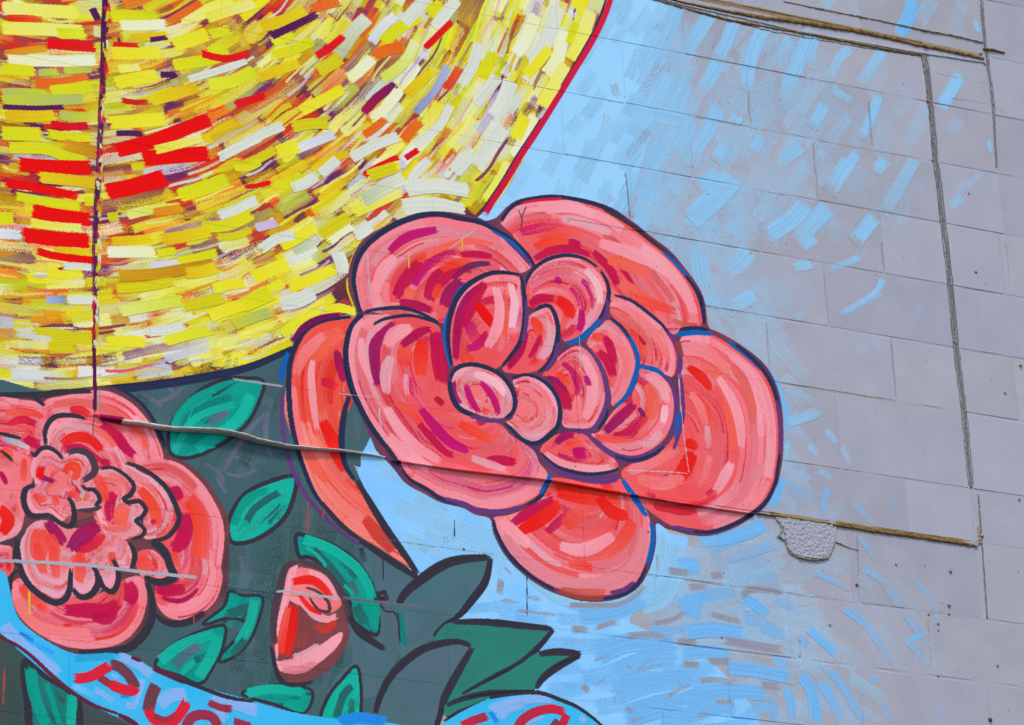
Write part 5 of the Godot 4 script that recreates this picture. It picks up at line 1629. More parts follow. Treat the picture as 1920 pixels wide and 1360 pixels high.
	letter(fig, "983048", "983048", 18.8, [-875,-1071,-840,-1081,-811,-1081])
	letter(fig, "983048", "983048", 18.8, [-808,-1112,-762,-1121])
	fig = thing("painted_banner", "rounded end of a blue banner with red letters at the bottom of the frame", "painted banner", "painted blue banners")
	fill("2cb0e0", "48b8e8", [-263,-1078,-225,-1045,-180,-1015,-111,-976,-42,-958,19,-947,80,-953,140,-968,185,-993,229,-1032,241,-1096,-266,-1149])
	film(fig, "ribbon", smoothed(points([-263,-1078,-225,-1045,-180,-1015,-111,-976,-42,-958,19,-947,80,-953,140,-968,185,-993,229,-1032,241,-1096,-266,-1149]), true))
	dab("8fbef6", "", 26.2, 1.3, 1.0, [-112,-1007,-43,-978,26,-959,80,-957])
	dab("8fbef6", "", 26.2, 1.1, .8, [-83,-1033,-59,-998,3,-976])
	dab("8fbef6", "", 22.5, 1.1, .8, [-15,-1029,47,-1001])
	dab("8fbef6", "", 18.8, 1.2, .9, [150,-996,165,-1010])
	dab("2490ea", "", 15.0, 1.0, .7, [-108,-1010,-87,-1041])
	line("3a3541", "", 12.8, [-111,-974,-42,-954,35,-942,95,-955,140,-968,185,-993,226,-1025])
	letter(fig, "dc2036", "983048", 23.2, [-189,-1059,-158,-1041,-113,-1022])
	letter(fig, "983048", "dc2036", 24.8, [-35,-1053,-15,-1022,24,-996,71,-983,112,-990])
	letter(fig, "dc2036", "983048", 22.5, [112,-993,99,-1020,75,-1048])
	letter(fig, "983048", "6e3c46", 16.5, [60,-1043,85,-1011])
	fig = thing("rose_bud", "half open pink rose bud with a brown outline among the teal leaves", "painted rosebud", "")
	fill("6a3a3c", "86464a", [-664,-669,-628,-662,-576,-669,-540,-697,-515,-731,-498,-765,-495,-823,-515,-883,-552,-931,-603,-969,-661,-986,-686,-982,-700,-941,-707,-885,-702,-827,-691,-767,-679,-715])
	film(fig, "outline_paint", smoothed(points([-664,-669,-628,-662,-576,-669,-540,-697,-515,-731,-498,-765,-495,-823,-515,-883,-552,-931,-603,-969,-661,-986,-686,-982,-700,-941,-707,-885,-702,-827,-691,-767,-679,-715]), true))
	film(fig, "petal", fill("f58a94", "f7abb4", [-659,-676,-631,-674,-643,-718,-658,-763,-681,-846,-689,-933,-696,-912,-697,-848,-687,-789,-672,-729]))
	film(fig, "petal", fill("f2685e", "f58a94", [-628,-679,-591,-682,-551,-698,-530,-732,-512,-759,-527,-783,-572,-803,-615,-787,-651,-770,-643,-718]))
	film(fig, "petal", fill("f58a94", "f7abb4", [-693,-940,-661,-940,-602,-908,-551,-866,-514,-840,-518,-869,-559,-917,-610,-952,-668,-966,-686,-964]))
	accent("f58a94", "f7abb4", 26.2, 1.4, 1.1, [-646,-678,-658,-727,-677,-809,-692,-897])
	accent("f7abb4", "f58a94", 22.5, 1.3, 1.0, [-606,-683,-562,-700,-534,-740,-527,-769])
	accent("e80404", "ee2c20", 37.5, 1.4, 1.1, [-644,-780,-652,-842,-671,-931])
	accent("f2685e", "ee2c20", 22.5, 1.2, .9, [-658,-785,-678,-878,-678,-928])
	accent("f58a94", "f7abb4", 22.5, 1.4, 1.1, [-665,-764,-622,-773,-586,-805,-550,-811,-520,-793])
	accent("e80404", "ee2c20", 26.2, 1.4, 1.0, [-650,-722,-599,-708,-566,-722,-538,-755])
	accent("ee2c20", "e80404", 15.0, 1.3, 1.0, [-629,-752,-600,-785,-564,-799])
	accent("6a3a3c", "a8443c", 33.8, 1.1, .8, [-615,-809,-609,-851,-638,-905])
	accent("a8443c", "ee2c20", 26.2, 1.1, .7, [-587,-834,-558,-838,-528,-812])
	accent("f58a94", "f7abb4", 33.8, 1.4, 1.1, [-686,-950,-625,-936,-566,-897,-518,-851])
	accent("f7abb4", "", 18.8, 1.3, 1.0, [-653,-925,-610,-909,-573,-876])
	accent("f58a94", "", 22.5, 1.3, 1.0, [-682,-964,-625,-954,-581,-927])
	line("54404a", "", 9.8, [-610,-732,-578,-738,-549,-764,-549,-790,-579,-786,-603,-753])
	line("54404a", "", 22.5, [-696,-898,-699,-833,-683,-752,-664,-684,-628,-661])
	line("54404a", "", 18.8, [-628,-661,-569,-671,-526,-710,-501,-765,-492,-823])
	line("86464a", "", 18.8, [-492,-823,-515,-883,-552,-935,-604,-973,-669,-994])
	line("3a3541", "", 12.8, [-707,-899,-697,-951,-679,-992,-640,-998,-589,-982])
	line("3a3541", "", 16.5, [-495,-786,-477,-821,-434,-852,-390,-879])
	dab("b9b5c0", "", 6.8, 1.4, 1.2, [-694,-752,-651,-748,-600,-750,-512,-748])
	fig = thing("painted_rose", "largest rose, pink and red petals with dark blue outlines at the centre", "painted rose", "painted roses")
	fill("50305a", "8a4048", [-452,76,-471,134,-474,181,-461,236,-428,298,-374,343,-314,383,-250,414,-173,428,-86,427,-62,421,-29,437,5,476,48,509,141,538,237,545,327,533,393,499,451,462,509,425,556,373,589,328,606,277,611,208,639,196,686,178,748,144,792,105,820,39,827,-47,819,-148,803,-219,790,-253,755,-312,705,-357,638,-401,571,-429,515,-435,472,-430,437,-425,408,-416,404,-476,381,-549,345,-607,295,-643,235,-663,172,-668,95,-657,37,-634,-17,-597,-52,-558,-76,-509,-85,-468,-128,-462,-161,-448,-225,-441,-270,-423,-324,-400,-361,-358,-404,-319,-418,-286,-438,-247,-458,-192,-477,-140,-490,-66,-484,-8,-468,42])
	film(fig, "outline_paint", smoothed(points([-452,76,-471,134,-474,181,-461,236,-428,298,-374,343,-314,383,-250,414,-173,428,-86,427,-62,421,-29,437,5,476,48,509,141,538,237,545,327,533,393,499,451,462,509,425,556,373,589,328,606,277,611,208,639,196,686,178,748,144,792,105,820,39,827,-47,819,-148,803,-219,790,-253,755,-312,705,-357,638,-401,571,-429,515,-435,472,-430,437,-425,408,-416,404,-476,381,-549,345,-607,295,-643,235,-663,172,-668,95,-657,37,-634,-17,-597,-52,-558,-76,-509,-85,-468,-128,-462,-161,-448,-225,-441,-270,-423,-324,-400,-361,-358,-404,-319,-418,-286,-438,-247,-458,-192,-477,-140,-490,-66,-484,-8,-468,42]), true))
	petal(fig, "rose", 34, 69, [-17,426,12,464,51,493,140,524,236,530,319,516,384,482,438,446,493,410,541,357,572,317,587,274,589,208,526,188,498,164,456,196,369,238,302,243,240,299,94,307,56,350,17,392])
	petal(fig, "rose", -91, 81, [-432,83,-451,137,-454,184,-441,236,-413,283,-365,328,-314,367,-250,396,-201,408,-142,407,-86,410,-39,394,4,375,53,334,70,303,36,276,-23,274,-78,251,-134,216,-173,161,-194,96,-207,86,-271,108,-322,112,-390,99])
	petal(fig, "rose", -190, -45, [-432,70,-459,39,-475,-11,-479,-65,-467,-136,-449,-184,-424,-231,-393,-273,-364,-313,-335,-350,-312,-385,-264,-406,-219,-425,-158,-432,-127,-442,-80,-446,-36,-435,18,-412,60,-382,87,-341,87,-311,67,-288,56,-260,36,-244,-13,-218,-47,-189,-117,-184,-163,-170,-184,-139,-195,-97,-199,-47,-207,7,-209,46,-214,74,-263,92,-325,94,-380,82])
	petal(fig, "sickle", -408, -157, [-458,60,-495,47,-543,33,-590,2,-619,-43,-638,-102,-644,-165,-642,-241,-630,-315,-606,-398,-567,-478,-505,-540,-455,-572,-405,-595,-349,-625,-316,-637,-346,-587,-385,-537,-434,-463,-469,-419,-497,-373,-504,-318,-500,-256,-470,-190,-481,-154,-491,-93,-487,-14,-471,32])
	petal(fig, "rose", 338, -250, [532,169,562,179,619,182,672,162,731,127,774,89,801,31,810,-50,802,-150,788,-210,779,-245,748,-300,700,-344,638,-384,572,-413,516,-417,489,-415,450,-415,405,-392,363,-363,338,-329,316,-301,314,-273,355,-242,418,-210,470,-161,497,-100,505,-26,505,23,519,82,512,130])
	petal(fig, "rose", 191, -302, [-73,-466,-64,-505,-40,-550,-6,-585,45,-619,100,-642,173,-653,236,-646,295,-627,338,-592,367,-538,385,-475,389,-413,377,-378,338,-332,313,-301,271,-307,201,-322,106,-324,94,-348,67,-392,23,-425,-28,-451])
	petal(fig, "rose", 68, 107, [52,234,77,288,122,327,182,350,236,349,276,326,297,292,298,251,276,193,243,147,204,108,161,88,149,120,143,163,127,191,92,189,72,176,53,182])
	petal(fig, "rose", 229, 100, [315,241,368,244,419,217,466,182,496,137,504,84,491,35,457,38,402,57,388,61,383,109,351,158,309,194])
	petal(fig, "rose", 191, -1, [229,96,259,141,300,177,338,149,366,105,374,54,354,-7,330,-53,296,-85,294,-42,278,24,250,68])
	petal(fig, "rose", 268, -54, [390,45,434,39,473,10,486,-37,481,-99,456,-152,411,-196,352,-225,301,-219,256,-198,227,-180,253,-168,283,-122,307,-91,350,-48,381,8])
	petal(fig, "rose", 140, -57, [156,53,196,81,229,70,259,28,272,-23,273,-76,250,-130,223,-161,182,-169,144,-167,145,-121,134,-65,110,-27,88,-25,118,12])
	petal(fig, "rose", 147, -230, [71,-248,91,-220,121,-197,171,-183,210,-185,241,-209,281,-233,304,-262,270,-282,203,-295,129,-285,86,-265])
	petal(fig, "rose", -93, 16, [32,265,-29,261,-69,245,-116,209,-151,168,-170,123,-183,68,-183,14,-177,-37,-127,-22,-60,-30,-29,-8,-5,26,21,70,34,131,37,186,34,231])
	petal(fig, "rose", 0, 0, [59,151,111,184,128,169,136,120,126,65,104,20,72,-14,14,-33,-31,-27,4,17,35,66,50,128])
	petal(fig, "pale", -114, -112, [-180,-79,-164,-51,-127,-31,-85,-31,-42,-48,-13,-80,-2,-118,-11,-149,-36,-170,-75,-176,-117,-168,-157,-154,-174,-122])
	petal(fig, "pale", 17, -139, [1,-54,38,-35,77,-42,113,-68,130,-110,124,-162,95,-201,56,-225,22,-219,-7,-194,-28,-181,-6,-167,12,-116,6,-75])
	accent("b8064e", "c4087a", 28.1, 1.4, 1.0, [-355,270,-323,308,-279,340,-199,371])
	accent("c4087a", "b8064e", 30.0, 1.0, .6, [-284,178,-259,230,-210,283,-146,311])
	accent("c8103c", "b8064e", 22.5, 1.2, .9, [-146,302,-90,312,-38,313])
	accent("f2685e", "f4583a", 22.5, 1.1, .7, [-258,267,-193,315,-113,349,-33,351])
	accent("f4583a", "ee2c20", 26.2, 1.2, .8, [-237,291,-270,261,-299,207])
	accent("b8064e", "c8103c", 37.5, 1.3, 1.0, [-340,136,-307,198,-258,267])
	accent("b8064e", "c8103c", 48.8, 1.4, 1.0, [-242,145,-221,200,-180,244,-139,275])
	accent("ee2c20", "f4583a", 26.2, 1.3, .9, [-204,240,-163,271,-99,294])
	accent("b8064e", "7c1458", 45.0, 1.3, 1.0, [-199,132,-174,180,-133,227])
	accent("f4583a", "ee2c20", 22.5, 1.2, .8, [-226,155,-205,207])
	accent("b8064e", "", 30.0, 1.2, .9, [-332,126,-278,127,-224,116])
	accent("f4583a", "f2685e", 33.8, 1.2, .9, [-292,176,-301,143])
	accent("f58a94", "f7abb4", 33.8, 1.2, .7, [-393,143,-376,210,-328,271])
	accent("b8064e", "2b3050", 18.8, 1.4, 1.2, [-169,221,-132,260,-95,281,-47,291])
	accent("7c1458", "b8064e", 26.2, 1.4, 1.1, [-66,231,-119,181,-149,120,-164,38,-166,-26])
	accent("c8103c", "b8064e", 33.8, 1.3, 1.0, [-70,230,-112,158,-147,72])
	accent("e80404", "e80404", 33.8, 1.5, 1.1, [-100,164,-70,125,-47,96])
	accent("c4087a", "c8103c", 41.2, .8, .5, [-126,108,-108,59,-76,60])
	accent("c4087a", "c8103c", 26.2, 1.2, .9, [-137,18,-101,36,-64,86])
	accent("f7abb4", "f58a94", 33.8, 1.3, .9, [-42,227,-29,156,-44,89,-78,24])
	accent("f7abb4", "fbc2c8", 26.2, 1.3, .9, [3,246,16,179,0,96])
	accent("f2685e", "f4583a", 12.8, 1.2, .9, [-14,223,-10,143,-25,68])
	accent("f4583a", "ee2c20", 22.5, 1.2, .8, [-142,-3,-111,-10])
	accent("b8064e", "", 22.5, 1.3, 1.0, [-17,-23,25,36,48,104])
	accent("c8103c", "b8064e", 15.0, 1.3, 1.0, [92,103,74,60,48,16])
	accent("ee2c20", "f4583a", 30.0, 1.1, .8, [70,148,81,109])
	accent("f7abb4", "", 30.0, 1.2, .9, [122,140,115,74,80,17])
	accent("c8103c", "b8064e", 26.2, 1.3, .9, [79,325,137,364,203,379,260,368])
	accent("ee2c20", "f4583a", 30.0, 1.2, .9, [80,362,139,393,196,403])
	accent("c4087a", "c8103c", 33.8, .8, .5, [34,399,100,428,183,459])
	accent("c8103c", "b8064e", 26.2, 1.2, .9, [188,402,229,396])
	accent("ee2c20", "f2685e", 30.0, 1.1, .7, [98,390,173,428,247,424])
	accent("c8103c", "b8064e", 30.0, 1.4, 1.1, [261,385,308,343,337,282])
	accent("b8064e", "c8103c", 17.2, 1.4, 1.2, [337,357,361,332,383,298])
	accent("f4583a", "f2685e", 45.0, 1.1, .7, [301,367,383,356,456,340])
	accent("f2685e", "f4583a", 45.0, 1.1, .7, [339,307,402,268,483,232])
	accent("f2685e", "ee2c20", 37.5, 1.0, .6, [361,270,434,249,521,238])
	accent("f58a94", "f7abb4", 45.0, 1.2, .8, [279,413,361,403,443,383,507,344])
	accent("f7abb4", "f58a94", 45.0, 1.3, .9, [412,428,488,374,546,301,570,230])
	accent("f58a94", "f7abb4", 41.2, 1.2, .9, [115,484,202,513,283,494])
	accent("f7abb4", "", 33.8, 1.2, .8, [167,469,249,467,330,447])
	accent("f2685e", "a8443c", 18.8, 1.1, .8, [494,209,539,200,585,208])
	accent("c4087a", "", 22.5, 1.2, .9, [145,283,157,264])
	accent("c4087a", "", 22.5, .8, .5, [223,288,250,268])
	accent("c4087a", "c8103c", 18.8, .9, .6, [181,264,212,228,217,180])
	accent("b8064e", "c4087a", 22.5, 1.3, 1.0, [218,197,216,155,202,121])
	accent("b8064e", "c8103c", 26.2, 1.3, 1.0, [60,179,89,208,146,217])
	accent("e80404", "ee2c20", 41.2, 1.4, 1.0, [142,217,177,194,179,158])
	accent("f7abb4", "fbc2c8", 26.2, 1.2, .8, [233,327,271,279,276,214])
	accent("c4087a", "c8103c", 17.2, .9, .6, [231,281,253,235,250,194])
	accent("ee2c20", "f4583a", 26.2, 1.2, .9, [58,138,85,126,76,88])
	accent("b8064e", "c8103c", 30.0, 1.3, 1.0, [283,126,301,88,307,40])
	accent("ee2c20", "f2685e", 30.0, 1.2, .9, [362,155,400,104,415,78])
	accent("c8103c", "", 18.8, 1.2, .9, [395,144,409,117])
	accent("f58a94", "f2685e", 26.2, 1.2, .8, [330,227,398,198,452,137,484,68])
	accent("f2685e", "", 26.2, 1.1, .8, [333,207,384,171,441,102])
	accent("c8103c", "b8064e", 33.8, 1.4, 1.0, [260,77,291,46,304,0])
	accent("c8103c", "b8064e", 26.2, 1.3, 1.0, [287,122,306,101])
	accent("f58a94", "f2685e", 26.2, 1.2, .8, [296,136,342,86,345,-2])
	accent("ee2c20", "f4583a", 26.2, 1.2, .8, [246,120,278,113])
	accent("b8064e", "c4087a", 22.5, .9, .6, [145,27,183,-3,200,-65])
	accent("b8064e", "c8103c", 33.8, 1.3, 1.0, [122,-33,152,-72,161,-126])
	accent("7c1458", "b8064e", 18.8, 1.3, 1.0, [102,-28,141,-38,160,-71])
	accent("ee2c20", "f4583a", 26.2, 1.2, .9, [135,-7,169,-45])
	accent("f7abb4", "f58a94", 33.8, 1.3, .9, [211,61,239,-11,227,-93,204,-144])
	accent("f58a94", "f2685e", 30.0, 1.1, .8, [192,-66,185,-123,156,-151])
	accent("c4087a", "", 18.8, 1.2, .8, [219,-6,230,-36])
	accent("7c1458", "b8064e", 30.0, 1.4, 1.0, [266,-170,314,-119,370,-63])
	accent("c8103c", "b8064e", 33.8, 1.0, .6, [286,-179,344,-159,388,-92])
	accent("7c1458", "", 17.2, 1.3, 1.0, [377,-78,392,-104])
	accent("f2685e", "f4583a", 41.2, 1.1, .8, [402,3,424,-47,403,-114])
	accent("f58a94", "f7abb4", 30.0, 1.3, .9, [400,26,451,-2,464,-57])
	accent("f7abb4", "fbc2c8", 22.5, 1.3, .9, [460,-57,448,-115])
	accent("f7abb4", "", 22.5, 1.2, .8, [442,-140,407,-177,370,-190])
	accent("ee2c20", "f2685e", 22.5, 1.2, .8, [230,-183,294,-186,359,-172])
	accent("f58a94", "f7abb4", 26.2, 1.1, .7, [244,-205,299,-228,347,-233])
	accent("7c1458", "b8064e", 22.5, 1.3, 1.0, [116,-224,149,-195,181,-190])
	accent("b8064e", "c4087a", 37.5, 1.2, .8, [167,-244,211,-237])
	accent("f58a94", "f7abb4", 33.8, 1.2, .8, [79,-256,145,-286,224,-286,289,-269])
	accent("ee2c20", "f2685e", 26.2, 1.2, .8, [148,-219,204,-207])
	accent("e80404", "ee2c20", 33.8, 1.4, 1.0, [534,72,578,46,608,6])
	accent("ee2c20", "f2685e", 48.8, 1.1, .7, [541,-12,579,-55,598,-133])
	accent("e80404", "ee2c20", 33.8, 1.4, 1.1, [514,-161,551,-168])
	accent("f58a94", "f2685e", 30.0, 1.2, .8, [533,-6,564,-41,583,-111])
	accent("f58a94", "f2685e", 41.2, 1.2, .7, [543,135,617,122,670,56])
	accent("f2685e", "f4583a", 37.5, 1.1, .7, [573,86,644,36,661,-67,662,-172])
	accent("f7abb4", "f58a94", 33.8, 1.3, 1.0, [629,58,673,-17,689,-87,687,-160])
	accent("f2685e", "", 33.8, 1.1, .7, [674,102,726,16,727,-82])
	accent("f58a94", "f7abb4", 33.8, 1.0, .6, [668,130,731,82,758,-4,753,-118])
	accent("f7abb4", "", 22.5, .9, .6, [585,-95,587,-175])
	accent("f7abb4", "", 26.2, .6, .4, [591,-182,565,-258,537,-301])
	accent("f7abb4", "f58a94", 33.8, 1.2, .8, [656,-197,622,-258,590,-306])
	accent("f58a94", "", 33.8, 1.1, .8, [752,-191,714,-253])
	accent("e80404", "ee2c20", 45.0, 1.2, .8, [537,-186,500,-251,469,-295])
	accent("f58a94", "f2685e", 37.5, 1.1, .8, [328,-279,412,-232,497,-180])
	accent("f2685e", "f58a94", 45.0, 1.1, .7, [352,-292,432,-296,511,-265])
	accent("b8064e", "7c1458", 33.8, 1.4, 1.0, [-338,65,-397,-4,-403,-63,-397,-141])
	accent("f7abb4", "f58a94", 41.2, 1.4, 1.0, [-288,57,-343,29,-371,-19])
	accent("f7abb4", "", 33.8, 1.3, .9, [-352,-32,-373,-90,-371,-160])
	accent("f7abb4", "f58a94", 22.5, 1.2, .8, [-439,9,-440,-54,-408,-134])
	accent("b8064e", "c8103c", 48.8, 1.4, 1.1, [-225,60,-216,-10,-211,-100])
	accent("e80404", "f4583a", 41.2, 1.3, .9, [-261,30,-271,-35,-269,-90])
	accent("f2685e", "ee2c20", 45.0, 1.1, .8, [-312,10,-322,-66])
	accent("b8064e", "", 26.2, 1.1, .8, [-328,-5,-268,49,-229,63])
	accent("c4087a", "c8103c", 30.0, .7, .5, [-304,-87,-290,-147])
	accent("f7abb4", "", 18.8, .9, .6, [-315,-81,-313,-151])
	accent("c8103c", "", 22.5, 1.2, .9, [-232,-139,-206,-158])
	accent("f2685e", "ee2c20", 26.2, 1.2, .8, [-356,-165,-303,-196,-266,-237])
	accent("b8064e", "c4087a", 33.8, 1.4, 1.0, [-276,-176,-235,-225,-190,-265,-133,-283])
	accent("c8103c", "b8064e", 26.2, 1.2, .8, [-285,-220,-244,-261,-203,-297,-176,-297])
	accent("b8064e", "c8103c", 30.0, 1.4, 1.2, [-91,-304,-48,-296,3,-295])
	accent("ee2c20", "f4583a", 33.8, 1.3, .9, [-169,-203,-119,-223,-65,-242])
	accent("f7abb4", "f58a94", 37.5, 1.2, .8, [-375,-184,-342,-241,-291,-291,-215,-326])
	accent("f58a94", "f7abb4", 41.2, 1.2, .8, [-374,-265,-322,-315,-243,-353])
	accent("f7abb4", "", 26.2, 1.2, .8, [-137,-299,-99,-309,-22,-322])
	accent("7c1458", "b8064e", 22.5, 1.3, 1.0, [-176,-83,-177,-122,-155,-150])
	accent("c4087a", "b8064e", 22.5, 1.3, .9, [-141,-85,-127,-130,-101,-170])
	accent("c4087a", "b8064e", 22.5, 1.3, .9, [-101,-71,-71,-98,-50,-146,-58,-167])
	accent("ee2c20", "f2685e", 22.5, 1.2, .8, [-93,-153,-78,-166])
	accent("f7abb4", "fbc2c8", 30.0, 1.2, .9, [-120,-51,-58,-65,-20,-106])
	accent("f2685e", "f4583a", 48.8, 1.2, .8, [-488,17,-542,-27,-577,-91])
	accent("f58a94", "f2685e", 33.8, 1.2, .8, [-542,0,-603,-72,-631,-146])
	accent("f7abb4", "f58a94", 22.5, 1.3, .9, [-577,-79,-585,-123,-580,-215,-570,-294])
	accent("7c1458", "b8064e", 26.2, 1.3, 1.0, [-512,-42,-502,-95,-492,-140])
	accent("b8064e", "ee2c20", 33.8, 1.0, .6, [-560,-142,-530,-145,-507,-157])
	accent("f58a94", "f2685e", 41.2, 1.2, .9, [-642,-163,-640,-254,-615,-334])
	accent("e80404", "ee2c20", 41.2, 1.3, .9, [-558,-250,-533,-299,-511,-357,-490,-400])
	accent("f2685e", "f4583a", 33.8, 1.2, .8, [-608,-333,-572,-396,-535,-436])
	accent("b8064e", "c8103c", 30.4, 1.3, 1.0, [-24,-479,30,-435,112,-382])
	accent("e80404", "ee2c20", 40.6, 1.3, .9, [-4,-497,61,-452,128,-390])
	accent("e80404", "f4583a", 55.8, 1.3, .9, [108,-362,215,-363,312,-349])
	accent("b8064e", "c8103c", 25.4, .9, .6, [75,-491,148,-419])
	accent("ee2c20", "f2685e", 45.7, 1.2, .8, [129,-463,202,-401])
	accent("e80404", "ee2c20", 40.6, 1.3, .9, [236,-360,277,-401,331,-405])
	accent("ee2c20", "f2685e", 40.6, 1.2, .8, [341,-414,305,-476,237,-542])
	accent("f7abb4", "f58a94", 40.6, 1.3, .9, [111,-518,163,-526,217,-509,284,-463])
	accent("f58a94", "f7abb4", 40.6, 1.2, .9, [-60,-463,-15,-503,36,-538])
	accent("f7abb4", "", 20.3, 1.2, .9, [26,-524,77,-563,129,-577])
	accent("f58a94", "", 45.7, 1.3, 1.0, [-46,-508,3,-573,95,-617,200,-624,298,-586,356,-516,373,-425])
	accent("f2685e", "ee2c20", 30.4, 1.2, .9, [134,-571,177,-566,214,-576])
	accent("a8443c", "f2685e", 25.4, 1.3, 1.0, [109,-646,173,-648,253,-633])
	accent("ee2c20", "a8443c", 40.6, 1.3, 1.1, [-447,-511,-407,-556,-358,-605])
	line("2b3050", "", 13.5, [-17,423,13,471,51,501,141,533,236,538,320,525,384,491])
	line("dc1c3c", "", 9.0, [46,494,96,513,187,536])
	line("4a343c", "", 13.5, [301,523,384,489,439,455,493,419,514,396])
	line("1064b8", "", 12.0, [478,423,514,396,548,361,579,320])
	line("2b3050", "", 13.5, [548,361,577,321,594,279,599,207])
	line("2b3050", "", 13.5, [516,183,563,194,617,199])
	line("2b3050", "", 16.5, [-440,75,-454,136,-457,184,-444,236,-416,285,-368,333,-314,372,-250,404,-201,416,-142,415,-78,412,-36,398,9,379,60,339,81,301])
	line("6c3c7c", "", 15.0, [-8,378,39,340,71,303])
	line("1064b8", "", 10.5, [-47,394,16,367,55,330])
	line("2b3050", "", 12.0, [-433,80,-390,96,-322,111,-271,106,-207,83])
	line("2b3050", "", 10.5, [-407,46,-369,71,-294,93,-225,85,-204,79])
	line("2b3050", "", 18.0, [-432,75,-465,38,-481,-12,-486,-66,-474,-138,-455,-187,-430,-235,-400,-278,-367,-315,-335,-359])
	line("2b3050", "", 12.0, [-335,-359,-312,-388,-264,-410,-220,-432,-158,-438])
	line("6c3c7c", "", 15.0, [-220,-429,-158,-437,-128,-448,-80,-449,-33,-439,21,-417])
	line("2b3050", "", 12.0, [21,-418,64,-386,90,-345])
	line("2b3050", "", 15.0, [-464,62,-543,38,-593,5,-624,-44,-644,-105,-648,-165,-646,-242,-634,-316,-610,-400,-572,-480,-506,-543])
	line("7c1458", "", 18.0, [-495,63,-553,44,-605,7,-639,-46])
	line("1064b8", "", 16.5, [-648,-71,-664,-120,-671,-167])
	line("6c3c7c", "", 13.5, [-668,-190,-669,-274,-658,-348,-636,-420,-595,-487,-523,-554,-450,-598])
	line("2b3050", "", 18.0, [-477,-168,-492,-217,-500,-264,-503,-318,-494,-374,-463,-420])
	line("3a3541", "", 24.0, [-463,-411,-429,-466,-380,-542,-338,-597,-294,-658])
	line("3a3541", "", 21.0, [-461,-579,-408,-607,-349,-638,-287,-669])
	line("3a3541", "", 15.0, [-566,-485,-508,-545,-455,-579])
	line("1064b8", "", 15.0, [-182,-45,-193,12,-196,66,-183,122])
	line("1064b8", "", 12.0, [-174,145,-147,193,-114,226])
	line("2b3050", "", 15.0, [36,272,-30,268,-74,250,-123,213,-156,169,-175,122,-186,68,-186,13,-178,-44])
	line("2b3050", "", 13.5, [36,271,44,233,47,188,42,132,29,72,1,26,-32,-18])
	line("6c3c7c", "", 12.0, [50,201,49,130,31,61])
	line("2b3050", "", 12.0, [49,245,74,292,121,333,182,357,238,355,281,331])
	line("2b3050", "", 13.5, [281,331,302,294,304,252,283,193,251,147])
	line("6c3c7c", "", 12.0, [299,243,293,193,257,141])
	line("1064b8", "", 16.5, [276,180,244,139,203,101,157,81])
	line("2b3050", "", 15.0, [75,170,114,191,134,171,143,121,132,64,111,17,75,-20])
	line("6c3c7c", "", 13.5, [141,87,129,33,94,-17])
	line("2b3050", "", 15.0, [-187,-80,-170,-47,-132,-27,-85,-26,-37,-42,-7,-77,3,-117,-7,-151,-33,-174])
	line("2b3050", "", 16.5, [-187,-80,-184,-123,-163,-161,-117,-176])
	line("6c3c7c", "", 12.0, [-133,-180,-75,-184,-33,-176])
	line("2b3050", "", 13.5, [-2,-48,38,-31,81,-37,118,-65,136,-109,129,-164,100,-205,56,-232,18,-225,-13,-198,-33,-182])
	line("2b3050", "", 13.5, [56,-232,85,-215,128,-171])
	line("6c3c7c", "", 16.5, [233,79,266,29,280,-22,281,-75,256,-133,227,-169,174,-180])
	line("2b3050", "", 9.0, [247,-163,273,-124,283,-92])
	line("1064b8", "", 15.0, [308,179,346,152,376,105,382,54,361,-9,335,-55,299,-89])
	line("2b3050", "", 9.0, [304,185,337,164,364,129])
	line("2b3050", "", 12.0, [316,257,370,250,422,220,470,184,493,143])
	line("6c3c7c", "", 18.0, [479,174,506,132,514,84,502,27])
	line("1064b8", "", 16.5, [387,48,434,46,466,31])
	line("6c3c7c", "", 15.0, [453,36,481,8,493,-36,486,-98,461,-153])
	line("1064b8", "", 18.0, [503,-67,493,-117,484,-166])
	line("6c3c7c", "", 21.0, [214,-180,248,-207,294,-232,352,-236,415,-208,456,-170])
	line("2b3050", "", 10.5, [291,-235,352,-239,415,-211,449,-180])
	line("6c3c7c", "", 30.0, [85,-274,122,-300,202,-311,271,-307,304,-290])
	line("2b3050", "", 10.5, [73,-257,122,-291,203,-300,272,-285,308,-267])
	line("1064b8", "", 16.5, [506,162,562,181,626,186])
	line("1064b8", "", 16.5, [666,171,730,135,774,94])
	line("2b3050", "", 13.5, [687,168,743,130,781,90,808,32,817,-49])
	line("6c3c7c", "", 13.5, [810,12,817,-68,808,-151])
	line("2b3050", "", 12.0, [808,-151,795,-211,784,-248,753,-303,703,-350,639,-390,571,-419,516,-425])
	line("6c3c7c", "", 12.0, [521,-423,488,-421,450,-420])
	line("1064b8", "", 19.5, [310,-295,335,-333,363,-373,386,-408])
	line("1064b8", "", 15.0, [389,-408,397,-446,389,-493,371,-545])
	line("2b3050", "", 12.0, [-76,-467,-67,-505,-43,-553,-9,-590,42,-626,98,-649])
	line("a8443c", "", 15.0, [95,-651,172,-662,251,-649])
	line("2b3050", "", 10.5, [235,-656,296,-636,341,-600,373,-542])
	line("6c3c7c", "", 13.5, [252,-637,300,-622,337,-589])
	line("6c3c7c", "", 13.5, [475,-191,511,-82,514,48])
	line("1064b8", "", 13.5, [101,-309,87,-341,64,-380])
	dab("a8443c", "", 21.0, .9, .6, [510,146,520,98])
	dab("c8c8d0", "", 2.4, 1.5, 1.2, [507,47,507,-50,512,-171,519,-256])
	dab("c8c8d0", "", 2.4, 1.5, 1.2, [519,-256,470,-257,314,-273])
	dab("c8c8d0", "", 2.4, 1.5, 1.2, [-87,397,-128,357,-181,309])
	dab("c8c8d0", "", 3.0, 1.5, 1.2, [207,113,204,0])
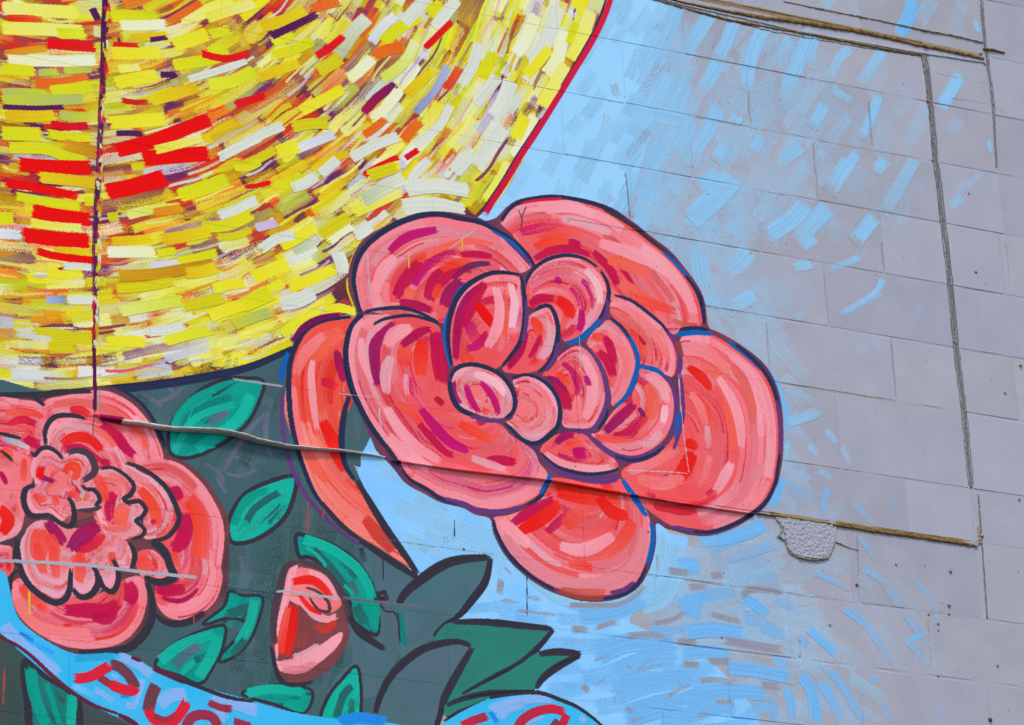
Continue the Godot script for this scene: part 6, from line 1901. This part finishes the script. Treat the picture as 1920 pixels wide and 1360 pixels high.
	dab("e8c81a", "", 3.6, 1.5, 1.2, [-135,356,-136,313])
	dab("e8c81a", "", 3.6, 1.5, 1.2, [-295,276,-296,234])
	dab("e8c81a", "", 4.5, 1.5, 1.2, [-1340,-829,-1339,-899])
	dab("e8c81a", "", 4.5, 1.5, 1.2, [-1207,-560,-1206,-577])
	dab("c04a3c", "", 4.5, 1.5, 1.2, [-600,-490,-603,-580])
	dab("c04a3c", "", 3.9, 1.5, 1.2, [-557,-507,-558,-532])
	dab("c04a3c", "", 4.5, 1.5, 1.2, [-1398,-1037,-1400,-1141])
	dab("c04a3c", "", 4.5, 1.5, 1.2, [-912,-838,-912,-867])
	dab("3a3541", "", 2.7, 1.5, 1.2, [-395,-604,-395,-686])
	dab("3a3541", "", 2.7, 1.5, 1.2, [-187,-486,-189,-536])
	dab("3a3541", "", 2.7, 1.5, 1.2, [16,-618,11,-733])
	dab("3a3541", "", 3.0, 1.5, 1.2, [40,471,49,444,44,414])
	dab("3a3541", "", 3.0, 1.5, 1.2, [64,487,45,444])
	dab("6f6f80", "", 3.3, 1.5, 1.2, [379,659,383,609,386,498])
	dab("35303c", "3a3541", 33.0, 1.1, .7, [-405,-714,-391,-744])
	dab("35303c", "", 18.0, .7, .5, [-456,-599,-445,-642])
	dab("b9b5c0", "", 9.0, 1.5, 1.4, [-1469,-761,-1415,-761,-1196,-745,-1057,-745,-944,-742,-899,-740])
	dab("b9b5c0", "", 5.1, 1.4, 1.0, [-812,-174,-754,-174,-653,-174])
	dab("b9b5c0", "", 3.0, 1.0, .7, [-521,-172,-424,-166,-385,-163])
	dab("6f6f80", "", 7.5, 1.0, .8, [-512,-745,-394,-745,-275,-745])
	dab("c8c8d0", "", 6.0, .8, .5, [-394,-187,-390,-248,-373,-304])
	dab("c8c8d0", "", 6.0, .8, .4, [-417,268,-413,156,-410,45])
	dab("6c6a6e", "8a8688", 3.0, 0.66, 0.46, [594,1082,620,1083,646,1082,673,1083,698,1081,724,1082,750,1082,777,1082,804,1082,828,1082,855,1082,881,1083,908,1081,934,1083])
	dab("6c6a6e", "8a8688", 3.0, 0.66, 0.46, [934,1082,959,1081,984,1083,1011,1083,1036,1083,1060,1081,1086,1082])
	dab("6c6a6e", "8a8688", 3.0, 0.66, 0.46, [606,879,632,878,659,879,685,878,713,880,740,878,766,879,792,878,820,878,848,879,876,880,903,879,930,879,957,879,984,879,1011,878])
	dab("6c6a6e", "8a8688", 3.0, 0.66, 0.46, [1012,879,1038,878,1063,879,1088,879,1113,878,1136,878,1162,878,1187,879,1215,880,1245,879,1274,878,1303,880,1331,879,1360,880])
	dab("6c6a6e", "8a8688", 3.0, 0.66, 0.46, [794,676,821,677,848,675,874,675,900,676,928,677,955,676,979,676,1008,676,1032,676,1057,675,1082,677,1109,675,1134,675,1158,676,1185,676,1209,676,1236,676,1259,675,1285,677,1311,677,1335,675,1362,677,1387,675,1413,675])
	dab("6c6a6e", "8a8688", 3.0, 0.66, 0.46, [602,269,630,268,657,270,684,269,711,268,737,269,765,268,792,270])
	dab("6c6a6e", "8a8688", 3.0, 0.66, 0.46, [1439,472,1467,472,1492,472,1521,474,1547,472,1571,473,1598,471,1621,473,1648,472,1671,472])
	dab("6c6a6e", "8a8688", 3.0, 0.66, 0.46, [1435,269,1462,268,1489,269,1515,269,1542,270,1567,270,1595,270,1620,268,1648,269])
	dab("6c6a6e", "8a8688", 3.0, 0.66, 0.46, [478,-570,506,-571,534,-570,561,-571,588,-571,616,-570,641,-571,670,-571,696,-570,724,-570,752,-570,779,-571,805,-569,831,-571,859,-570,885,-571,913,-571,941,-569,968,-569,994,-571,1022,-570])
	dab("6c6a6e", "8a8688", 3.0, 0.66, 0.46, [1022,-570,1049,-571,1074,-569,1101,-570,1129,-570,1153,-569,1181,-570,1206,-570,1232,-571])
	dab("6c6a6e", "8a8688", 3.0, 0.66, 0.46, [1234,-570,1261,-571,1286,-569,1314,-570,1340,-570,1365,-569,1391,-569,1417,-569,1445,-570,1471,-570,1497,-571,1523,-569,1550,-571])
	dab("6c6a6e", "8a8688", 3.0, 0.66, 0.46, [465,-759,490,-758,515,-760,542,-759,567,-759,592,-759,617,-758,643,-758,669,-760,695,-758,719,-759,744,-758,769,-759,794,-760,821,-759])
	dab("6c6a6e", "8a8688", 3.0, 0.66, 0.46, [972,-338,999,-338,1027,-339,1053,-338,1080,-338,1106,-337,1132,-338,1160,-339,1186,-339,1212,-340,1239,-339,1267,-338,1294,-338,1321,-339,1348,-338,1374,-339,1402,-338])
	dab("6c6a6e", "8a8688", 3.0, 0.66, 0.46, [1636,1082,1662,1082,1692,1081,1718,1083,1745,1083])
	dab("6c6a6e", "8a8688", 3.0, 0.66, 0.46, [1649,1285,1680,1286,1710,1286,1740,1285,1770,1285])
	dab("6c6a6e", "8a8688", 3.0, 0.66, 0.46, [1432,1191,1460,1192,1490,1189,1516,1189,1545,1191,1574,1190,1602,1189,1631,1191])
	dab("6c6a6e", "8a8688", 3.0, 0.66, 0.46, [1490,1112,1516,1114,1540,1116,1566,1116,1590,1117,1616,1118,1640,1120])
	dab("6c6a6e", "8a8688", 3.0, 0.66, 0.46, [1238,-584,1237,-612,1237,-640,1235,-669,1235,-697,1233,-724,1231,-753])
	dab("6c6a6e", "8a8688", 3.0, 0.66, 0.46, [1034,-360,1032,-387,1032,-412,1030,-439,1029,-464,1026,-491,1025,-516,1023,-542,1021,-568])
	dab("6c6a6e", "8a8688", 3.0, 0.66, 0.46, [826,-693,825,-724,823,-756])
	dab("6c6a6e", "8a8688", 3.0, 0.66, 0.46, [1633,654,1632,628,1633,602,1632,578,1632,551,1630,526,1630,500])
	dab("6c6a6e", "8a8688", 3.0, 0.66, 0.46, [961,-402,996,-408,1030,-414])
	dab("6c6a6e", "8a8688", 3.0, 0.66, 0.46, [351,-570,376,-569,403,-571,426,-569,452,-570,477,-571])
	dab("6c6a6e", "8a8688", 3.0, 0.66, 0.46, [-419,-570,-391,-570,-364,-569,-338,-570,-311,-570,-284,-569,-257,-571,-230,-569,-203,-570,-178,-569,-149,-569,-124,-570,-96,-571,-70,-570])
	dab("6c6a6e", "8a8688", 3.0, 0.66, 0.46, [104,879,128,880,154,878,178,880,203,880])
	dab("6c6a6e", "8a8688", 3.0, 0.66, 0.46, [322,879,353,878,381,880,411,880,440,879])
	dab("6c6a6e", "8a8688", 3.0, 0.66, 0.46, [129,676,156,677,186,676,213,675,242,675,271,675,298,675,328,675,352,675,376,676,404,677,428,675])
	dab("8a8a98", "8a8688", 6.0, 0.80, 0.60, [1204,1051,1205,1024,1204,997,1203,970,1203,942,1205,915,1203,888])
	dab("8a8a98", "8a8688", 6.0, 0.80, 0.60, [798,1006,799,982,796,957,796,932,799,905,798,881])
	dab("85869a", "8a8688", 6.0, 0.90, 0.70, [1204,583,1203,556,1203,530,1203,504,1205,479])
	dab("85869a", "8a8688", 6.0, 0.80, 0.60, [1204,258,1205,231,1205,203,1204,176,1204,151,1204,123,1203,97,1205,71])
	dab("88899a", "8a8688", 4.5, 0.70, 0.50, [1001,452,1001,428,1001,400,1001,376,1001,350,1001,323,1002,298,1002,272])
	dab("88899a", "8a8688", 4.5, 0.70, 0.50, [798,258,799,227,798,197,797,167,798,139,797,109])
	dab("88899a", "8a8688", 4.5, 0.70, 0.50, [1001,870,1002,842,1001,816,1001,788,1002,760,1002,733,1000,707,1000,680])
	dab("40184a", "5e1c4c", 16.5, 0.95, 0.75, [-1161,910,-1161,884,-1161,855,-1163,827,-1164,801,-1164,772,-1164,745,-1164,717,-1165,689,-1165,662,-1165,636,-1166,612,-1167,585,-1169,560,-1170,534,-1169,510,-1170,484,-1172,459,-1172,431,-1173,406,-1173,382,-1176,355])
	dab("40184a", "6a1c4c", 16.5, 0.95, 0.75, [-1175,355,-1175,329,-1177,300,-1178,275,-1178,248,-1179,220,-1181,194,-1181,166,-1182,137,-1181,110,-1182,82,-1180,53,-1181,24,-1183,-4])
	dab("6a1838", "40184a", 10.5, 1.30, 1.10, [-1179,-4,-1180,-29,-1179,-55,-1178,-80,-1181,-105,-1180,-131,-1180,-155,-1179,-182,-1178,-207,-1178,-232,-1176,-258,-1176,-282,-1177,-306,-1175,-331])
	dab("d8a81a", "a83020", 5.2, 0.60, 0.40, [-1149,913,-1151,888,-1151,863,-1151,835,-1151,811,-1152,785,-1153,758,-1152,733,-1155,707,-1154,684,-1155,658,-1156,631,-1157,602,-1157,573,-1160,545,-1160,515,-1161,484,-1161,460,-1161,433,-1162,407,-1165,382,-1165,357,-1166,331,-1166,303,-1166,274,-1168,246,-1169,220,-1170,191,-1172,165,-1171,137])
	dab("8a8498", "8a8688", 6.0, 0.90, 0.70, [-1170,-2,-1171,-32,-1170,-64,-1171,-93,-1169,-124])
	dab("b0a8b0", "8a8688", 6.0, 1.20, 1.00, [-1165,-256,-1166,-290,-1168,-326])
	dab("8a1838", "8a8688", 3.8, 1.10, 0.90, [-1178,-332,-1180,-359,-1181,-384,-1182,-409])
	dab("dc1c3c", "", 7.6, 1.2, .5, [-1163,575,-1161,558])
	dab("e9e9d6", "", 5.5, 1.2, .5, [-1158,529,-1153,517])
	dab("e6d51a", "", 5.0, 1.2, .5, [-1158,533,-1155,504])
	dab("dba80f", "", 4.5, 1.2, .5, [-1161,603,-1160,576])
	dab("e6d51a", "", 7.6, 1.2, .5, [-1161,745,-1158,713])
	dab("dc1c3c", "", 4.4, 1.2, .5, [-1175,11,-1176,-27])
	dab("e9e9d6", "", 9.7, 1.2, .5, [-1169,126,-1167,95])
	dab("e9e49a", "", 5.1, 1.2, .5, [-1156,840,-1158,825])
	dab("dc1c3c", "", 9.7, 1.2, .5, [-1161,875,-1158,858])
	dab("dba80f", "", 6.1, 1.2, .5, [-1173,285,-1176,243])
	dab("5a1a58", "", 10.1, 1.2, .5, [-1154,812,-1156,787])
	dab("e6d51a", "", 6.7, 1.2, .5, [-1158,737,-1158,716])
	dab("dba80f", "", 8.6, 1.2, .5, [-1172,-94,-1173,-128])
	dab("e6d51a", "", 10.5, 1.2, .5, [-1170,407,-1170,386])
	dab("e9e9d6", "", 5.8, 1.2, .5, [-1173,-13,-1170,-34])
	dab("dc1c3c", "", 8.3, 1.2, .5, [-1184,-87,-1182,-123])
	dab("e9e49a", "", 10.0, 1.2, .5, [-1178,-121,-1176,-148])
	dab("dc1c3c", "", 4.4, 1.2, .5, [-1162,372,-1165,352])
	dab("5a1a58", "", 7.0, 1.2, .5, [-1175,32,-1179,-2])
	dab("e9e49a", "", 9.2, 1.2, .5, [-1166,494,-1168,481])
	dab("e9e49a", "", 6.7, 1.2, .5, [-1167,159,-1163,135])
	dab("dc1c3c", "", 9.8, 1.2, .5, [-1180,-50,-1178,-71])
	dab("e9e9d6", "", 9.0, 1.2, .5, [-1166,417,-1168,392])
	dab("dc1c3c", "", 6.0, 1.2, .5, [-1161,684,-1156,643])
	dab("dc1c3c", "", 10.2, 1.2, .5, [-1173,392,-1171,355])
	dab("e9e49a", "", 8.8, 1.2, .5, [-1173,-7,-1170,-28])
	dab("e9e49a", "", 5.7, 1.2, .5, [-1179,56,-1175,20])
	dab("e9e9d6", "", 8.0, 1.2, .5, [-1175,-50,-1171,-89])
	dab("5a1a58", "", 6.7, 1.2, .5, [-1174,71,-1176,34])
	dab("dba80f", "", 5.7, 1.2, .5, [-1173,286,-1176,251])
	dab("e6d51a", "", 6.1, 1.2, .5, [-1155,735,-1152,699])
	dab("dc1c3c", "", 8.8, 1.2, .5, [-1182,-12,-1186,-43])
	dab("dc1c3c", "", 4.3, 1.2, .5, [-1170,428,-1173,397])
	dab("5a1a58", "", 8.4, 1.2, .5, [-1162,621,-1157,606])
	dab("e6d51a", "", 5.3, 1.2, .5, [-1171,214,-1171,202])
	dab("5a1a58", "", 9.7, 1.2, .5, [-1164,668,-1165,643])
	dab("e9e49a", "", 10.0, 1.2, .5, [-1161,590,-1160,563])
	dab("e6d51a", "", 9.1, 1.2, .5, [-1152,861,-1155,827])
	dab("e9e49a", "", 5.0, 1.2, .5, [-1174,-35,-1174,-50])
	dab("dc1c3c", "", 4.8, 1.2, .5, [-1175,289,-1173,263])
	dab("5a1a58", "", 8.8, 1.2, .5, [-1156,694,-1156,674])
	dab("dc1c3c", "", 10.5, 1.2, .5, [-1170,548,-1169,516])
	dab("5a1a58", "", 10.7, 1.2, .5, [-1163,771,-1160,732])
	dab("e6d51a", "", 9.6, 1.2, .5, [-1168,98,-1171,69])
	dab("5a1a58", "", 4.9, 1.2, .5, [-1169,627,-1172,604])
	dab("e9e49a", "", 4.5, 1.2, .5, [-1164,560,-1167,525])
	dab("e9e49a", "", 6.9, 1.2, .5, [-1162,337,-1160,304])
	dab("e9e9d6", "", 6.5, 1.2, .5, [-1169,452,-1166,433])
	dab("dc1c3c", "", 9.2, 1.2, .5, [-1164,362,-1163,337])
	dab("dc1c3c", "", 7.4, 1.2, .5, [-1158,534,-1158,512])
	dab("dba80f", "", 10.6, 1.2, .5, [-1174,-74,-1172,-111])
	dab("5a1a58", "", 4.2, 1.2, .5, [-1177,253,-1178,213])
	dab("e9e49a", "", 8.4, 1.2, .5, [-1177,341,-1172,312])
	dab("dc1c3c", "", 6.5, 1.2, .5, [-1151,888,-1146,855])
	dab("dc1c3c", "", 6.1, 1.2, .5, [-1174,189,-1170,166])
	dab("e6d51a", "", 4.5, 1.2, .5, [-1164,762,-1163,732])
	dab("dc1c3c", "", 9.6, 1.2, .5, [-1169,629,-1167,600])
	dab("5a1a58", "", 9.1, 1.2, .5, [-1170,398,-1169,363])
	dab("e6d51a", "", 8.0, 1.2, .5, [-1173,90,-1175,71])
	dab("e9e49a", "", 4.5, 1.2, .5, [-1172,338,-1169,326])
	dab("e9e49a", "", 6.0, 1.2, .5, [-1164,361,-1165,346])
	dab("e9e49a", "", 6.1, 1.2, .5, [-1167,254,-1165,220])
	dab("dba80f", "", 8.2, 1.2, .5, [-1164,586,-1168,563])
	dab("e6d51a", "", 10.4, 1.2, .5, [-1174,63,-1172,25])
	dab("dba80f", "", 8.3, 1.2, .5, [-1167,384,-1163,348])
	dab("dba80f", "", 8.7, 1.2, .5, [-1169,268,-1167,229])
	dab("dc1c3c", "", 10.5, 1.2, .5, [-1158,703,-1153,663])
	dab("e6d51a", "", 10.0, 1.2, .5, [-1176,157,-1177,122])
	dab("e9e49a", "", 4.8, 1.2, .5, [-1162,397,-1165,373])
	dab("e9e9d6", "", 6.6, 1.2, .5, [-1172,57,-1168,41])
	dab("e9e9d6", "", 4.4, 1.2, .5, [-1170,249,-1174,231])
	dab("e6d51a", "", 8.4, 1.2, .5, [-1175,144,-1176,117])
	dab("5a1a58", "", 6.2, 1.2, .5, [-1164,509,-1166,480])
	dab("dc1c3c", "", 10.6, 1.2, .5, [-1169,438,-1173,407])
	dab("e9e49a", "", 10.3, 1.2, .5, [-1170,171,-1170,140])
	dab("e9e9d6", "", 6.2, 1.2, .5, [-1154,771,-1151,742])
	dab("dba80f", "", 8.5, 1.2, .5, [-1164,293,-1163,280])
	dab("e9e9d6", "", 4.6, 1.2, .5, [-1179,1,-1176,-18])
	dab("e9e49a", "", 5.6, 1.2, .5, [-1172,4,-1173,-36])
	dab("e9e49a", "", 7.4, 1.2, .5, [-1164,573,-1159,550])
	dab("a00a4c", "780a3c", 21.0, 1.40, 1.20, [-1166,-338,-1133,-338,-1098,-339])
	dab("8a7244", "a08a64", 13.5, 0.95, 0.75, [756,-338,788,-339,823,-338,854,-338,880,-338,906,-339,931,-339,957,-339])
	dab("8a7244", "a08a64", 13.5, 0.95, 0.75, [965,-338,991,-337,1016,-339,1042,-337,1065,-339,1090,-339,1117,-337,1141,-338,1167,-337,1192,-338,1217,-338,1242,-339,1268,-338,1293,-338,1318,-339,1344,-337,1367,-338,1392,-338])
	dab("3a3028", "5a4a38", 3.6, 0.90, 0.70, [964,-338,990,-339,1018,-337,1043,-338,1069,-338,1096,-340,1122,-338,1148,-337,1176,-338,1204,-337,1231,-338,1258,-338,1284,-337,1310,-337,1337,-339,1365,-338,1392,-337])
	dab("3a3028", "5a4a38", 3.6, 0.90, 0.70, [532,1285,558,1284,586,1285,614,1286,641,1284,669,1285,696,1285,724,1286,749,1285,779,1285,804,1284,830,1284,858,1286,886,1286,912,1286,938,1286,965,1286,992,1285,1020,1286,1046,1284,1074,1286,1100,1286,1126,1285,1151,1287,1177,1286,1203,1287,1227,1287,1254,1286,1279,1286,1305,1284,1330,1284,1358,1285,1384,1286,1411,1286,1438,1285,1465,1285,1493,1286,1520,1285,1547,1285,1575,1284,1602,1286,1629,1285])
	dab("3a3028", "5a4a38", 3.6, 0.90, 0.70, [635,1234,664,1231,689,1231,718,1229,743,1228,771,1227,798,1224,826,1224,855,1221,882,1220,908,1219,933,1222,959,1222,987,1222,1012,1222,1037,1225,1065,1224,1092,1226,1117,1227,1142,1226,1170,1228,1197,1228,1224,1229,1252,1231,1279,1233,1306,1233,1336,1235,1362,1236,1389,1237])
	dab("7a6238", "a08c68", 19.5, 0.85, 0.65, [567,1285,594,1284,619,1285,643,1286,669,1284,695,1286,720,1285,746,1285,772,1287,798,1285,824,1284,849,1286,873,1285,898,1284,925,1285,949,1284,974,1285,999,1284,1024,1285,1049,1286,1074,1285,1098,1286,1123,1284,1149,1286,1173,1285,1200,1285,1224,1286,1250,1285,1277,1285,1301,1285,1328,1284,1355,1285,1379,1284,1404,1286,1431,1286,1460,1284,1487,1286,1514,1286,1543,1285,1572,1284,1600,1285,1626,1284])
	dab("a8977c", "8a8688", 6.0, 0.70, 0.50, [624,1082,654,1081,686,1083,714,1081,746,1083])
	dab("a8977c", "8a8688", 6.0, 0.70, 0.50, [822,66,850,67,876,66,901,67,929,66,954,65,982,67,1009,67,1035,67,1061,66])
	dab("a8977c", "8a8688", 6.0, 0.70, 0.50, [1062,66,1089,65,1117,65,1142,67,1169,66,1197,66,1222,66,1251,66,1277,65,1303,67,1329,67,1356,67,1384,67,1410,65])
	dab("4a4646", "77757c", 4.8, 0.95, 0.75, [1406,1246,1408,1211,1411,1176,1411,1149,1412,1117,1410,1087,1413,1057,1412,1026,1411,996,1411,964,1410,934,1410,902,1409,877,1410,850,1411,824,1412,796,1411,768,1412,739,1412,710,1412,685,1414,659,1414,633,1413,608,1414,576,1415,546,1415,516,1416,484,1415,457,1415,430,1415,405,1415,378,1414,350,1414,322,1413,297,1413,270,1414,241,1414,211,1415,184,1416,155,1417,130,1417,104,1418,81,1418,51,1417,24,1419,-6,1417,-33,1417,-64,1417,-90,1415,-116,1417,-144,1417,-170])
	dab("4a4646", "77757c", 3.9, 0.95, 0.75, [1423,1250,1427,1215,1428,1181,1428,1150,1428,1122,1428,1090,1429,1059,1427,1029,1428,998,1428,967,1427,937,1425,907,1425,879,1428,854,1428,826,1430,801,1429,771,1430,743,1430,712,1430,687,1430,663,1431,638,1431,612,1431,580,1431,549,1432,519,1433,487,1431,460,1431,433,1431,406,1432,379,1432,352,1432,324,1431,297,1430,272,1431,243,1430,216,1432,185,1432,158,1432,132,1434,108,1434,81,1434,54,1435,26,1435,-3,1432,-31,1434,-60,1432,-86,1433,-114,1431,-141,1432,-167])
	dab("8a868a", "77757c", 12.0, 0.95, 0.75, [1415,1248,1419,1214,1421,1180,1421,1150,1420,1119,1422,1090,1421,1058,1420,1026,1422,997,1420,966,1419,934,1418,904,1418,878,1421,853,1420,826,1421,798,1421,769,1420,740,1421,712,1423,687,1421,660,1422,637,1424,609,1424,578,1424,548,1425,518,1425,485,1424,459,1424,433,1425,404,1425,379,1424,351,1423,323,1422,298,1423,271,1424,243,1425,213,1425,184,1426,157,1425,132,1428,107,1428,81,1428,53,1427,25,1428,-4,1426,-33,1425,-60,1425,-87,1425,-116,1426,-141,1424,-168])
	dab("4a4646", "77757c", 3.9, 0.85, 0.65, [1641,1486,1638,1455,1636,1425,1635,1397,1636,1372,1635,1345,1634,1319,1637,1293,1637,1265,1636,1240,1639,1213,1639,1185,1638,1150,1638,1115,1638,1089,1637,1061,1635,1036,1633,1008,1632,981,1628,953,1628,927,1626,899])
	dab("4a4646", "77757c", 3.0, 0.85, 0.65, [1649,1488,1647,1457,1645,1427,1644,1400,1643,1374,1643,1346,1641,1319,1644,1293,1645,1268,1646,1241,1646,1214,1647,1186,1647,1152,1647,1118,1646,1090,1644,1064,1642,1036,1639,1010,1639,982,1636,954,1636,929,1634,901])
	dab("4a4646", "77757c", 3.3, 0.80, 0.60, [1446,-186,1445,-213,1445,-241,1443,-270,1443,-297,1441,-327,1441,-355,1439,-380,1439,-406,1438,-435,1437,-460,1435,-485,1435,-512,1433,-540,1432,-566])
	strip = thing("flashing_strip", "pale metal strip bowing out of the joint above the small teal leaf, casting a shadow", "metal strip")
	bead("strip_length", M.bare_strip, [-1107,-343,15.8,10.1, -1062,-342,18.7,10.9, -1009,-345,21.6,10.9, -967,-345,23,8.6, -910,-339,25.9,7.8, -853,-334,27.4,7.4, -795,-336,27.4,7, -736,-345,25.9,6.6, -661,-349,23,6.2, -585,-344,18.7,5.9, -509,-337,14.4,5.5, -432,-335,10.1,5.5, -382,-336,5.8,4.7], 0.06, 10, "", strip)
	bead("painted_end", M.mural, [-1180,-332,5.8,7.8, -1154,-338,11.5,10.9, -1104,-341,15.8,10.9], 0.12, 8, "short end of the metal strip covered in crimson paint", strip)
	bead("painted_lip", M.mural, [-364,-343,9,6, -175,-344,12,6, 87,-337,13,6, 294,-344,13,6, 487,-349,12,6, 710,-349,9,6], 0.08, 14, "", strip)
	bead("sealant_bead", M.sealant, [720,-345,6,5, 803,-343,5,6, 887,-344,4,5, 954,-344,5,6], 0.28, 5, "")
	bead("sealant_bead", M.sealant, [957,-346,5,8, 1021,-345,6,11, 1089,-347,5,10, 1157,-346,6,12, 1226,-346,5,10, 1311,-347,6,11, 1395,-346,5,10], 0.28, 5, "brown stained sealant under a course of bare grey blocks")
	bead("sealant_bead", M.crumb, [1392,-348,4,9, 1420,-346,5,11, 1433,-325,4,8, 1435,-283,3,5], 0.5, 4, "")
	bead("sealant_bead", M.sealant, [504,1268,5.5,6, 599,1257,5.5,8, 739,1257,6.1,11, 881,1262,6.1,14, 971,1271,6.1,15, 1062,1275,6.1,14, 1180,1282,6.1,14, 1281,1282,5.5,13, 1391,1277,5.5,12, 1465,1278,5.5,11, 1540,1278,5.5,13, 1626,1275,5,11], 0.28, 5, "thick brown bead of old sealant along the upper course")
	bead("sealant_bead", M.plain, [487,1258,3.9,5, 600,1249,3.9,7, 775,1246,3.9,8, 988,1239,3.9,7, 1169,1244,3.9,8, 1389,1250,3.9,7, 1633,1262,3.9,6], 0.25, 9, "")
	bead("sealant_bead", M.sealant, [461,1253,3.3,6, 599,1240,3.3,6, 756,1229,4.4,9, 880,1232,3.9,7, 1023,1237,4.4,10, 1168,1238,4.4,9, 1278,1238,3.9,7, 1407,1243,3.9,6], 0.36, 4, "lower ragged brown bead of sealant along the upper course")
	bead("sealant_bead", M.crumb, [942,1333,3,3, 1068,1333,4,5, 1195,1334,4,4, 1305,1335,4,5, 1397,1333,5,6, 1510,1336,4,4, 1629,1333,4,4], 0.35, 8, "")
	bead("sealant_bead", M.sealant, [1628,1309,8,8, 1660,1313,6,8, 1705,1312,4,5], 0.25, 6, "")
	bead("control_joint", M.mortar_grey, [1415,1247,1.2,9.6, 1420,1179,1.2,10.4, 1420,1089,1.2,9.6, 1420,996,1.2,8.8, 1417,903,1.2,8.8, 1421,798,1.2,8, 1421,711,1.2,8.8, 1423,609,1.2,8, 1424,485,1.2,8.8, 1422,270,1.2,8.8, 1424,156,1.2,8, 1427,81,1.2,8.8, 1425,-62,1.2,7.2, 1424,-170,1.2,7.2], 0.35, 7, "crumbling grey filler in the upright joint between bare blocks")
	bead("control_joint", M.mortar_grey, [1645,1524,1.2,6.4, 1638,1424,1.2,6.4, 1637,1319,1.2,5.6, 1640,1265,1.2,7.2, 1641,1186,1.2,7.2, 1642,1116,1.2,6.4, 1629,900,1.2,4.8], 0.35, 7, "")
	bead("control_joint", M.mural, [-1159,927,0.9,8, -1161,663,0.9,9, -1167,484,0.9,9, -1171,356,0.9,10, -1175,167,0.9,9, -1178,-4,0.9,9, -1178,-156,0.9,7, -1176,-332,0.9,6], 0.4, 8, "ragged painted joint running down through the yellow dabs")
	bead("control_joint", M.mortar_grey, [1445,-186,1.2,4.8, 1440,-355,1.2,4.8, 1432,-565,1.2,4], 0.35, 8, "")
	rough_patch("mortar_patch", M.patch, [782,-346,800,-373,806,-409,814,-440,841,-453,875,-454,908,-453,941,-437,952,-411,964,-372,965,-345,884,-344], 3.0, "round rough patch of mortar filling a hole below the bead of sealant")
	bead("broken_edge", M.crumb, [781,-347,3.2,3.5, 798,-381,3.2,4.2, 785,-404,4.8,6.3, 805,-415,4,5.6, 813,-446,4.8,5.6, 840,-459,4.8,5.6, 893,-461,5.6,6.3, 933,-449,4.8,6.3, 949,-421,4,5.6, 960,-396,4,5.6], 0.5, 5, "")
	bead("broken_edge", M.crumb, [961,-395,2.4,2.8, 1000,-407,1.6,2.1, 1035,-412,1.6,2.1], 0.5, 6, "")
	stub("anchor_stub", M.steel, 1516, 533, 8.8, 5.6)
	stub("anchor_stub", M.steel, 1572, 150, 8.8, 4.8)
	stub("anchor_stub", M.steel, 1521, 794, 7.2, 4)
	stub("anchor_stub", M.patch, 1152, -437, 8, 4)
	stub("anchor_stub", M.steel, 1327, -437, 9.6, 5.6)
	stub("anchor_stub", M.steel, 1311, -541, 10.4, 6.4)
	stub("anchor_stub", M.patch, 924, -645, 7.2, 4)
	stub("anchor_stub", M.steel, 1450, -703, 7.2, 4.8)
	stub("anchor_stub", M.steel, 1270, -600, 7.2, 4)
	stub("anchor_stub", M.steel, 1268, -619, 5.6, 3.2)
	stub("anchor_stub", M.rust, 1019, -517, 8.8, 4.8)
	stub("anchor_stub", M.rust, 1407, -866, 12.8, 6.4)
	stub("anchor_stub", M.steel, -159, -383, 8.8, 3.2)
	stub("anchor_stub", M.steel, 382, -443, 7.2, 4.8)
	stub("anchor_stub", M.steel, 1582, -183, 8, 4.8)
	stub("mortar_crumb", M.crumb, 1636, 249, 10.4, 6.4)
	stub("anchor_stub", M.rust, -398, -730, 14.4, 4)
	stub("anchor_stub", M.rust, -164, -566, 6.4, 3.2)
	stub("mortar_crumb", M.crumb, 1443, -313, 12.8, 4.8)
	stub("mortar_crumb", M.crumb, 1434, -336, 11.2, 4)
	stub("mortar_crumb", M.crumb, 1619, 1293, 11.2, 5.6)
	stub("mortar_crumb", M.crumb, 1629, 1258, 9.6, 4.8)
	stub("mortar_crumb", M.crumb, 1433, 73, 9.6, 3.2)
	stub("mortar_crumb", M.crumb, 1418, 291, 8.8, 3.2)
	stub("mortar_crumb", M.crumb, 1405, 885, 8.8, 3.2)
	stub("mortar_crumb", M.crumb, 1411, 1089, 9.6, 3.2)
	stub("mortar_crumb", M.crumb, 1308, -567, 7.2, 3.2)
	stub("mortar_crumb", M.crumb, 1254, -755, 6.4, 3.2)
	stub("mortar_crumb", M.crumb, 1242, -575, 8, 3.2)
	stub("mortar_crumb", M.crumb, 821, -747, 5.6, 2.4)

	# pinholes and specks in the grey paint
	for i in 190:
		var c := Vector2(rng.randf_range(150.0, 1900.0), rng.randf_range(-1250.0, 1500.0))
		paint_dab(["6e6c72", "7c7a80", "5e5a58", "c6c6d0"][rng.randi() % 4], "", rng.randf_range(1.8, 4.0), 1.0, 0.7, PackedVector2Array([c, c + Vector2(rng.randf_range(-4, 4), rng.randf_range(-6, 2))]))
	lay_paint()
